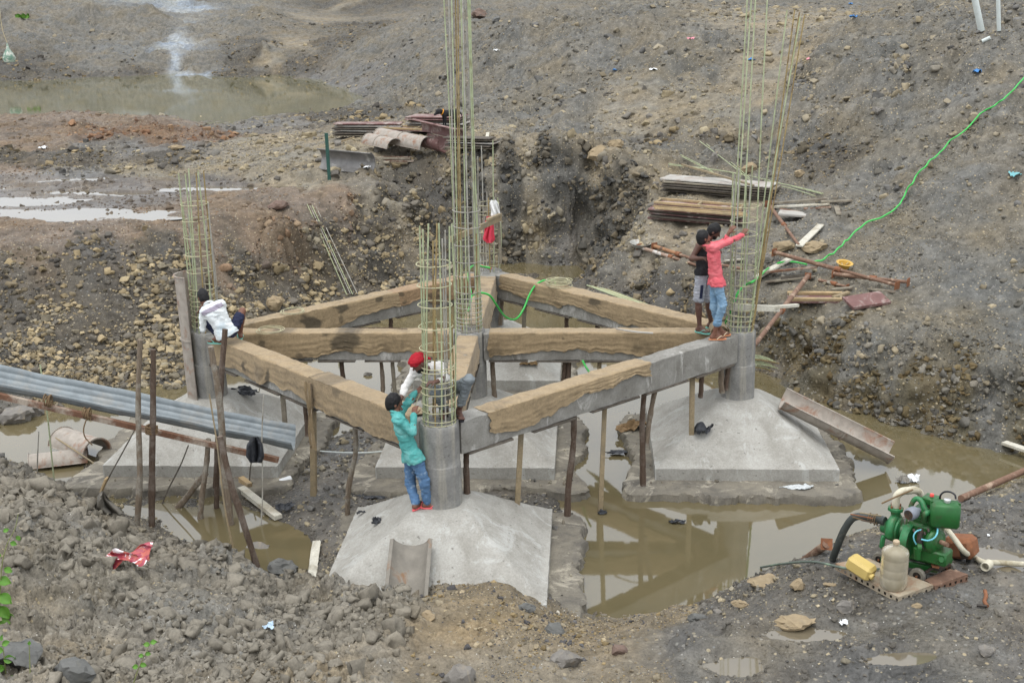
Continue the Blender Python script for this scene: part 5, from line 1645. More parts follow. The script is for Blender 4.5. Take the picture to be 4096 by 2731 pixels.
stand(322, 780, 312, 1226, .040, M_POLE, 'mud splashed pole behind the chute, left of the dark one')
stand(352, 803, 349, 1216, .044, M_BARK, 'dark brown pole lashed to the chute rail with rope')
pole('wooden_pole', at(496, 1120, y=-1.95), at(517, 756, y=-1.95), .045, M_BARK, 'dark bent pole rising highest in front of the left column', 'pole', 'poles around the chute', .02)
stand(484, 796, 531, 1204, .048, M_POLE, 'long grey pole crossing in front of the chute')
stand(505, 1002, 598, 1326, .042, M_BARK, 'barked pole slanting down towards the near bank', .05)
stand(479, 1008, 461, 1190, .042, M_POLE, 'short grey pole under the end of the chute')
stand(498, 1020, 497, 1166, .040, M_BARK, 'short dark pole under the chute with a broken foot')
stand(474, 1086, 410, 1164, .050, M_POLE, 'muddy slanting brace under the chute')
board((498, 1082), (570, 1128), .09, .07, M_OLDTIMBER, 'muddy square timber lying from the brace to the right', .22, .06)
board((555, 1135), (640, 1196), .13, .07, M_WHITEWOOD, 'cement splashed timber lying in the mud right of the poles', .1, .05)
board((556, 1122), (575, 1132), .09, .09, M_PALEWOOD, 'pale square timber end beside the slanting pole', .16, .12)
G_ROD = 'thin rods standing by the chute'
stand(92, 838, 130, 1160, .012, M_REB[0], 'green rod standing in front of the chute at the left', 0, None, 'rod', .3, G_ROD, 'steel_rod')
stand(89, 990, 86, 1135, .010, M_REB[2], 'grey rod standing below the rail at the far left', 0, None, 'rod', 0, G_ROD, 'steel_rod')
stand(481, 905, 536, 1258, .012, M_TIMBER, 'pale straw coloured rod slanting across the poles', 0, None, 'rod', .2, G_ROD, 'steel_rod')
stand(599, 870, 588, 955, .011, M_WHITEWOOD, 'white rod standing above the black plastic', None, None, 'rod', -.5, G_ROD, 'steel_rod', 0)
stand(606, 906, 599, 1205, .010, M_REB[2], 'thin grey rod standing right of the black plastic', 0, None, 'rod', .2, G_ROD, 'steel_rod')
stand(310, 986, 232, 1130, .011, M_DARKWOOD, 'dark rod slanting to the muddy sack', 0, None, 'rod', .3, G_ROD, 'steel_rod')
stand(433, 1022, 373, 1156, .011, M_DARKWOOD, 'dark rod slanting under the middle of the chute', 0, None, 'rod', .3, G_ROD, 'steel_rod')
stand(577, 1060, 572, 1128, .010, M_DARKWOOD, 'short dark rod below the black plastic', 0, None, 'rod', 0, G_ROD, 'steel_rod')
tag(MB().tube(spline([at(120, 1000, z=.3), at(175, 1036, z=.25), at(240, 1080, z=.05)], 8), .014, 6).build('bamboo_stick', M_TIMBER), 'pale stick poking out of the sunken half pipe', 'stick')


def lash(c, ax, label, r=.06, n=6, th=.012):
    d, s, t = frame_of(ax)
    pts = []
    for i in range(n * 14):
        a = i / 14 * 2 * math.pi
        pts.append(c + s * math.cos(a) * r + t * math.sin(a) * r * 1.1 + d * ((i / (n * 14) - .5) * .10) + V(0, 0, .015 * math.sin(a * 1.3)))
    return tag(MB().tube(np.array(pts), th, 5).build('rope_lashing', M_ROPE, None, 60), label, 'rope')


b_ = at(349, 1216, z=0)
lash(at(348, 985, y=b_[1] + .02), V(.1, .0, 1), 'thick rope lashing on the dark pole at the rail', .075, 7, .013)
lash(at(110, 920, y=-3.02), V(1, .1, -.2), 'rope lashing round the rail at the far left', .07, 4, .010)
lash(at(200, 950, y=-2.98), V(1, .1, -.2), 'rope lashing with a hanging tail below the rail', .07, 4, .010)
tag(MB().tube(spline([at(200, 958, y=-3.03), at(192, 985, y=-3.05), at(196, 1005, y=-3.05), at(212, 1022, y=-3.02)], 14), .010, 5).build('rope_tail', M_ROPE, None, 60), 'loose tail of rope hanging below the rail', 'rope')


def crumple(name, label, c, size, mat, seed, cat, flat=.35, rag=.35, res=26):
    """crumpled sheet: a folded patch with real height"""
    u = np.linspace(-1, 1, res)
    X, Y = np.meshgrid(u, u)
    rr = np.sqrt(X ** 2 + Y ** 2) + 1e-6
    k = np.maximum(np.abs(X), np.abs(Y)) / rr
    lim = .8 + rag * fbm(np.arctan2(Y, X) * 1.3 + seed, X * 0 + seed, seed, 3)
    X, Y = X * k * lim, Y * k * lim
    Z = np.abs(fbm(X * 1.3 + seed, Y * 1.3, seed + 3, 3)) * 1.3 + .25 * (1 - np.clip(np.sqrt(X ** 2 + Y ** 2), 0, 1))
    X = X + .25 * fbm(X * 3, Y * 3 + seed, seed + 5, 3); Y = Y + .25 * fbm(X * 3 + 9, Y * 3, seed + 7, 3)
    P = np.stack([c[0] + X * size[0] / 2, c[1] + Y * size[1] / 2, c[2] + Z * size[2]], -1)
    return tag(MB().sheet(P, .004).build(name, mat, None, 35), label, cat)


def hang_plastic(label, x, y0, y1, wpx, yw, mat, seed):
    return cloth('plastic_rag', label, mat, [(y0, x - wpx * .2, x + wpx * .2), (y0 + (y1 - y0) * .3, x - wpx * .45, x + wpx * .4), (y0 + (y1 - y0) * .75, x - wpx * .5, x + wpx * .5), (y1, x - wpx * .3, x + wpx * .35)], yw, .07, 16, 26, seed, 'plastic')


hang_plastic('black plastic rag hanging on the chute end', 586, 1003, 1062, 40, -3.0, M_BLACKP, 3)
b_ = hp(245, 1176) - V(0, .12, 0)
cloth('muddy_sack', 'grey muddy sack gathered at a stake in the shallow water', simple('muddy_cloth', lin(112, 108, 100), .2, 8, .85, bump=.4), [(1128, 233, 240), (1145, 222, 250), (1165, 206, 270), (1180, 224, 282)], b_[1], .12, 26, 26, 2, 'sack')
tag(MB().bar(at(233, 1128, y=b_[1] + .1), at(245, 1097, y=b_[1] + .1), .10, .03).build('timber_batten', M_PALEWOOD), 'pale board end sticking out of the muddy sack', 'batten')

# black plastic and litter
def onpyr(key, x, y, h=.01):
    """point of a sloped base under a picture point"""
    cx, cy = NODE[key]
    d = ray(x, y)
    for t in np.linspace(10, 30, 4000):
        P = CAM + d * t
        k = max(abs(P[0] - cx), abs(P[1] - cy))
        z = ZE + (ZT - ZE) * min(1, max(0, (HW - k) / (HW - TOPH))) if k < HW else -9
        if P[2] < z: return V(P[0], P[1], z + h)
    return at(x, y, z=.15)


crumple('plastic_sheet', 'torn black plastic sheet lying on the right footing at the prop foot', onpyr('R', 1612, 993), (.42, .32, .16), M_BLACKP, 3, 'plastic')
crumple('plastic_sheet', 'black plastic scrap high on the left footing', onpyr('L', 560, 905), (.55, .3, .14), M_BLACKP, 5, 'plastic')
crumple('plastic_scrap', 'small twist of black plastic on the left face of the front footing', onpyr('F', 866, 1200), (.16, .22, .10), M_BLACKP, 7, 'plastic')
crumple('plastic_scrap', 'small torn black scrap near the back edge of the front footing', onpyr('F', 828, 1180), (.16, .10, .05), M_BLACKP, 8, 'plastic')
crumple('plastic_sheet', 'wet black plastic at the left edge of the right slab', at(1420, 1040, z=.03), (.5, .25, .08), M_BLACKP, 9, 'plastic')
crumple('plastic_scrap', 'dark plastic scrap floating in the channel', at(1556, 1200, z=.01), (.28, .12, .07), M_BLACKP, 10, 'plastic')
crumple('plastic_scrap', 'dark scrap in the water left of the tall sawn prop', at(1382, 1178, z=.01), (.18, .1, .05), M_BLACKP, 12, 'plastic')
crumple('plastic_sheet', 'black plastic lying in mud left of the jeans', at(848, 1142, z=.06), (.55, .25, .06), M_BLACKP, 13, 'plastic')
crumple('plastic_sheet', 'black plastic on the mud in front of the chute end', at(655, 1165, z=.1), (.35, .3, .1), M_BLACKP, 14, 'plastic')
crumple('burlap_heap', 'heap of dirty burlap on the left corner of the right slab', at(1452, 985, z=.12), (.7, .45, .22), simple('dirty_burlap', lin(128, 106, 78), .25, 14, .95, bump=.6, bscale=50), 16, 'burlap heap')
crumple('plastic_bag', 'white plastic bag floating in the water behind the pump', at(2098, 1104, z=.01), (.30, .24, .11), M_WHITEP, 18, 'plastic bag', rag=.5)
crumple('plastic_bag', 'muddy grey bag beside the white one behind the pump', at(2072, 1106, z=.01), (.24, .22, .14), simple('grey_bag', lin(130, 126, 118), .15, 8, .7), 19, 'plastic bag')
crumple('plastic_scrap', 'pale plastic scrap on the front edge of the right slab', at(1830, 1120, z=.14), (.5, .25, .06), simple('pale_scrap', lin(186, 190, 190), .1, 6, .6), 20, 'plastic')
tag(MB().lathe(at(643, 1108, z=.08), [(.01, 0), (.055, .0), (.06, .02), (.06, .17), (.05, .19), (.02, .2), (.01, .2)], 16, (.9, .3, .2)).build('plastic_bottle', M_WHITEP, None, 40), 'white plastic container lying on the mud under the chute end', 'bottle')
tag(MB().sheet(np.array([[hp(720 + u * 18 - v * 12, 1250 + v * 75 + u * 4, .04 + .03 * math.sin(v * 3 + u * 2)) for u in np.linspace(0, 1, 8)] for v in np.linspace(0, 1, 14)]), .01).build('board_scrap', M_WHITEWOOD, None, 50), 'pale curled sheet at the edge of the shallow brown water', 'scrap')
crumple('burlap_scrap', 'brown burlap scrap on the rear footing', onpyr('B', 1215, 838), (.45, .2, .1), simple('wet_burlap', lin(112, 92, 64), .25, 14, .95), 22, 'burlap scrap')
# white rope across the mud
tag(MB().tube(spline([hp(700, 1040, .05), hp(770, 1046, .05), hp(840, 1046, .05), hp(895, 1042, .06)], 20), .012, 6).build('white_rope', M_PVC, None, 60), 'white rope lying across the mud behind the round prop', 'rope')

# ---- single boulders
def boulder(x, y, w_, mat, label, seed, sink=.3, asp=(1, .8, .7), zmin=None, p=None, name='boulder'):
    shp, fc = rock_shapes(1, 3, 10, seed)
    s = shp[0]
    c = hp(x, y, 0, zmin) if p is None else p
    rr = w_ / 2
    P = s * V(*asp) * rr
    P = P + .08 * rr * fbm(P[:, 0] / rr * 3 + seed, P[:, 1] / rr * 3 + P[:, 2] / rr * 2, seed, 4)[:, None]
    P = P + c + V(0, 0, rr * asp[2] * (1 - 2 * sink))
    return tag(mesh_obj(name, P, [tuple(t) for t in fc], mat, None, 28), label, 'rock')


boulder(1412, 336, .48, M_TANROCK, 'round tan boulder on the rim above the dark cut', 101)
boulder(1378, 358, .7, M_TANROCK, 'tan slab of rock stuck under the rim of the dark cut', 102, .5)
boulder(404, 345, .55, M_TANROCK, 'lone tan boulder on the muddy terrace', 103, .2, (1.2, .8, .5))
boulder(636, 708, .6, M_TANROCK, 'large tan boulder at the foot of the rubble slope by the beam', 104, .2)
boulder(640, 478, .55, M_REDROCK, 'dark reddish boulder on the edge of the terrace', 105, .3)
boulder(1105, 42, 1.4, M_REDROCK, 'big reddish boulder high on the far slope', 106, .3)
boulder(1140, 50, .6, M_DARKROCK, 'dark lump next to the reddish boulder', 107, .3)
boulder(1755, 1342, .46, M_TANROCK, 'flat tan rock at the water edge left of the pump', 108, .35, (1.1, .8, .35))
boulder(1832, 1352, .26, M_TANROCK, 'small square tan rock left of the pump plates', 109, .3)
boulder(1825, 1442, .44, M_TANROCK, 'long tan slab in the muddy foreground', 110, .3, (1.25, .55, .4))
boulder(1945, 1402, .25, M_CLAYROCK, 'grey stone on the mud below the steel plates', 111, .3)
boulder(650, 1318, .42, M_DARKROCK, 'dark rock on the near bank beside the slanting pole', 112, .25)
boulder(592, 1268, .0001 + .36, M_CLAYROCK, 'cracked grey clod at the water edge near the pole feet', 113, .3)
boulder(40, 1530, .55, M_DARKROCK, 'big dark rock in the lower left corner', 114, .3)
boulder(165, 1560, .38, M_DARKROCK, 'angular dark rock at the bottom edge near the left corner', 115, .3)
boulder(1300, 1522, .38, M_CLAYROCK, 'grey angular rock in the gravel at the bottom', 116, .35)
boulder(1278, 1455, .3, M_DARKROCK, 'dark rock half sunk in the tan gravel', 117, .4)
boulder(1055, 1562, .4, M_CLAYROCK, 'pale rock at the bottom edge of the gravel', 118, .4)
boulder(845, 862, .20, M_CLAYROCK, 'muddy stone sticking out of the water under the middle beam', 119, .3, zmin=0)
boulder(40, 968, .6, M_CLAYROCK, 'wet grey stone in the water under the left end of the chute', 120, .3, zmin=0)
boulder(75, 955, .4, M_CLAYROCK, 'second wet stone under the left end of the chute', 121, .3, zmin=0)
boulder(230, 1070, .35, M_CLAYROCK, 'flat stone in the water near the half pipes', 122, .4, (1.3, .8, .3), zmin=0)
boulder(1640, 372, .4, M_CLAYROCK, 'upright pale stone on the bench behind the upper sheets', 123, .25, (.7, .7, 1))
boulder(1720, 395, .5, M_TANROCK, 'large tan rock behind the cage of the right column', 124, .3)
boulder(1835, 405, .38, M_TANROCK, 'tan stone on the slope right of the bar bundle', 125, .3)
boulder(2015, 258, .45, M_CLAYROCK, 'pale grey rock in the middle of the right slope', 126, .4)
boulder(1870, 577, .55, M_TANROCK, 'square tan rock on the bench by the hose', 127, .3, (1.2, .8, .7))
boulder(1800, 575, .45, M_TANROCK, 'tan rock above the long rusty prop', 128, .3)
boulder(1765, 600, .4, M_CLAYROCK, 'grey brown rock left of the plate of the long prop', 129, .3)

for i, (x, y, s_, mt, lab) in enumerate(((1700, 1392, .22, M_TANROCK, 'tan stone at the corner of the muddy bank by the water'), (1650, 1410, .16, M_CLAYROCK, 'small grey stone at the corner of the muddy bank'), (1905, 1345, .14, M_TANROCK, 'small tan stone between the pale plate and the water'),
        (2105, 1395, .12, M_TANROCK, 'little tan stone just below the corner of the pale plate'), (2010, 1445, .16, M_CLAYROCK, 'grey stone at the right end of the muddy puddle'), (1600, 1425, .2, M_DARKROCK, 'dark stone on the gravel right of the front slab'), (2265, 1500, .2, M_CLAYROCK, 'lump of grey rock in the lower right mud'),
        (1420, 1500, .2, M_REDROCK, 'brownish rock in the gravel at bottom centre'), (1210, 1402, .22, M_DARKROCK, 'dark flat stone in the gravel heap below the front footing'), (1330, 1380, .2, M_TANROCK, 'rounded tan rock on the gravel near the front slab'), (985, 1420, .2, M_TANROCK, 'yellowish stone where the clods meet the gravel'))):
    boulder(x, y, s_, mt, lab, 150 + i, .35, (1.1, .85, .6))

# ---- small litter, each a thing
LIT = [(1503, 162, .30, M_WHITEP, 'white board scrap on the far slope'), (1412, 165, .20, M_BLUEP, 'blue scrap on the far slope left of the white board scrap'), (1726, 139, .22, M_BLUEP, 'blue scrap beside the tall bars'),
       (1960, 44, .26, M_BLUEP, 'blue scrap high on the right slope'), (2245, 170, .30, M_BLUEP, 'blue scrap on the far right slope'), (1858, 138, .22, M_PINK, 'pink scrap on the right slope'), (1140, 118, .25, M_WHITEP, 'white scrap left of the far slope middle'),
       (1955, 10, .3, M_BLUEP, 'blue scrap near the top edge'), (2330, 405, .3, simple('teal_rag', lin(120, 176, 180), .1, 6, .8), 'pale teal rag at the right edge of the slope'), (1585, 92, .25, M_PINK, 'pinkish scrap on the tan path'),
       (1938, 1437, .10, M_WHITEP, 'white lump on the mud beside the tan slab'), (1338, 1370, .07, M_WHITEP, 'white pebble like scrap at the water edge'), (619, 1443, .11, simple('pale_blue_foil', lin(170, 190, 205), .1, 6, .3), 'pale blue foil scrap among the clods'),
       (2270, 1235, .04, M_WHITEP, 'tiny white scrap right of the pump'), (100, 343, .30, M_WHITEP, 'white scrap on the muddy terrace'), (842, 388, .0 + .2, M_WHITEP, 'white chip beside the half pipe on the terrace')]
for i, (x, y, s_, mt, lab) in enumerate(LIT):
    crumple('litter_scrap', lab, hp(x, y, .01), (s_ * 1.2, s_ * 1.6, s_ * .5), mt, 200 + i, 'litter', rag=.6, res=9)

# ---- top right pipes, far left net bag
for k, (x0, x1, y1, r_) in enumerate(((2238, 2254, 74, .09), (2295, 2294, 76, .055))):
    b_ = hp(x1, y1, .03); t_ = at(x0 - 3, -20, y=b_[1] - .2)
    o = thing('plastic_pipe', ['thick white plastic pipe reaching down from the top edge', 'thin white plastic pipe beside the thick one'][k], 'pipe', b_, 'white pipes at the top right')
    an = np.linspace(0, 2 * math.pi, 18)
    mb = MB().cyl(b_, t_, r_, n=16, cap=False).build('pipe_wall', M_PVC, o, 60)
    MB().cyl(b_ + (t_ - b_) * .004, b_ + (t_ - b_) * .012, r_ * .86, n=16).build('pipe_mouth', M_BLACKP, o)
tag(MB().cyl(hp(2256, 100, .05), hp(2274, 93, .05), .05, n=12).build('pipe_offcut', M_PVC), 'short white pipe offcut below the two pipes', 'pipe')
b_ = at(20, 128, y=60)
nb = thing('net_bag', 'green net bag of pale bottles hanging over the far pond', 'net bag', b_)
MB().lathe(b_ + V(0, 0, -.15), [(.02, -.3), (.32, -.26), (.42, .0), (.30, .28), (.1, .6), (.03, .95)], 14).build('bag', simple('green_net', lin(110, 140, 124), .2, 20, .8, lin(196, 196, 186), 4, (.45, .6)), nb, 50)
MB().tube(spline([b_ + V(0, 0, .8), b_ + V(-.2, 0, 1.7), b_ + V(-.25, .1, 3.2)], 8), .02, 5).build('cord', M_STRING, nb)
# ------------------------------------------------------------------ bodies: smooth unions of tapered limbs, meshed as one surface
def unit(v):
    v = np.asarray(v, float); return v / (np.linalg.norm(v) + 1e-12)


class Body:
    def __init__(s, h=0.0085):
        s.h = h; s.p = []

    def limb(s, a, b, ra, rb, k=0.02):
        s.p.append(('c', np.asarray(a, float), np.asarray(b, float), ra, rb, k)); return s

    def ell(s, c, rad, axes, k=0.02, neg=False):
        s.p.append(('n' if neg else 'e', np.asarray(c, float), np.asarray(rad, float), np.stack([unit(x) for x in axes]), 0, k)); return s

    def cut(s, p, n):
        """remove everything on the side n points to"""
        s.p.append(('x', np.asarray(p, float), unit(n), 0, 0, 0)); return s

    def bounds(s):
        lo = np.full(3, 1e9); hi = -lo
        for q in s.p:
            if q[0] == 'c':
                r = max(q[3], q[4])
                for e in (q[1], q[2]): lo = np.minimum(lo, e - r); hi = np.maximum(hi, e + r)
            elif q[0] == 'e':
                r = q[2].max(); lo = np.minimum(lo, q[1] - r); hi = np.maximum(hi, q[1] + r)
        return lo, hi

    def mesh(s, wrinkle=0.0, freq=16.0, seed=0, stretch=(1, 1, 1)):
        h = s.h
        lo, hi = s.bounds(); lo = lo - 4 * h; hi = hi + 4 * h
        n = np.ceil((hi - lo) / h).astype(int) + 1
        ax = [lo[i] + np.arange(n[i]) * h for i in range(3)]
        D = np.full(n, 0.25)
        for q in s.p:
            typ = q[0]
            if typ == 'x':
                X, Y, Z = np.meshgrid(*ax, indexing='ij', sparse=True)
                d = (X - q[1][0]) * q[2][0] + (Y - q[1][1]) * q[2][1] + (Z - q[1][2]) * q[2][2]
                D = np.maximum(D, d); continue
            k = q[5]
            if typ == 'c':
                r = max(q[3], q[4]); l_ = np.minimum(q[1], q[2]) - r; h_ = np.maximum(q[1], q[2]) + r
            else:
                l_ = q[1] - q[2].max(); h_ = q[1] + q[2].max()
            pad = k + 5 * h
            i0 = np.clip(((l_ - pad - lo) / h).astype(int), 0, n - 1); i1 = np.clip(((h_ + pad - lo) / h).astype(int) + 2, 1, n)
            sl = tuple(slice(a, b) for a, b in zip(i0, i1))
            X, Y, Z = np.meshgrid(*[ax[i][sl[i]] for i in range(3)], indexing='ij')
            P = np.stack([X, Y, Z], -1)
            if typ == 'c':
                ab = q[2] - q[1]; L = ab @ ab + 1e-12
                t = np.clip(((P - q[1]) @ ab) / L, 0, 1)
                d = np.linalg.norm(P - q[1] - t[..., None] * ab, axis=-1) - (q[3] + (q[4] - q[3]) * t)
            else:
                l = (P - q[1]) @ q[3].T / q[2]
                ln = np.linalg.norm(l, axis=-1) + 1e-9
                d = (ln - 1) * q[2].min() * (0.5 + 0.5 * ln / (np.linalg.norm(l / q[2], axis=-1) * q[2].min() + 1e-9)) if False else ln * (ln - 1) / (np.linalg.norm(l / q[2], axis=-1) + 1e-9)
            cur = D[sl]
            if typ == 'n':
                D[sl] = np.maximum(cur, -d)
            else:
                hh = np.clip(k - np.abs(cur - d), 0, None) / max(k, 1e-6)
                D[sl] = np.minimum(cur, d) - hh * hh * k * 0.25
        if wrinkle:
            X, Y, Z = np.meshgrid(*ax, indexing='ij')
            m = np.abs(D) < 0.05
            x, y, z = X[m] * freq * stretch[0], Y[m] * freq * stretch[1], Z[m] * freq * stretch[2]
            w1 = vnoise3(x, y, z, 500 + seed); w2 = vnoise3(x * 2.1 + 3, y * 2.1, z * 2.1, 510 + seed)
            D[m] += wrinkle * (1 - 4 * np.abs(w1) + 0.5 * (1 - 4 * np.abs(w2)))
        return surface_net(D, lo, h)


def surface_net(D, lo, h):
    S = D < 0
    n = np.array(D.shape)
    c = np.zeros(tuple(n - 1), int)
    off = [(i, j, k) for i in (0, 1) for j in (0, 1) for k in (0, 1)]
    sub = lambda A, o: A[o[0]:n[0] - 1 + o[0], o[1]:n[1] - 1 + o[1], o[2]:n[2] - 1 + o[2]]
    cnt = sum(sub(S, o).astype(int) for o in off)
    act = (cnt > 0) & (cnt < 8)
    idx = np.argwhere(act)
    acc = np.zeros((len(idx), 3)); num = np.zeros(len(idx))
    vals = {o: D[idx[:, 0] + o[0], idx[:, 1] + o[1], idx[:, 2] + o[2]] for o in off}
    for a in off:
        for ax_ in range(3):
            if a[ax_] == 1: continue
            b = list(a); b[ax_] = 1; b = tuple(b)
            va, vb = vals[a], vals[b]
            cr = (va < 0) != (vb < 0)
            t = np.where(cr, va / np.where(cr, va - vb, 1), 0)
            p = np.array(a, float)[None] + t[:, None] * (np.array(b) - np.array(a))[None]
            acc += np.where(cr[:, None], p, 0); num += cr
    V_ = lo + (idx + acc / num[:, None]) * h
    ids = np.full(act.shape, -1); ids[act] = np.arange(len(idx))
    F = []
    for ax_ in range(3):
        o1, o2 = [(1, 2), (2, 0), (0, 1)][ax_]
        sl0 = [slice(1, n[i] - 1) for i in range(3)]; sl0[ax_] = slice(0, n[ax_] - 1)
        sl1 = list(sl0); sl1[ax_] = slice(1, n[ax_])
        a, b = S[tuple(sl0)], S[tuple(sl1)]
        for flip, msk in ((False, a & ~b), (True, ~a & b)):
            e = np.argwhere(msk)
            if not len(e): continue
            g = e.copy()
            for i in range(3):
                if i != ax_: g[:, i] += 1
            def cell(d1, d2):
                q = g.copy(); q[:, o1] -= d1; q[:, o2] -= d2
                return ids[q[:, 0], q[:, 1], q[:, 2]]
            Q = np.stack([cell(1, 1), cell(0, 1), cell(0, 0), cell(1, 0)], 1)
            F.append(Q[:, ::-1] if flip else Q)
    F = np.concatenate(F)
    return V_, F[(F >= 0).all(1)]


def hand(B, wr, dirv, back, side, curl=0.7, k=0.006, s=1.0):
    """palm, four bent fingers of unequal length and a thumb; back = direction of the back of the hand, side = thumb side"""
    d = unit(dirv); b = unit(back - d * (np.asarray(back) @ d)); t = unit(side - d * (side @ d) - b * (side @ b))
    palm = wr + d * 0.085 * s
    for u in (-0.026, -0.009, 0.009, 0.026):
        B.limb(wr + d * .012 + t * u * .7, palm + t * u, .016 * s, .013 * s, .012)
    for i, (u, L) in enumerate(((0.028, .070), (0.010, .078), (-0.009, .073), (-0.027, .058))):
        p = palm + t * u * s
        a = curl * (0.8 + .1 * i)
        dd = d
        for j, f in enumerate((.45, .32, .23)):
            dd = unit(dd * math.cos(a) - b * math.sin(a)) if j or curl > .3 else d
            q = p + dd * L * f * s
            B.limb(p, q, .0098 - .0012 * j, .0090 - .0012 * j, k)
            a = curl
            d2 = dd
            p = q
            b2 = b
            # keep bending in the same plane
            nb = unit(b * math.cos(curl * 0) + 0)
    th0 = wr + d * .03 * s + t * .028 * s
    th1 = th0 + unit(d * .6 + t * .75 - b * .25) * .040 * s
    th2 = th1 + unit(d * .85 + t * .2 - b * .55) * .032 * s
    B.limb(th0, th1, .0125, .0105, .010); B.limb(th1, th2, .0102, .0085, k)


def foot(B, an, fwd, up=(0, 0, 1)):
    f_ = unit(fwd); u = unit(up); s_ = np.cross(f_, u)
    heel = an - u * .045 - f_ * .035
    ball = an - u * .058 + f_ * .125
    B.limb(an, heel, .036, .034, .02); B.limb(heel, ball + s_ * .018, .032, .026, .02); B.limb(an + f_ * .02, ball - s_ * .02, .034, .024, .02)
    for i, (o, L) in enumerate(((-.034, .055), (-.016, .05), (-.001, .045), (.014, .04), (.028, .033))):
        B.limb(ball + s_ * o, ball + s_ * o + f_ * L * .8, .014 - .0012 * i, .011 - .001 * i, .008)


def head(B, c, f, u, s=1.0):
    f = unit(f); u = unit(u - f * (np.asarray(u, float) @ f)); r = np.cross(f, u)
    B.ell(c + u * .025 * s, (.098 * s, .077 * s, .096 * s), (f, r, u), .02)
    B.ell(c + f * .022 * s - u * .045 * s, (.068 * s, .058 * s, .070 * s), (f, r, u), .03)
    B.limb(c + f * .062 * s - u * .085 * s, c + f * .050 * s - u * .075 * s, .026 * s, .030 * s, .03)     # chin
    B.limb(c + f * .090 * s + u * .008 * s, c + f * .112 * s - u * .030 * s, .010 * s, .014 * s, .012)     # nose
    B.limb(c + f * .083 * s - u * .060 * s + r * .018 * s, c + f * .083 * s - u * .060 * s - r * .018 * s, .010 * s, .010 * s, .008)   # lips
    for sg in (-1, 1):
        B.limb(c + f * .082 * s + u * .026 * s + r * sg * .018 * s, c + f * .070 * s + u * .026 * s + r * sg * .050 * s, .011 * s, .010 * s, .012)   # brows
        B.ell(c + r * sg * .078 * s - f * .005 * s - u * .010 * s, (.020 * s, .010 * s, .032 * s), (unit(f - r * sg * .3), r, u), .008)              # ears
    return f, r, u


SKIN = simple('brown_skin', lin(112, 76, 60), .10, 12, .55, bump=.1, spec=.4)
SKIN2 = simple('dark_brown_skin', lin(92, 66, 56), .10, 12, .55, bump=.1, spec=.4)
HAIR = simple('black_hair', lin(20, 19, 20), .3, 40, .55, bump=.6, bscale=90, bdist=.01)
EYEW = simple('eye_white', lin(214, 208, 200), .03, 5, .3, bump=0)
EYED = simple('dark_iris', lin(34, 26, 22), .05, 5, .2, bump=0)


def part(root, name, B, mat, **kw):
    v, f = B.mesh(**kw)
    return mesh_obj(name, v, f, mat, root, 75)


def face_bits(root, c, f, r, u, s=1.0, beard=False):
    for sg in (-1, 1):
        e = c + f * .081 * s + u * .008 * s + r * sg * .031 * s
        bm = MB().lathe(e - f * .012, [(.001, .012), (.010, .010), (.0125, .002), (.008, -.006), (.001, -.010)], 12, f)
        o = bm.build('eye', EYEW, root, 80)
        MB().lathe(e - f * .012, [(.001, .0135), (.0055, .0125), (.006, .010)], 10, f).build('iris', EYED, o, 80)
        MB().tube(spline([c + f * .091 * s + u * .034 * s + r * sg * .012 * s, c + f * .088 * s + u * .040 * s + r * sg * .032 * s, c + f * .072 * s + u * .034 * s + r * sg * .054 * s], 6), .005, 5).build('eyebrow', HAIR, root, 80)
    if beard:
        Bd = Body(.007)
        Bd.ell(c + f * .022 * s - u * .050 * s, (.072 * s, .061 * s, .072 * s), (f, r, u), .02)
        Bd.limb(c + f * .062 * s - u * .088 * s, c + f * .05 * s - u * .08 * s, .029 * s, .033 * s, .02)
        Bd.limb(c + f * .088 * s - u * .043 * s + r * .026, c + f * .088 * s - u * .043 * s - r * .026, .007, .007, .006)
        Bd.cut(c - u * .052 * s + f * .07 * s, unit(u + f * .35))
        part(root, 'beard', Bd, HAIR, wrinkle=.002, freq=60)


def hair_cap(root, c, f, r, u, s=1.0, line=.045, thick=.013):
    Bh = Body(.008)
    t = thick
    Bh.ell(c + u * .028 * s - f * .004, (.098 * s + t, .077 * s + t, .096 * s + t), (f, r, u), .02)
    Bh.ell(c - f * .035 * s - u * .035 * s, (.066 * s + t * .7, .066 * s + t * .6, .075 * s), (f, r, u), .03)
    Bh.limb(c + u * .11 * s + f * .03, c + u * .115 * s - f * .03, .022, .026, .03)
    Bh.cut(c + f * .060 * s + u * .020 * s, unit(f * 1.0 - u * .62))
    Bh.cut(c - u * .085 * s, -u)
    part(root, 'hair', Bh, HAIR, wrinkle=.0035, freq=45, seed=3)


def flipflop(root, an, fwd, mat, strap, up=(0, 0, 1)):
    f_ = unit(fwd); u = unit(up); s_ = np.cross(f_, u)
    c = an - u * .092 + f_ * .055
    n = 20
    an_ = np.linspace(0, 2 * math.pi, n, endpoint=False)
    ol = [c + f_ * (math.cos(a) * .145) + s_ * (math.sin(a) * (.042 + .010 * math.cos(a))) for a in an_]
    top = [p + u * .020 for p in ol]
    mb = MB(); mb.add(ol + top, [tuple(range(n))[::-1], tuple(range(n, 2 * n))] + [(i, (i + 1) % n, n + (i + 1) % n, n + i) for i in range(n)])
    o = mb.build('sandal', mat, root, 40)
    toe = c + f_ * .095 + u * .025 - s_ * .008
    for sg in (-1, 1):
        pts = [toe, c + f_ * .05 + s_ * sg * .032 + u * .065, c - f_ * .02 + s_ * sg * .048 + u * .018]
        MB().tube(spline(pts, 9), .0075, 6, flat=.6).build('strap', strap, o, 60)
    return o


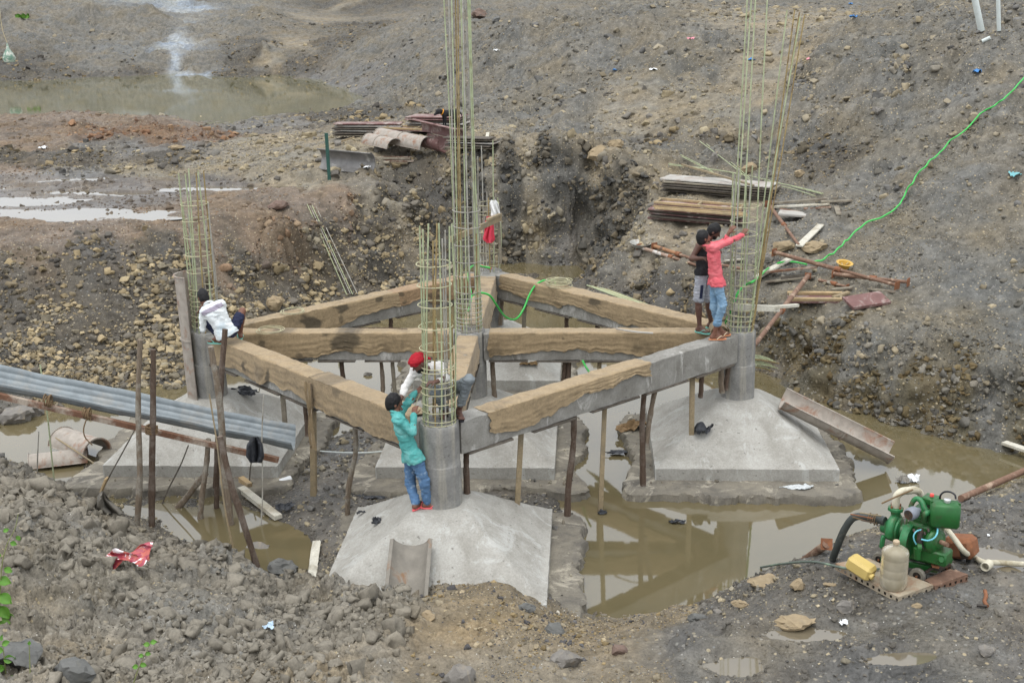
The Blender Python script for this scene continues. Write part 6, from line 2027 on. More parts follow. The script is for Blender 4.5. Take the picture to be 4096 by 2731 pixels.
def torso(B, neck, sh, hip, grow=0.0, k=.05, chest=.098, waist=.085, hipr=.095):
    """sh, hip: pairs of joints"""
    s0, s1 = sh; h0, h1 = hip
    sm, hm = (s0 + s1) / 2, (h0 + h1) / 2
    side = unit(s1 - s0); hside = unit(h1 - h0)
    c_hi = sm + (hm - sm) * .22
    wa = sm + (hm - sm) * .68
    B.limb(s0 * .93 + s1 * .07, s1 * .93 + s0 * .07, .062 + grow, .062 + grow, k)
    for sg in (-1, 1):
        B.limb(c_hi + side * sg * .075, wa + side * sg * .048, chest + grow, waist + grow, k)
        B.limb(wa + side * sg * .048, hm + hside * sg * .065, waist + grow, hipr + grow, k)
        B.limb(neck, (s0 if sg < 0 else s1) * .85 + sm * .15 , .045 + grow * .6, .058 + grow, k)
    return sm, hm


def figure(label, J, headf, headu, mats, shirt=True, sleeve=(1.0, 1.0), trouser_len=(1, 1), hem=.10, tshape=None, hands=None, feet=None, sandals=None, haircap=True, beard=False, skin=None, hs=1.0, collar=True, legr=1.0, shirt_wr=.0085, low=None, shorts=False, tank=False, line=.045):
    skin = skin or SKIN
    A = {k: np.asarray(v, float) for k, v in J.items()}
    base = A['root']
    root = thing('person', label, 'person', base, 'workers on the frame')
    B = Body()
    f, r, u = head(B, A['head'], headf, headu, hs)
    B.limb(A['head'] - u * .07 - f * .015, A['neck'], .050, .056, .03)
    torso(B, A['neck'], (A['s0'], A['s1']), (A['h0'], A['h1']), -.012)
    for q in '01':
        B.limb(A['s' + q], A['e' + q], .049, .039, .03); B.limb(A['e' + q], A['w' + q], .040, .027, .015)
        B.limb(A['e' + q] * .8 + A['w' + q] * .2, A['e' + q] * .6 + A['w' + q] * .4, .041, .037, .02)
        B.limb(A['h' + q], A['k' + q], .080 * legr, .054, .03); B.limb(A['k' + q], A['a' + q], .052, .034, .02)
        B.limb(A['k' + q] * .78 + A['a' + q] * .22, A['k' + q] * .5 + A['a' + q] * .5, .051, .042, .03)
    for q, hd in (hands or {}).items():
        hand(B, A['w' + q], *hd)
    for q, fd in (feet or {}).items():
        foot(B, A['a' + q], fd)
    part(root, 'body', B, skin)
    face_bits(root, A['head'], f, r, u, hs, beard)
    if haircap: hair_cap(root, A['head'], f, r, u, hs, line)
    if shirt:
        S = Body()
        torso(S, A['neck'], (A['s0'], A['s1']), (A['h0'], A['h1']), .012, .05)
        hm = (A['h0'] + A['h1']) / 2; sm = (A['s0'] + A['s1']) / 2
        dn = unit(hm - sm)
        sd = unit(A['h1'] - A['h0'])
        for sg in (-1, 1):
            S.limb(hm + sd * sg * .06, hm + sd * sg * .072 + dn * max(hem, .0), .116, .120, .04)
        for q in '01': S.limb(A['h' + q] - dn * .03, A['h' + q] + dn * .03, .108, .112, .04)
        S.cut(hm + dn * hem, dn)
        if not tank:
            for q, L in zip('01', sleeve):
                e = A['e' + q]; w_ = A['w' + q]
                S.limb(A['s' + q], e, .060, .053, .04)
                if L > .55:
                    en = e + (w_ - e) * (L - .5) / .5
                    S.limb(e, en, .054, .044, .02)
                    S.cut(en, unit(w_ - e)) if False else None
        S.ell(A['neck'] + u * .085 + f * .01, (.072, .072, .085), (f, r, u), .0, True)
        if tank:
            for q in '01':
                S.ell(A['s' + q] + unit(A['s' + q] - sm) * .035, (.085, .085, .12), (unit(A['s' + q] - sm), f, u), 0, True)
        part(root, mats.get('shirt_name', 'shirt'), S, mats['shirt'], wrinkle=shirt_wr, freq=11, stretch=(1, 1, 1.6), seed=hash(label) % 50 if False else len(label))
        if collar and not tank:
            C_ = Body(.007)
            nn = A['neck'] + u * .018
            for a in np.linspace(0, 2 * math.pi, 14, endpoint=False):
                a2 = a + 2 * math.pi / 14
                C_.limb(nn + (f * math.cos(a) + r * math.sin(a)) * .066 + u * (.012 - .02 * math.cos(a)), nn + (f * math.cos(a2) + r * math.sin(a2)) * .066 + u * (.012 - .02 * math.cos(a2)), .016, .016, .01)
            part(root, 'collar', C_, mats['shirt'])
    T = Body()
    hm = (A['h0'] + A['h1']) / 2
    up_ = unit((A['s0'] + A['s1']) / 2 - hm); sd = unit(A['h1'] - A['h0'])
    for sg in (-1, 1):
        T.limb(hm + sd * sg * .062 + up_ * .06, hm + sd * sg * .068, .084, .092, .04)
    T.cut(hm + up_ * .12, up_)
    for q, L in zip('01', trouser_len):
        kn, a_ = A['k' + q], A['a' + q]
        if L <= .5:
            en = A['h' + q] + (kn - A['h' + q]) * (L / .5)
            T.limb(A['h' + q], en, .098 * legr, .092 if shorts else .074, .04)
        else:
            T.limb(A['h' + q], kn, .090 * legr, .074, .04)
            en = kn + (a_ - kn) * (L - .5) / .5
            T.limb(kn, en, .073, .062, .03)
            T.limb(en - unit(a_ - kn) * .02, en, .064, .066, .008)
    part(root, mats.get('legs_name', 'trousers'), T, mats['legs'], wrinkle=.0095, freq=12, stretch=(1, 1, 1.9), seed=7)
    for q, (mt, st) in (sandals or {}).items():
        flipflop(root, A['a' + q], feet[q], mt, st)
    return root, A, (f, r, u)


# ---- colours of the clothes
def worn(name, c, fade, sc=2.2, lo=.45, hi=.62, rough=.9):
    return simple(name, c, .10, 30, rough, fade, sc, (lo, hi), .35, 90, .004, 0, .1)


M_TEAL = worn('turquoise_cotton', lin(86, 160, 156), lin(132, 188, 184), 3.0, .48, .7)
M_JEAN = worn('washed_blue_denim', lin(88, 118, 152), lin(178, 194, 208), 4.2, .52, .68)
M_JEAN2 = worn('pale_blue_denim', lin(112, 142, 168), lin(150, 176, 194), 4, .45, .65)
M_WSHIRT = worn('white_shirt_cloth', lin(214, 218, 218), lin(190, 206, 214), 3, .5, .7)
M_WSHIRT2 = worn('off_white_shirt', lin(212, 210, 206), lin(186, 184, 180), 3, .5, .7)
M_NAVY = worn('navy_shorts', lin(44, 48, 68), lin(58, 62, 82), 4)
M_GREYT = worn('grey_trousers', lin(112, 118, 122), lin(132, 138, 140), 4)
M_CORAL = worn('coral_shirt', lin(204, 96, 104), lin(214, 122, 126), 3, .45, .7)
M_GSHORT = worn('grey_shorts', lin(158, 160, 166), lin(140, 142, 150), 4)
M_TANK = worn('black_vest', lin(38, 38, 40), lin(54, 54, 56), 4)
M_PINKS = simple('coral_rubber', lin(228, 104, 108), .06, 9, .5, bump=0)
M_AQUA = simple('aqua_rubber', lin(120, 186, 172), .06, 9, .5, bump=0)
M_TANS = simple('tan_rubber', lin(206, 138, 100), .06, 9, .5, bump=0)
M_CREAM = simple('cream_rubber', lin(226, 206, 172), .06, 9, .5, bump=0)
M_DKS = simple('black_rubber', lin(44, 44, 48), .1, 9, .5, bump=0)
M_RED = worn('red_head_cloth', lin(158, 38, 48), lin(176, 66, 74), 5, .5, .7)

# 1 the man in the turquoise shirt at the front column
k5 = zz(1520, 1380, .4464)
def j5(x, y, yy): return at(*k5(x, y), y=yy)
an0 = onpyr('F', *k5(425, 1462)); an0[2] += .085
an1 = onpyr('F', *k5(325, 1470)); an1[2] += .085
yn = an0[1]
Y0 = yn
J = dict(root=onpyr('F', *k5(430, 1500)), head=j5(122, 520, Y0 - .00), neck=j5(135, 612, Y0 - .02), s0=j5(165, 668, Y0 - .17), s1=j5(165, 622, Y0 + .17),
         e0=j5(290, 785, Y0 - .16), w0=j5(303, 628, Y0 - .04), e1=j5(262, 500, Y0 + .20), w1=j5(322, 425, Y0 + .24),
         h0=j5(318, 1010, Y0 - .07), h1=j5(270, 1010, Y0 + .09), k0=j5(398, 1215, Y0 - .05), a0=an0, k1=j5(272, 1240, Y0 + .12), a1=an1)
fw = unit(V(1, .45, 0))
figure('man in a turquoise shirt and washed jeans standing on the front footing', J, V(1, .55, -.05), V(-.05, 0, 1), dict(shirt=M_TEAL, legs=M_JEAN, legs_name='jeans'),
       hands={'0': (j5(312, 560, Y0) - J['w0'], V(-.3, -1, .2), V(.3, .1, 1), .75), '1': (j5(375, 375, Y0 + .26) - J['w1'], V(-.4, -.6, .9), V(1, 0, .2), .7)},
       feet={'0': V(1, .12, 0), '1': V(.45, 1, 0)}, sandals={'0': (M_PINKS, M_PINKS), '1': (M_PINKS, M_PINKS)}, trouser_len=(.97, .97), hem=.035)
tag(MB().tube(spline([j5(312, 545, Y0 + .05), j5(345, 470, Y0 + .12), j5(380, 388, Y0 + .26)], 8), .005, 5).build('tying_hook', M_WIRE), 'thin wire hook held between the hands of the turquoise shirted man', 'tool')

# 2 the squatting man with the red head cloth
ft = at(*k5(705, 590), z=ZB + .10)
Y2 = ft[1]
f2 = at(*k5(590, 585), z=ZB + .10)
J = dict(root=at(*k5(640, 600), z=ZB + .02), head=j5(352, 160, Y2 - .25), neck=j5(400, 218, Y2 - .16), s0=j5(312, 232, Y2 - .12), s1=j5(545, 190, Y2 - .02),
         e0=j5(222, 385, Y2 - .22), w0=j5(188, 480, Y2 - .35), e1=j5(585, 300, Y2 - .25), w1=j5(500, 330, Y2 - .42),
         h0=j5(560, 420, Y2 + .12), h1=j5(660, 405, Y2 + .12), k0=j5(500, 425, Y2 - .25), a0=f2, k1=j5(795, 310, Y2 - .22), a1=ft)
root2, A2, (hf, hr, hu) = figure('man with a red head cloth and white shirt squatting behind the front cage', J, V(-.75, -.55, -.45), V(-.45, -.1, 1), dict(shirt=M_WSHIRT2, legs=M_GREYT),
       hands={'0': (V(-.2, -.35, -1), V(-1, .2, 0), V(.2, -1, .1), .5), '1': (V(-1, -.5, .1), V(0, 0, 1), V(0, -1, 0), .8)}, feet={'0': V(-.2, -1, 0), '1': V(.35, -1, 0)},
       sandals={'0': (M_DKS, M_DKS), '1': (M_DKS, M_DKS)}, haircap=False, sleeve=(.80, .80), trouser_len=(.86, .86), hem=.06, skin=SKIN2, beard=True)
Tb = Body(.008)
hc = A2['head']
Tb.ell(hc + hu * .055, (.122, .102, .090), (hf, hr, hu), .02)
for i in range(10):
    a = i * .63
    Tb.limb(hc + hu * (.03 + .02 * math.sin(a * 1.7)) + (hf * math.cos(a) * .105 + hr * math.sin(a) * .088), hc + hu * (.05 + .02 * math.sin(a * 1.3 + 1)) + (hf * math.cos(a + .9) * .105 + hr * math.sin(a + .9) * .088), .024, .024, .012)
Tb.limb(hc - hf * .1 + hu * .02, hc - hf * .14 - hu * .03 - hr * .04, .03, .02, .02)
Tb.cut(hc - hu * .002 + hf * .09, unit(-hu + hf * .5))
part(root2, 'head_cloth', Tb, M_RED, wrinkle=.006, freq=22)

# 3 the man crouching at the left column, seen from behind
k3 = zz(680, 1060, .2169)
fa = at(*k3(850, 1380), z=ZB + .10)
Y3 = fa[1] + .02
def j3(x, y, yy): return at(*k3(x, y), y=yy)
J = dict(root=at(*k3(1000, 1380), z=ZB + .02), head=j3(612, 590, Y3 + .12), neck=j3(720, 745, Y3 + .06), s0=j3(625, 870, Y3 + .0), s1=j3(955, 715, Y3 + .06),
         e0=j3(605, 1190, Y3 + .05), w0=j3(575, 880, Y3 + .26), e1=j3(900, 960, Y3 + .38), w1=j3(640, 860, Y3 + .42),
         h0=j3(960, 1275, Y3 + .02), h1=j3(1130, 1235, Y3 + .04), k0=j3(720, 1075, Y3 + .30), a0=fa + V(0, .10, 0), k1=j3(1335, 845, Y3 + .32), a1=at(*k3(1250, 1300), z=ZB + .10) + V(0, .15, 0))
root3, A3, fr = figure('man in a white shirt crouching on the left column, seen from behind', J, V(-.65, .75, -.5), V(-.25, .35, 1), dict(shirt=M_WSHIRT, legs=M_NAVY, legs_name='shorts'),
       hands={'0': (V(-.2, .3, 1), V(-1, -.3, 0), V(.3, .5, 0), .8), '1': (V(-1, .2, .2), V(0, .3, 1), V(0, 1, 0), .8)}, feet={'0': V(-1, .25, 0), '1': V(-.4, 1, 0)}, sandals={'0': (M_AQUA, M_AQUA), '1': (M_AQUA, M_AQUA)},
       sleeve=(.95, .95), trouser_len=(.46, .34), hem=.05, shorts=True, legr=.95)
# the mauve yoke of the shirt
Yk = Body()
torso(Yk, A3['neck'], (A3['s0'], A3['s1']), (A3['h0'], A3['h1']), .0155, .05)
sm = (A3['s0'] + A3['s1']) / 2; hm = (A3['h0'] + A3['h1']) / 2
Yk.cut(sm + unit(hm - sm) * .045, unit(hm - sm)); Yk.cut(sm - unit(hm - sm) * .035, -unit(hm - sm))
part(root3, 'shirt_yoke', Yk, simple('mauve_cotton', lin(158, 150, 164), .1, 10, .9, bump=.2), wrinkle=.006, freq=11, stretch=(1, 1, 1.6), seed=len('man in a white shirt crouching on the left column, seen from behind'))

# 4 the man in the coral shirt at the right column
k6 = zz(2720, 870, .5581)
def j6(x, y, yy): return at(*k6(x, y), y=yy)
fa = at(*k6(245, 835), z=ZB + .11)
fb_ = at(*k6(288, 812), z=ZB + .11)
Y4 = fa[1]
J = dict(root=at(*k6(260, 865), z=ZB + .02), head=j6(168, 150, Y4 + .05), neck=j6(195, 212, Y4 + .04), s0=j6(238, 222, Y4 - .12), s1=j6(235, 208, Y4 + .17),
         e0=j6(352, 170, Y4 - .02), w0=j6(442, 128, Y4 + .10), e1=j6(318, 172, Y4 + .26), w1=j6(352, 108, Y4 + .26),
         h0=j6(272, 475, Y4 - .05), h1=j6(250, 475, Y4 + .11), k0=j6(305, 625, Y4 - .07), a0=fa, k1=j6(245, 640, Y4 + .10), a1=fb_)
figure('man in a coral shirt and rolled jeans reaching into the right cage', J, V(1, .35, .25), V(-.3, 0, 1), dict(shirt=M_CORAL, legs=M_JEAN2, legs_name='jeans'),
       hands={'0': (j6(478, 80, Y4 + .12) - J['w0'], V(-.3, -1, .3), V(.5, 0, .6), .6), '1': (j6(392, 55, Y4 + .26) - J['w1'], V(-.4, -.8, .4), V(.6, 0, .5), .6)}, feet={'0': V(1, .1, 0), '1': V(1, .45, 0)},
       sandals={'0': (M_TANS, M_CREAM), '1': (M_TANS, M_CREAM)}, trouser_len=(.82, .82), hem=.02, beard=True, sleeve=(1.0, .78), legr=.92)
B_ = J
# 5 the man in the black vest behind him
fa = at(*k6(140, 785), z=ZB + .11)
Y5 = fa[1]
fb_ = at(*k6(222, 752), z=ZB + .11)
J = dict(root=at(*k6(150, 815), z=ZB + .02), head=j6(242, 100, Y5 + .06), neck=j6(192, 180, Y5 + .06), s0=j6(135, 205, Y5 - .06), s1=j6(225, 205, Y5 + .22),
         e0=j6(82, 295, Y5 - .10), w0=j6(165, 292, Y5 - .24), e1=j6(260, 290, Y5 + .26), w1=j6(255, 240, Y5 + .04),
         h0=j6(150, 415, Y5 - .04), h1=j6(195, 415, Y5 + .12), k0=j6(132, 605, Y5 - .05), a0=fa, k1=j6(203, 600, Y5 + .16), a1=fb_)
root5, A5, fr5 = figure('man in a black vest and grey shorts standing behind the coral shirt', J, V(.9, -.1, -.45), V(.4, 0, 1), dict(shirt=M_TANK, legs=M_GSHORT, legs_name='shorts', shirt_name='vest'),
       hands={'0': (V(1, -.2, -.05), V(0, -.2, 1), V(.2, -1, 0), .7), '1': (V(.5, -.8, .3), V(0, .3, 1), V(1, 0, 0), .7)}, feet={'0': V(.75, -.55, 0), '1': V(1, .1, 0)}, sandals={'0': (M_AQUA, M_AQUA), '1': (M_AQUA, M_AQUA)},
       trouser_len=(.43, .43), hem=-.02, shorts=True, tank=True, beard=True, skin=SKIN2)
st0, st1 = A5['h0'] + (A5['k0'] - A5['h0']) * .34, A5['h0'] + (A5['k0'] - A5['h0']) * .84
nrm5 = unit(V(.0, -1, .1))
MB().sheet(np.array([[p + nrm5 * .099 + V(dx, abs(dx) * .35, 0) for dx in np.linspace(.0, .045, 5)] for p in (st0 + (st1 - st0) * t for t in np.linspace(0, 1, 8))]), .006).build('side_stripe', M_NAVY, root5, 60)

# 6 the black dog on the boards
p = hp(*zz(1230, 440, .3189)(1770, 345), 0)
p = p + V(0, .35, .30)
dr = thing('dog', 'black dog with an orange collar standing on the shutter boards', 'dog', p)
FD = unit(V(-.86, -.5, 0)); SD = np.cross(FD, V(0, 0, 1))
L = lambda a, s_, z: p + FD * a + SD * s_ + V(0, 0, z)
Dg = Body(.010)
Dg.limb(L(.16, 0, .42), L(-.05, 0, .43), .115, .10, .05); Dg.limb(L(-.05, 0, .43), L(-.26, 0, .45), .098, .085, .05)
Dg.limb(L(.20, 0, .46), L(.30, 0, .50), .085, .075, .04)
Dg.ell(L(.36, 0, .50), (.095, .080, .085), (FD, SD, V(0, 0, 1)), .03); Dg.limb(L(.40, 0, .47), L(.50, 0, .41), .055, .034, .03)
for sg in (-1, 1):
    Dg.limb(L(.33, sg * .065, .55), L(.36, sg * .095, .46), .026, .016, .012)
    Dg.limb(L(.17, sg * .07, .38), L(.16, sg * .075, .20), .052, .032, .03); Dg.limb(L(.16, sg * .075, .20), L(.17, sg * .075, .03), .029, .023, .015); Dg.limb(L(.17, sg * .075, .025), L(.22, sg * .075, .02), .026, .022, .015)
    Dg.limb(L(-.25, sg * .06, .42), L(-.19, sg * .08, .25), .07, .045, .03); Dg.limb(L(-.19, sg * .08, .25), L(-.31, sg * .08, .15), .038, .026, .02); Dg.limb(L(-.31, sg * .08, .15), L(-.28, sg * .08, .03), .024, .021, .015); Dg.limb(L(-.28, sg * .08, .025), L(-.23, sg * .08, .02), .025, .021, .015)
Dg.limb(L(-.33, 0, .49), L(-.44, 0, .36), .026, .016, .02); Dg.limb(L(-.44, 0, .36), L(-.47, .03, .22), .017, .010, .01)
part(dr, 'body', Dg, simple('black_fur', lin(30, 30, 32), .3, 30, .7, bump=.5, bscale=70))
cc = L(.245, 0, .475)
d_, s_, t_ = frame_of(L(.30, 0, .50) - L(.20, 0, .46))
an_ = np.linspace(0, 2 * math.pi, 28, endpoint=False)
MB().tube(np.array([cc + s_ * math.cos(a) * .088 + t_ * math.sin(a) * .088 for a in an_]), .014, 6, closed=True).build('collar', simple('orange_webbing', lin(236, 160, 40), .06, 9, .6, bump=0), dr, 60)
# ------------------------------------------------------------------ pump set and the things around it
M_GRN = simple('pump_green_paint', lin(42, 112, 66), .16, 7, .45, lin(88, 78, 56), 4.5, (.48, .66), .2, 40, .002, .1, .5)
M_GRN2 = simple('engine_green_paint', lin(34, 94, 42), .16, 7, .42, lin(66, 60, 44), 4.5, (.50, .68), .2, 40, .002, .1, .5)
M_DKST = simple('oily_steel', lin(62, 58, 54), .25, 14, .5, lin(112, 84, 64), 5, (.5, .66), metal=.4)
M_RUB = simple('tyre_rubber', lin(120, 116, 106), .2, 16, .9, lin(84, 82, 78), 5, bump=.4)
M_FILT = simple('grey_filter_can', lin(122, 126, 134), .12, 10, .5, bump=0, metal=.2)
M_HOSEB = simple('black_suction_hose', lin(64, 68, 66), .15, 12, .5, lin(110, 108, 98), 4, (.58, .72), .3, 30, .004)
M_LAY = simple('layflat_hose', lin(196, 190, 170), .12, 8, .8, lin(150, 140, 116), 3, (.5, .66), .3, 30, .004)
M_JERRY = simple('yellow_can', lin(196, 172, 104), .08, 6, .5, lin(170, 146, 96), 4, (.62, .75), .2, 16, .006)
M_CYAN = simple('clear_cyan_tube', lin(110, 186, 200), .05, 6, .2, bump=0)
k8 = zz(3100, 1850, 900 / 2352)
YP = hp(*k8(1480, 1240))[1]


def j8(x, y, yy=0.0): return at(*k8(x, y), y=YP + yy)


S8 = 2352 / 900          # zoom px per photo px
PXM = FPX / ((np.asarray(j8(1480, 900)) - CAM) @ fwd)      # photo px per metre there
mm = lambda zpx: zpx / S8 / PXM
wheel0 = j8(1490, 1240)
pump = thing('diesel_pump', 'green diesel pump set on small wheels on the right bank', 'pump', j8(1480, 1260, .1))
UPV = V(0, 0, 1.0)
# its long axis runs from the pump head (left, back) to the flywheel side (right, front)
ax = unit(V(.80, -.60, 0)); sd8 = V(.60, .80, 0)


def P8(x, y, dep=0.0):
    """picture point, dep metres further from the camera"""
    return j8(x, y, dep)


# chassis
MB().bar(P8(1110, 1000, .42), P8(1700, 1120, .02), .05, mm(60), bev=.004).build('chassis_rail', M_GRN2, pump)
MB().bar(P8(1300, 960, .62), P8(1840, 1030, .28), .05, mm(60), bev=.004).build('chassis_rail', M_GRN2, pump)
MB().bar(P8(1690, 1110, .0), P8(1850, 1040, .3), .06, mm(40), bev=.004).build('cross_member', M_DKST, pump)
MB().bar(P8(1640, 1070, -.02), P8(1710, 1085, -.02), .06, .03, bev=.003).build('chassis_plate', M_RUSTO, pump)
MB().bar(P8(1560, 1150, .0), P8(1720, 1060, .05), .03, .03).build('axle', M_DKST, pump)


def wheel(c, r, w_, label=None):
    o = MB()
    prof = [(r * .55, -w_ / 2), (r * .92, -w_ / 2), (r, -w_ * .3), (r, w_ * .3), (r * .92, w_ / 2), (r * .55, w_ / 2), (r * .52, 0)]
    n = 36
    o.lathe(c, prof, n, sd8 * -1, cap=False)
    v = np.array(o.v).reshape(len(prof), n, 3)
    cen = np.asarray(c)
    for i in range(n):
        if i % 3 == 0: v[2:4, i] += (v[2:4, i] - cen) * -.06
    o.v = [tuple(q) for q in v.reshape(-1, 3)]
    wb = o.build('wheel', M_RUB, pump, 30)
    MB().lathe(c, [(.001, w_ * .42), (r * .16, w_ * .5), (r * .2, w_ * .3), (r * .55, w_ * .2), (r * .55, -w_ * .2), (.001, -w_ * .2)], 20, -sd8 if sd8[1] > 0 else sd8).build('rim', M_DKST, wb)
    MB().cyl(np.asarray(c) - sd8 * w_ * .7, np.asarray(c) + sd8 * w_ * .2, r * .14, n=10).build('hub', M_RUSTO, wb)


wheel(P8(1490, 1178, -.02), mm(84), .06)
wheel(P8(1812, 1095, .25), mm(76), .06)
wheel(P8(1095, 1005, .45), mm(78), .06)
wheel(P8(1330, 985, .75), mm(76), .06)
# pump head: volute, flange, throat
vc = P8(1265, 690, .38)
MB().lathe(vc - ax * .10, [(.02, -.02), (mm(95), 0), (mm(135), .03), (mm(140), .10), (mm(120), .15), (mm(70), .17), (mm(60), .24), (.02, .245)], 30, ax).build('pump_casing', M_GRN, pump)
an = np.linspace(-.3, 4.4, 40)
rr = np.linspace(mm(52), mm(40), 40)
pts = np.array([vc + sd8 * math.cos(a) * mm(118) * -1 + UPV * math.sin(a) * mm(130) - ax * .02 for a in an])
MB().tube(pts, rr, 12).build('volute', M_GRN, pump, 60)
MB().cyl(vc - ax * .16, vc - ax * .08, mm(75), mm(85), 24).build('suction_flange', M_GRN, pump)
tp = P8(1262, 560, .40); t2 = P8(1262, 480, .40)
MB().cyl(tp, t2, mm(48), mm(56), 18).build('discharge_throat', M_GRN, pump)
fl = MB().lathe(t2 - UPV * .0, [(mm(80), -.02), (mm(84), -.015), (mm(84), .015), (mm(78), .02)], 8, UPV).build('discharge_flange', M_GRN, pump, 20)
for a in np.linspace(.4, 6.7, 5)[:4]:
    MB().cyl(t2 + sd8 * math.cos(a) * mm(62) + ax * math.sin(a) * mm(62) - UPV * .02, t2 + sd8 * math.cos(a) * mm(62) + ax * math.sin(a) * mm(62) + UPV * .045, .012, n=6).build('bolt', M_RUSTO, fl)
for dx in (-95, 60):
    MB().bar(P8(1230 + dx, 760, .35), P8(1220 + dx * 1.15, 890, .35), .05, .05, bev=.01).build('pump_foot', M_GRN, pump)
MB().bar(P8(1120, 880, .36), P8(1330, 905, .30), .10, .03).build('pump_base', M_RUST, pump)
# flywheel, engine block, crankcase cover
fc = P8(1385, 800, .20)
MB().lathe(fc - ax * .05, [(.02, 0), (mm(60), .005), (mm(100), .01), (mm(150), .012), (mm(172), .02), (mm(176), .04), (mm(176), .09), (mm(168), .105), (mm(80), .10), (.02, .10)], 40, ax).build('flywheel', M_GRN, pump, 35)
eb = P8(1560, 790, .22)
EM = np.stack([ax, sd8, UPV], 1)
MB().box(eb + UPV * -.02, (mm(330), .26, mm(430)), EM, .03).build('engine_block', M_GRN2, pump)
MB().box(P8(1575, 545, .25), (mm(190), .20, mm(190)), EM, .012).build('cylinder', M_GRN2, pump)
for i in range(5):
    MB().box(P8(1575, 480 + i * 32, .25), (mm(215), .225, mm(9)), EM, .002).build('cooling_fin', M_GRN2, pump)
MB().box(P8(1632, 388, .28), (mm(160), .17, mm(78)), EM, .012).build('rocker_cover', M_GRN2, pump)
MB().lathe(P8(1640, 350, .26), [(.004, .03), (mm(18), .03), (mm(22), .02), (mm(22), 0)], 14, UPV).build('red_cap', simple('red_plastic', lin(226, 84, 76), .05, 5, .4, bump=0), pump)
cc = P8(1700, 830, -.02)
fdir = unit(V(.55, -.83, 0.05))
cv = MB().lathe(cc - fdir * .06, [(mm(138), 0), (mm(140), .03), (mm(128), .055), (mm(108), .065), (mm(100), .075), (mm(70), .085), (mm(55), .10), (mm(32), .105), (.004, .105)], 36, fdir).build('crankcase_cover', M_GRN2, pump, 30)
MB().cyl(P8(1735, 828, -.10), P8(1805, 858, -.20), mm(26), mm(22), 14).build('crank_shaft', M_RUST, pump)
MB().box(P8(1690, 960, .02), (mm(270), .22, mm(150)), EM, .02).build('sump', M_GRN2, pump)
MB().bar(P8(1680, 1010, -.08), P8(1840, 1020, .05), .05, .06, bev=.006).build('engine_foot', M_GRN2, pump)
MB().cyl(P8(1715, 1010, -.12), P8(1740, 1012, -.16), mm(30), n=14).build('drain_boss', M_GRN2, pump)
# fuel tank
tk = P8(1775, 535, .02)
td = unit(V(.86, -.18, 0)); ts = unit(np.cross(UPV, td)); TM = np.stack([td, ts, UPV], 1)
tank = MB().box(tk, (mm(292), .21, mm(262)), TM, .03).build('fuel_tank', M_GRN2, pump, 50)
MB().box(tk - ts * 0 + UPV * .0, (mm(297), .012, mm(267)), TM, .004).build('seam', M_GRN2, tank)
MB().lathe(P8(1800, 412, .02), [(mm(30), -.01), (mm(30), .012), (mm(36), .014), (mm(36), .034), (mm(28), .04), (.004, .04)], 18, UPV).build('tank_cap', simple('bright_metal_cap', lin(206, 206, 204), .05, 6, .25, bump=0, metal=.6), tank)
MB().box(P8(1655, 590, -.04), (mm(30), .02, mm(60)), TM, .006).build('tank_boss', M_GRN2, tank)
# air filter, exhaust, pipes
a0, a1 = P8(1395, 545, .0), P8(1475, 508, .10)
flt = MB().lathe(a0, [(.004, .0), (mm(52), .0), (mm(66), .02), (mm(68), .10), (mm(60), .125), (mm(40), .13), (mm(30), .20), (.004, .2)], 24, unit(a1 - a0)).build('air_filter', M_FILT, pump, 40)
MB().lathe(a0 - unit(a1 - a0) * .004, [(.004, .0), (mm(50), .0), (mm(50), .01)], 24, unit(a1 - a0)).build('filter_mouth', M_DKST, flt)
MB().tube(spline([P8(1415, 465, .3), P8(1450, 395, .3), P8(1490, 375, .28), P8(1535, 410, .24), P8(1560, 470, .2), P8(1580, 500, .18)], 18), np.linspace(mm(24), mm(34), 18), 12).build('intake_pipe', M_GRN, pump, 60)
MB().tube(spline([P8(1565, 610, .1), P8(1560, 560, .06), P8(1580, 528, .04), P8(1625, 520, .06)], 12), mm(30), 12).build('exhaust_elbow', M_GRN, pump, 60)
MB().tube(spline([P8(1720, 395, .22), P8(1730, 340, .2), P8(1770, 305, .18), P8(1830, 305, .12), P8(1880, 335, .06), P8(1890, 380, .04)], 20), mm(10), 8).build('fuel_hose', M_DKS, pump, 60)
MB().cyl(P8(1718, 400, .22), P8(1735, 330, .2), mm(9), n=8).build('fuel_union', M_RUSTO, pump)
MB().tube(spline([P8(1530, 800, -.06), P8(1600, 812, -.10), P8(1660, 790, -.12), P8(1695, 740, -.10), P8(1700, 690, -.04)], 18), mm(9), 8).build('fuel_line', M_CYAN, pump, 60)
MB().tube(spline([P8(1530, 700, -.02), P8(1480, 715, -.05), P8(1450, 760, -.06), P8(1455, 810, -.06), P8(1475, 850, -.05)], 16), mm(8), 8).build('fuel_line', M_CYAN, pump, 60)
MB().cyl(P8(1488, 1000, -.06), P8(1488, 890, -.06), mm(36), mm(38), 14).build('fuel_filter', M_GRN2, pump)
MB().cyl(P8(1510, 880, -.03), P8(1520, 690, .0), mm(34), mm(30), 12).build('injection_pump', M_DKST, pump)
MB().cyl(P8(1480, 885, -.05), P8(1525, 885, -.05), mm(46), n=12).build('filter_head', M_GRN2, pump)
for x, y in ((1560, 720), (1450, 690), (1600, 690), (1540, 860)):
    MB().cyl(P8(x, y, -.01), P8(x + 8, y + 34, -.03), mm(14), n=8).build('fitting', M_DKST, pump)
MB().bar(P8(1360, 690, .22), P8(1385, 560, .22), .02, .02).build('lever', M_GRN, pump)
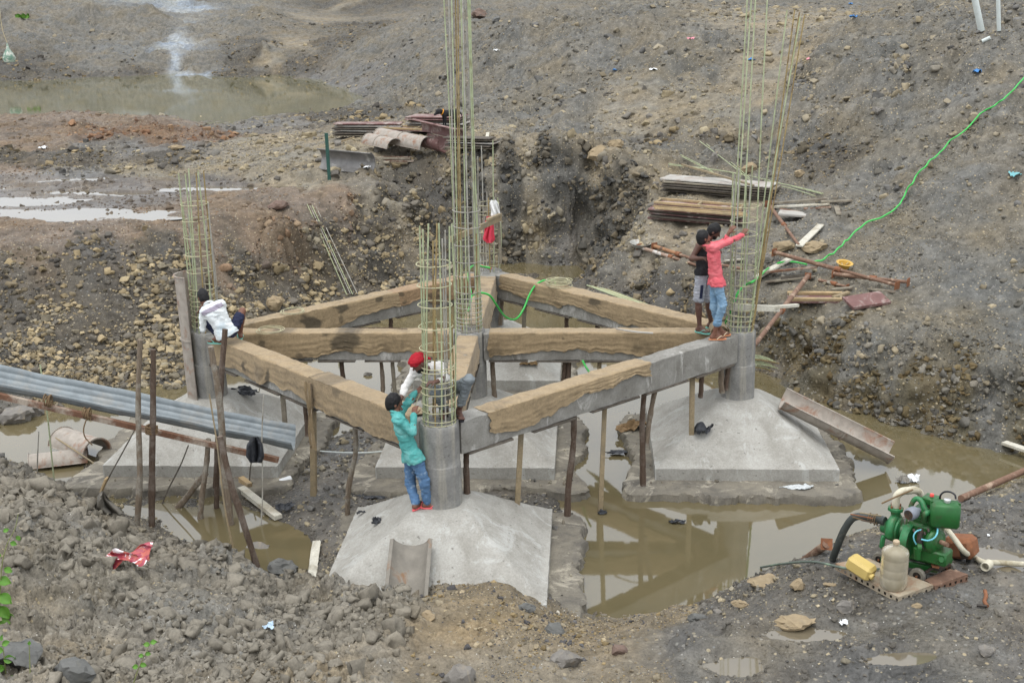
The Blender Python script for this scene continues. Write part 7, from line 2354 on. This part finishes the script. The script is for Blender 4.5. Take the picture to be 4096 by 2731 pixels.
# hoses
tag(MB().tube(spline([P8(1150, 610, .40), P8(1080, 590, .46), P8(980, 570, .52), P8(870, 560, .58), P8(800, 590, .62), P8(730, 690, .66), P8(680, 800, .70), P8(640, 905, .75), P8(600, 1010, .85)], 40), np.concatenate([np.full(10, mm(48)), np.full(30, mm(40))]), 14, wob=.012).build('suction_hose', M_HOSEB, None, 60), 'thick black suction hose bending from the pump down into the water', 'hose')
for i, (a_, b_) in enumerate((((790, 537), (1020, 582)), ((885, 522), (1110, 556)), ((812, 568), (960, 612)), ((900, 600), (1040, 628)))):
    tag(MB().tube(spline([P8(*a_, .36), P8((a_[0] + b_[0]) / 2, (a_[1] + b_[1]) / 2, .37), P8(*b_, .38)], 8), mm(7), 6).build('splint_stick', [M_RUSTO, M_TIMBER, M_ROPE, M_BARK][i]), ['longest rusty stick', 'upper stick', 'lowest pale stick', 'short dark stick'][i] + ' tied along the black suction hose', 'stick', 'sticks splinting the suction hose')
lash(P8(1030, 590, .46), P8(1080, 590, .46) - P8(980, 570, .52), 'wire binding round the black suction hose', mm(46), 4, .006)
tag(MB().tube(spline([P8(1262, 470, .40), P8(1262, 420, .40), P8(1275, 345, .42), P8(1330, 300, .46), P8(1400, 290, .52), P8(1460, 285, .58), P8(1510, 310, .66), P8(1550, 380, .75), P8(1700, 560, .95), P8(1780, 670, .62), P8(1880, 800, .50), P8(1975, 925, .40), hp(*k8(2070, 1035), .06), hp(*k8(2180, 1080), .05), hp(*k8(2330, 1100), .07), hp(*k8(2500, 1115), .07), hp(*k8(2800, 1150), .08)], 80), np.concatenate([np.full(26, mm(42)), np.linspace(mm(40), mm(30), 14), np.full(40, mm(30))]), 12, wob=.02).build('delivery_hose', M_LAY, None, 60), 'pale flat delivery hose looping from the pump away to the right', 'hose')
tag(MB().tube(spline([P8(1115, 425, .30), P8(1290, 345, .33), P8(1440, 282, .45)], 8), mm(9), 6).build('splint_stick', M_ROPE), 'brown stick tied across the pale delivery hose', 'stick')
b_ = hp(*k8(2190, 1165), .0)
tag(MB().lathe(b_ + V(0, 0, .09), [(.04, -.14), (.055, -.13), (.055, .0), (.05, .012), (.042, .01), (.04, -.1)], 18, (-.5, -.7, .1)).build('hose_coupling', M_LAY, None, 40), 'white coupling end lying in the puddle under the delivery hose', 'hose coupling')
# steel plates, can, jar, rusty block
q0 = [hp(*k8(640, 1062)), hp(*k8(1300, 1400)), hp(*k8(1650, 1290)), hp(*k8(1000, 1030))]
zpl = max(q[2] for q in q0) + .05


def plate(quad, z, th, mat, label, slots=True):
    """perforated steel form plate: a sheet with folded, slotted rims"""
    P = [V(q[0], q[1], z) for q in quad]
    r_ = thing('steel_plate', label, 'steel plate', (P[0] + P[2]) / 2 - V(0, 0, th))
    g = [[P[0] + (P[1] - P[0]) * u + ((P[3] - P[0]) + ((P[2] - P[1]) - (P[3] - P[0])) * u) * v + V(0, 0, .006 * math.sin(5 * u + 3 * v)) for v in np.linspace(0, 1, 8)] for u in np.linspace(0, 1, 14)]
    MB().sheet(np.array(g), .006).build('sheet', mat, r_, 60)
    for a_, b_ in ((0, 1), (1, 2), (2, 3), (3, 0)):
        A_, B_2 = P[a_], P[b_]
        n = max(6, int(np.linalg.norm(B_2 - A_) / .085))
        mb = MB()
        d = (B_2 - A_) / n
        for i in range(n):
            s0 = A_ + d * i; s1 = A_ + d * (i + .62); s2 = A_ + d * (i + 1)
            mb.bar((s0 + s1) / 2 - d * .31 + V(0, 0, -th / 2), (s0 + s1) / 2 + d * .31 + V(0, 0, -th / 2), .006, th, bev=0)
            mb.bar(s1 + V(0, 0, -th * .15), s2 + V(0, 0, -th * .15), .006, th * .28, bev=0)
            mb.bar(s1 + V(0, 0, -th * .88), s2 + V(0, 0, -th * .88), .006, th * .22, bev=0)
        mb.build('slotted_rim', mat, r_)
    return r_


M_PLT = simple('worn_form_plate', lin(154, 143, 124), .15, 8, .75, lin(140, 110, 86), 3, (.5, .66))
plate([at(*k8(635, 1055), z=zpl), at(*k8(1290, 1402), z=zpl), at(*k8(1655, 1285), z=zpl), at(*k8(980, 1000), z=zpl)], zpl, .075, M_PLT, 'perforated pale steel plate under the plastic jar')
plate([at(*k8(1560, 1230), z=zpl - .01), at(*k8(1670, 1288), z=zpl - .01), at(*k8(2015, 1175), z=zpl - .01), at(*k8(1860, 1100), z=zpl - .01)], zpl - .01, .08, M_RUST, 'rusty steel plate under the front wheel of the pump')
jb = at(*k8(1232, 1290), z=zpl + .008)
PJ = FPX / ((jb - CAM) @ fwd)
mj = lambda zpx: zpx / S8 / PJ
JH = mj(470) / .90
t = NT('cloudy_plastic')
t.set(t.mix(t.ramp(t.noise(5, 4, .6), [(.35, 0.), (.65, 1.)]), lin(188, 180, 160), lin(164, 154, 130)), .32, 0, .5)
t.b.inputs['Transmission Weight'].default_value = .35
t.b.inputs['IOR'].default_value = 1.2
M_JAR = t.m
rj = mj(138)
jar = thing('water_jar', 'cloudy plastic water jar standing on the steel plate before the pump', 'jar', jb)
MB().lathe(jb, [(.01, .004), (rj * .88, .0), (rj * .97, .03), (rj, .06), (rj, JH * .24), (rj * .985, JH * .255), (rj, JH * .27), (rj, JH * .42), (rj * .985, JH * .435), (rj, JH * .45), (rj, JH * .62), (rj * .985, JH * .635), (rj, JH * .65), (rj, JH * .74), (rj * .93, JH * .80), (rj * .60, JH * .86), (rj * .26, JH * .885), (rj * .22, JH * .90), (rj * .21, JH)], 32).build('jar_body', M_JAR, jar, 40)
MB().lathe(jb + V(0, 0, JH * .93), [(rj * .24, 0), (rj * .25, .01), (rj * .25, JH * .06), (rj * .2, JH * .075), (.01, JH * .075)], 18).build('jar_neck', simple('cloudy_neck', lin(176, 158, 132), .1, 6, .5, bump=0), jar, 40)
cb = at(*k8(900, 1090), z=zpl + .14)
CM = np.stack([unit(V(.72, -.62, -.28)), unit(V(.60, .72, .0)), unit(np.cross(V(.72, -.62, -.28), V(.60, .72, 0)))], 1)
can = MB().box(cb, (mj(285), .19, mj(160)), CM, .032)
o = can.build('jerry_can', M_JERRY, None, 30)
tag(o, 'yellow plastic can lying tipped over on the pale steel plate', 'jerry can')
ho = MB().lathe(cb + CM[:, 0] * mj(140) - CM[:, 1] * .045, [(.034, -.01), (.036, .03), (.03, .035), (.026, .0)], 16, CM[:, 0])
hc_ = ho.build('can_mouth', M_JERRY, o, 40)
hc_.location = Vector(tuple(-np.array(o.location))) + Vector(hc_.location) if False else hc_.location
tag(MB().tube(spline([hp(*k8(-150, 1128), .05), hp(*k8(80, 1112), .07), hp(*k8(400, 1105), .08), at(*k8(760, 1105), z=zpl + .05), at(*k8(1090, 1110), z=zpl + .03)], 20), mj(14), 8).build('thin_pipe', simple('grey_green_pipe', lin(96, 106, 98), .15, 6, .6, lin(130, 150, 128), 2), None, 60), 'thin grey green pipe reaching over the water from under the jar', 'pipe')
# rusty block and crank handle
rb_ = hp(*k8(1930, 1010), .16)
RM = np.stack([unit(V(.75, -.6, .25)), unit(V(.62, .78, 0)), unit(np.cross(V(.75, -.6, .25), V(.62, .78, 0)))], 1)
blk = thing('rusty_housing', 'orange rusty metal housing with a dark opening, lying behind the pump', 'metal part', rb_)
MB().box(rb_, (.36, .26, .26), RM, .05).build('casing', M_RUSTO, blk, 40)
MB().box(rb_ - RM[:, 1] * .13 + RM[:, 0] * .08 - RM[:, 2] * .04, (.09, .02, .13), RM, .01).build('opening', M_DKST, blk)
ch = hp(*k8(2190, 1450), .03)
tag(MB().tube(spline([hp(*k8(2190, 1385), .05), hp(*k8(2200, 1450), .05), hp(*k8(2185, 1490), .05), hp(*k8(2215, 1530), .03)], 10), .022, 8).build('crank_handle', M_RUSTO, None, 60), 'rusty crank handle lying on the mud right of the plates', 'crank')
tag(MB().cyl(hp(*k8(2105, 1518), .03), hp(*k8(2215, 1532), .03), .017, n=10).build('handle_grip', M_DKST), 'dark grip bar lying across the rusty crank handle', 'crank')
# the plated prop lying at the water edge
pp0 = at(*k8(330, 1005), z=.15); pp1 = at(*k8(540, 850), z=.62)
pr = thing('scaffold_prop', 'rusty prop with a square holed plate rising from the bank left of the pump', 'steel prop', pp0)
MB().cyl(pp0 - unit(pp1 - pp0) * .5, pp1, .055, n=14).build('outer_tube', M_RUST, pr, 40)
pd = unit(V(-.1, -.9, .42)); _, ps_, pt_ = frame_of(pd)
hl = mm(68)
sq = [pp1 + ps_ * a * hl + pt_ * b * hl for a, b in ((-1, -1), (1, -1), (1, 1), (-1, 1))]
n = 24
rim = [pp1 + ps_ * math.cos(a) * hl * .22 + pt_ * math.sin(a) * hl * .22 for a in np.linspace(0, 2 * math.pi, n, endpoint=False) + math.pi * 1.25]
ob = []
for i in range(n):
    u_ = i / n * 4; s_ = int(u_); ob.append(sq[s_] + (sq[(s_ + 1) % 4] - sq[s_]) * (u_ - s_))
g = np.array([rim + rim[:1], ob + ob[:1]])
MB().sheet(g, .012).build('end_plate', M_RUSTO, pr, 30)
# pipe on the right bank, board at the right edge
tag(MB().cyl(hp(*k8(1940, 415), .06), hp(2400, 1080, .14), .05, n=12).build('steel_pipe', M_RUST), 'rusty pipe lying along the top of the right bank', 'pipe')
tag(MB().bar(hp(2305, 1025, .05, 0), hp(2400, 1062, .1, 0), .14, .05).build('timber_board', M_WHITEWOOD), 'whitish board in the water at the right edge', 'board')
# printed bag on the clods
kb = zz(0, 1865, .5527)
bp = hp(*kb(940, 740), .10)
PB = FPX / ((bp - CAM) @ fwd)
mb_ = lambda z: z * .5527 / PB
t = NT('printed_wrapper')
n_ = t.noise(9, 2, .5, None, 1.5)
t.set(t.mix(t.ramp(t.noise(7, 3, .6, None, 1.0), [(.54, 0.), (.56, 1.)]), t.mix(t.ramp(n_, [(.44, 0.), (.46, 1.)]), lin(180, 92, 78), lin(158, 60, 76)), lin(232, 224, 226)), .35, 0, .5)
G = []
for u in np.linspace(-1, 1, 30):
    pinch = .30 + .70 * abs(u) ** 1.2
    row = []
    for v in np.linspace(-1, 1, 20):
        xx = u * mb_(165) + v * .02
        zz_ = (v * mb_(100) * pinch) * .75 + .05 * math.sin(v * 5 + u * 6) * pinch + .03 * fbm(np.array([u * 3.]), np.array([v * 3.]), 4, 3)[0] - u * u * .02 + .06 * u
        yy = v * mb_(60) * pinch + .06 * math.cos(v * 6 + u * 4) * pinch
        row.append(bp + V(xx, yy, zz_ + .06))
    G.append(row)
tag(MB().sheet(np.array(G), .004).build('plastic_bag', t.m, None, 60), 'twisted red and white printed plastic bag lying on the clay clods', 'plastic bag')
# ---- plants at the lower left
M_LEAF = simple('young_leaf', lin(84, 128, 46), .2, 10, .5, lin(112, 146, 66), 4, bump=0)
M_STEM = simple('pale_green_stem', lin(126, 132, 82), .15, 10, .7, bump=0)


def plant(label, stem, leaves, r=.008, cat='plant', group=None):
    root = thing('plant', label, cat, stem[0], group)
    MB().tube(spline(stem, 20), np.linspace(r, r * .4, 20), 6).build('stem', M_STEM, root, 60)
    for c, d, s_ in leaves:
        d = unit(d); side = unit(np.cross(d, V(random.uniform(-.4, .4), -.8, .6)))
        nn = np.cross(side, d)
        G = []
        for u in np.linspace(0, 1, 9):
            w_ = s_ * .42 * math.sin(min(1, u * 1.05) * math.pi) ** .75 * (1 - .25 * u)
            G.append([c + d * u * s_ + side * w_ * v + nn * (abs(v) * .15 * s_ - u * u * .18 * s_) for v in np.linspace(-1, 1, 5)])
        MB().sheet(np.array(G), .0015).build('leaf', M_LEAF, root, 60)
    return root


vy = hp(20, 1440)[1] + .25
lv = lambda x, y: at(x, y, y=vy)
plant('climbing vine with round green leaves at the lower left edge', [lv(-10, 1560), lv(-4, 1460), lv(0, 1380), lv(4, 1300), lv(16, 1250), lv(34, 1215), lv(42, 1180)],
      [(lv(-4, 1330), V(1, 0, -.3), .14), (lv(0, 1365), V(1, -.3, -.6), .16), (lv(0, 1390), V(.6, -.2, -.9), .17), (lv(6, 1410), V(1, 0, -.8), .16), (lv(10, 1305), V(1, 0, -.5), .09), (lv(24, 1245), V(1, 0, -.4), .07), (lv(4, 1275), V(-1, 0, -.2), .09), (lv(8, 1220), V(1, .2, .4), .06), (lv(2, 1350), V(-1, 0, .3), .14), (lv(-4, 1430), V(1, 0, -.4), .12), (lv(38, 1230), V(.6, 0, -1), .06)])
vy2 = hp(320, 1560)[1] - .3
lv2 = lambda x, y: at(x, y, y=vy2)
plant('small weed with thin leaves near the bottom edge left of centre', [lv2(300, 1590), lv2(316, 1540), lv2(334, 1500), lv2(346, 1475)],
      [(lv2(346, 1475), V(1, 0, .2), .06), (lv2(344, 1480), V(-1, 0, .1), .06), (lv2(334, 1500), V(1, 0, -.1), .05), (lv2(330, 1505), V(-1, 0, 0), .05), (lv2(322, 1525), V(1, 0, -.2), .06), (lv2(318, 1530), V(-1, 0, -.1), .06)], .006)
vy3 = hp(20, 1560)[1] + .0
lv3 = lambda x, y: at(x, y, y=vy3)
plant('leafy weed in the lower left corner', [lv3(20, 1600), lv3(14, 1550), lv3(10, 1510), lv3(6, 1480)], [(lv3(6, 1480), V(1, 0, .5), .08), (lv3(8, 1495), V(-1, 0, .3), .09), (lv3(10, 1515), V(1, 0, .2), .11), (lv3(12, 1535), V(-1, 0, 0), .10), (lv3(16, 1560), V(1, -.2, 0), .12), (lv3(18, 1575), V(1, 0, .6), .10), (lv3(4, 1470), V(.2, 0, 1), .06)])
vy4 = hp(68, 1560)[1]
lv4 = lambda x, y: at(x, y, y=vy4)
plant('bare green stalk beside the dark corner rock', [lv4(70, 1600), lv4(69, 1540), lv4(67, 1480)], [(lv4(67, 1480), V(.2, 0, 1), .04)], .008)
tg = hp(55, 45)
plant('small green tuft growing on the far left slope', [tg, tg + V(.1, 0, .4)], [(tg + V(random.uniform(-.4, .4), random.uniform(-.3, .3), .1), V(random.uniform(-1, 1), -.4, random.uniform(.3, 1)), .45) for _ in range(12)], .02)
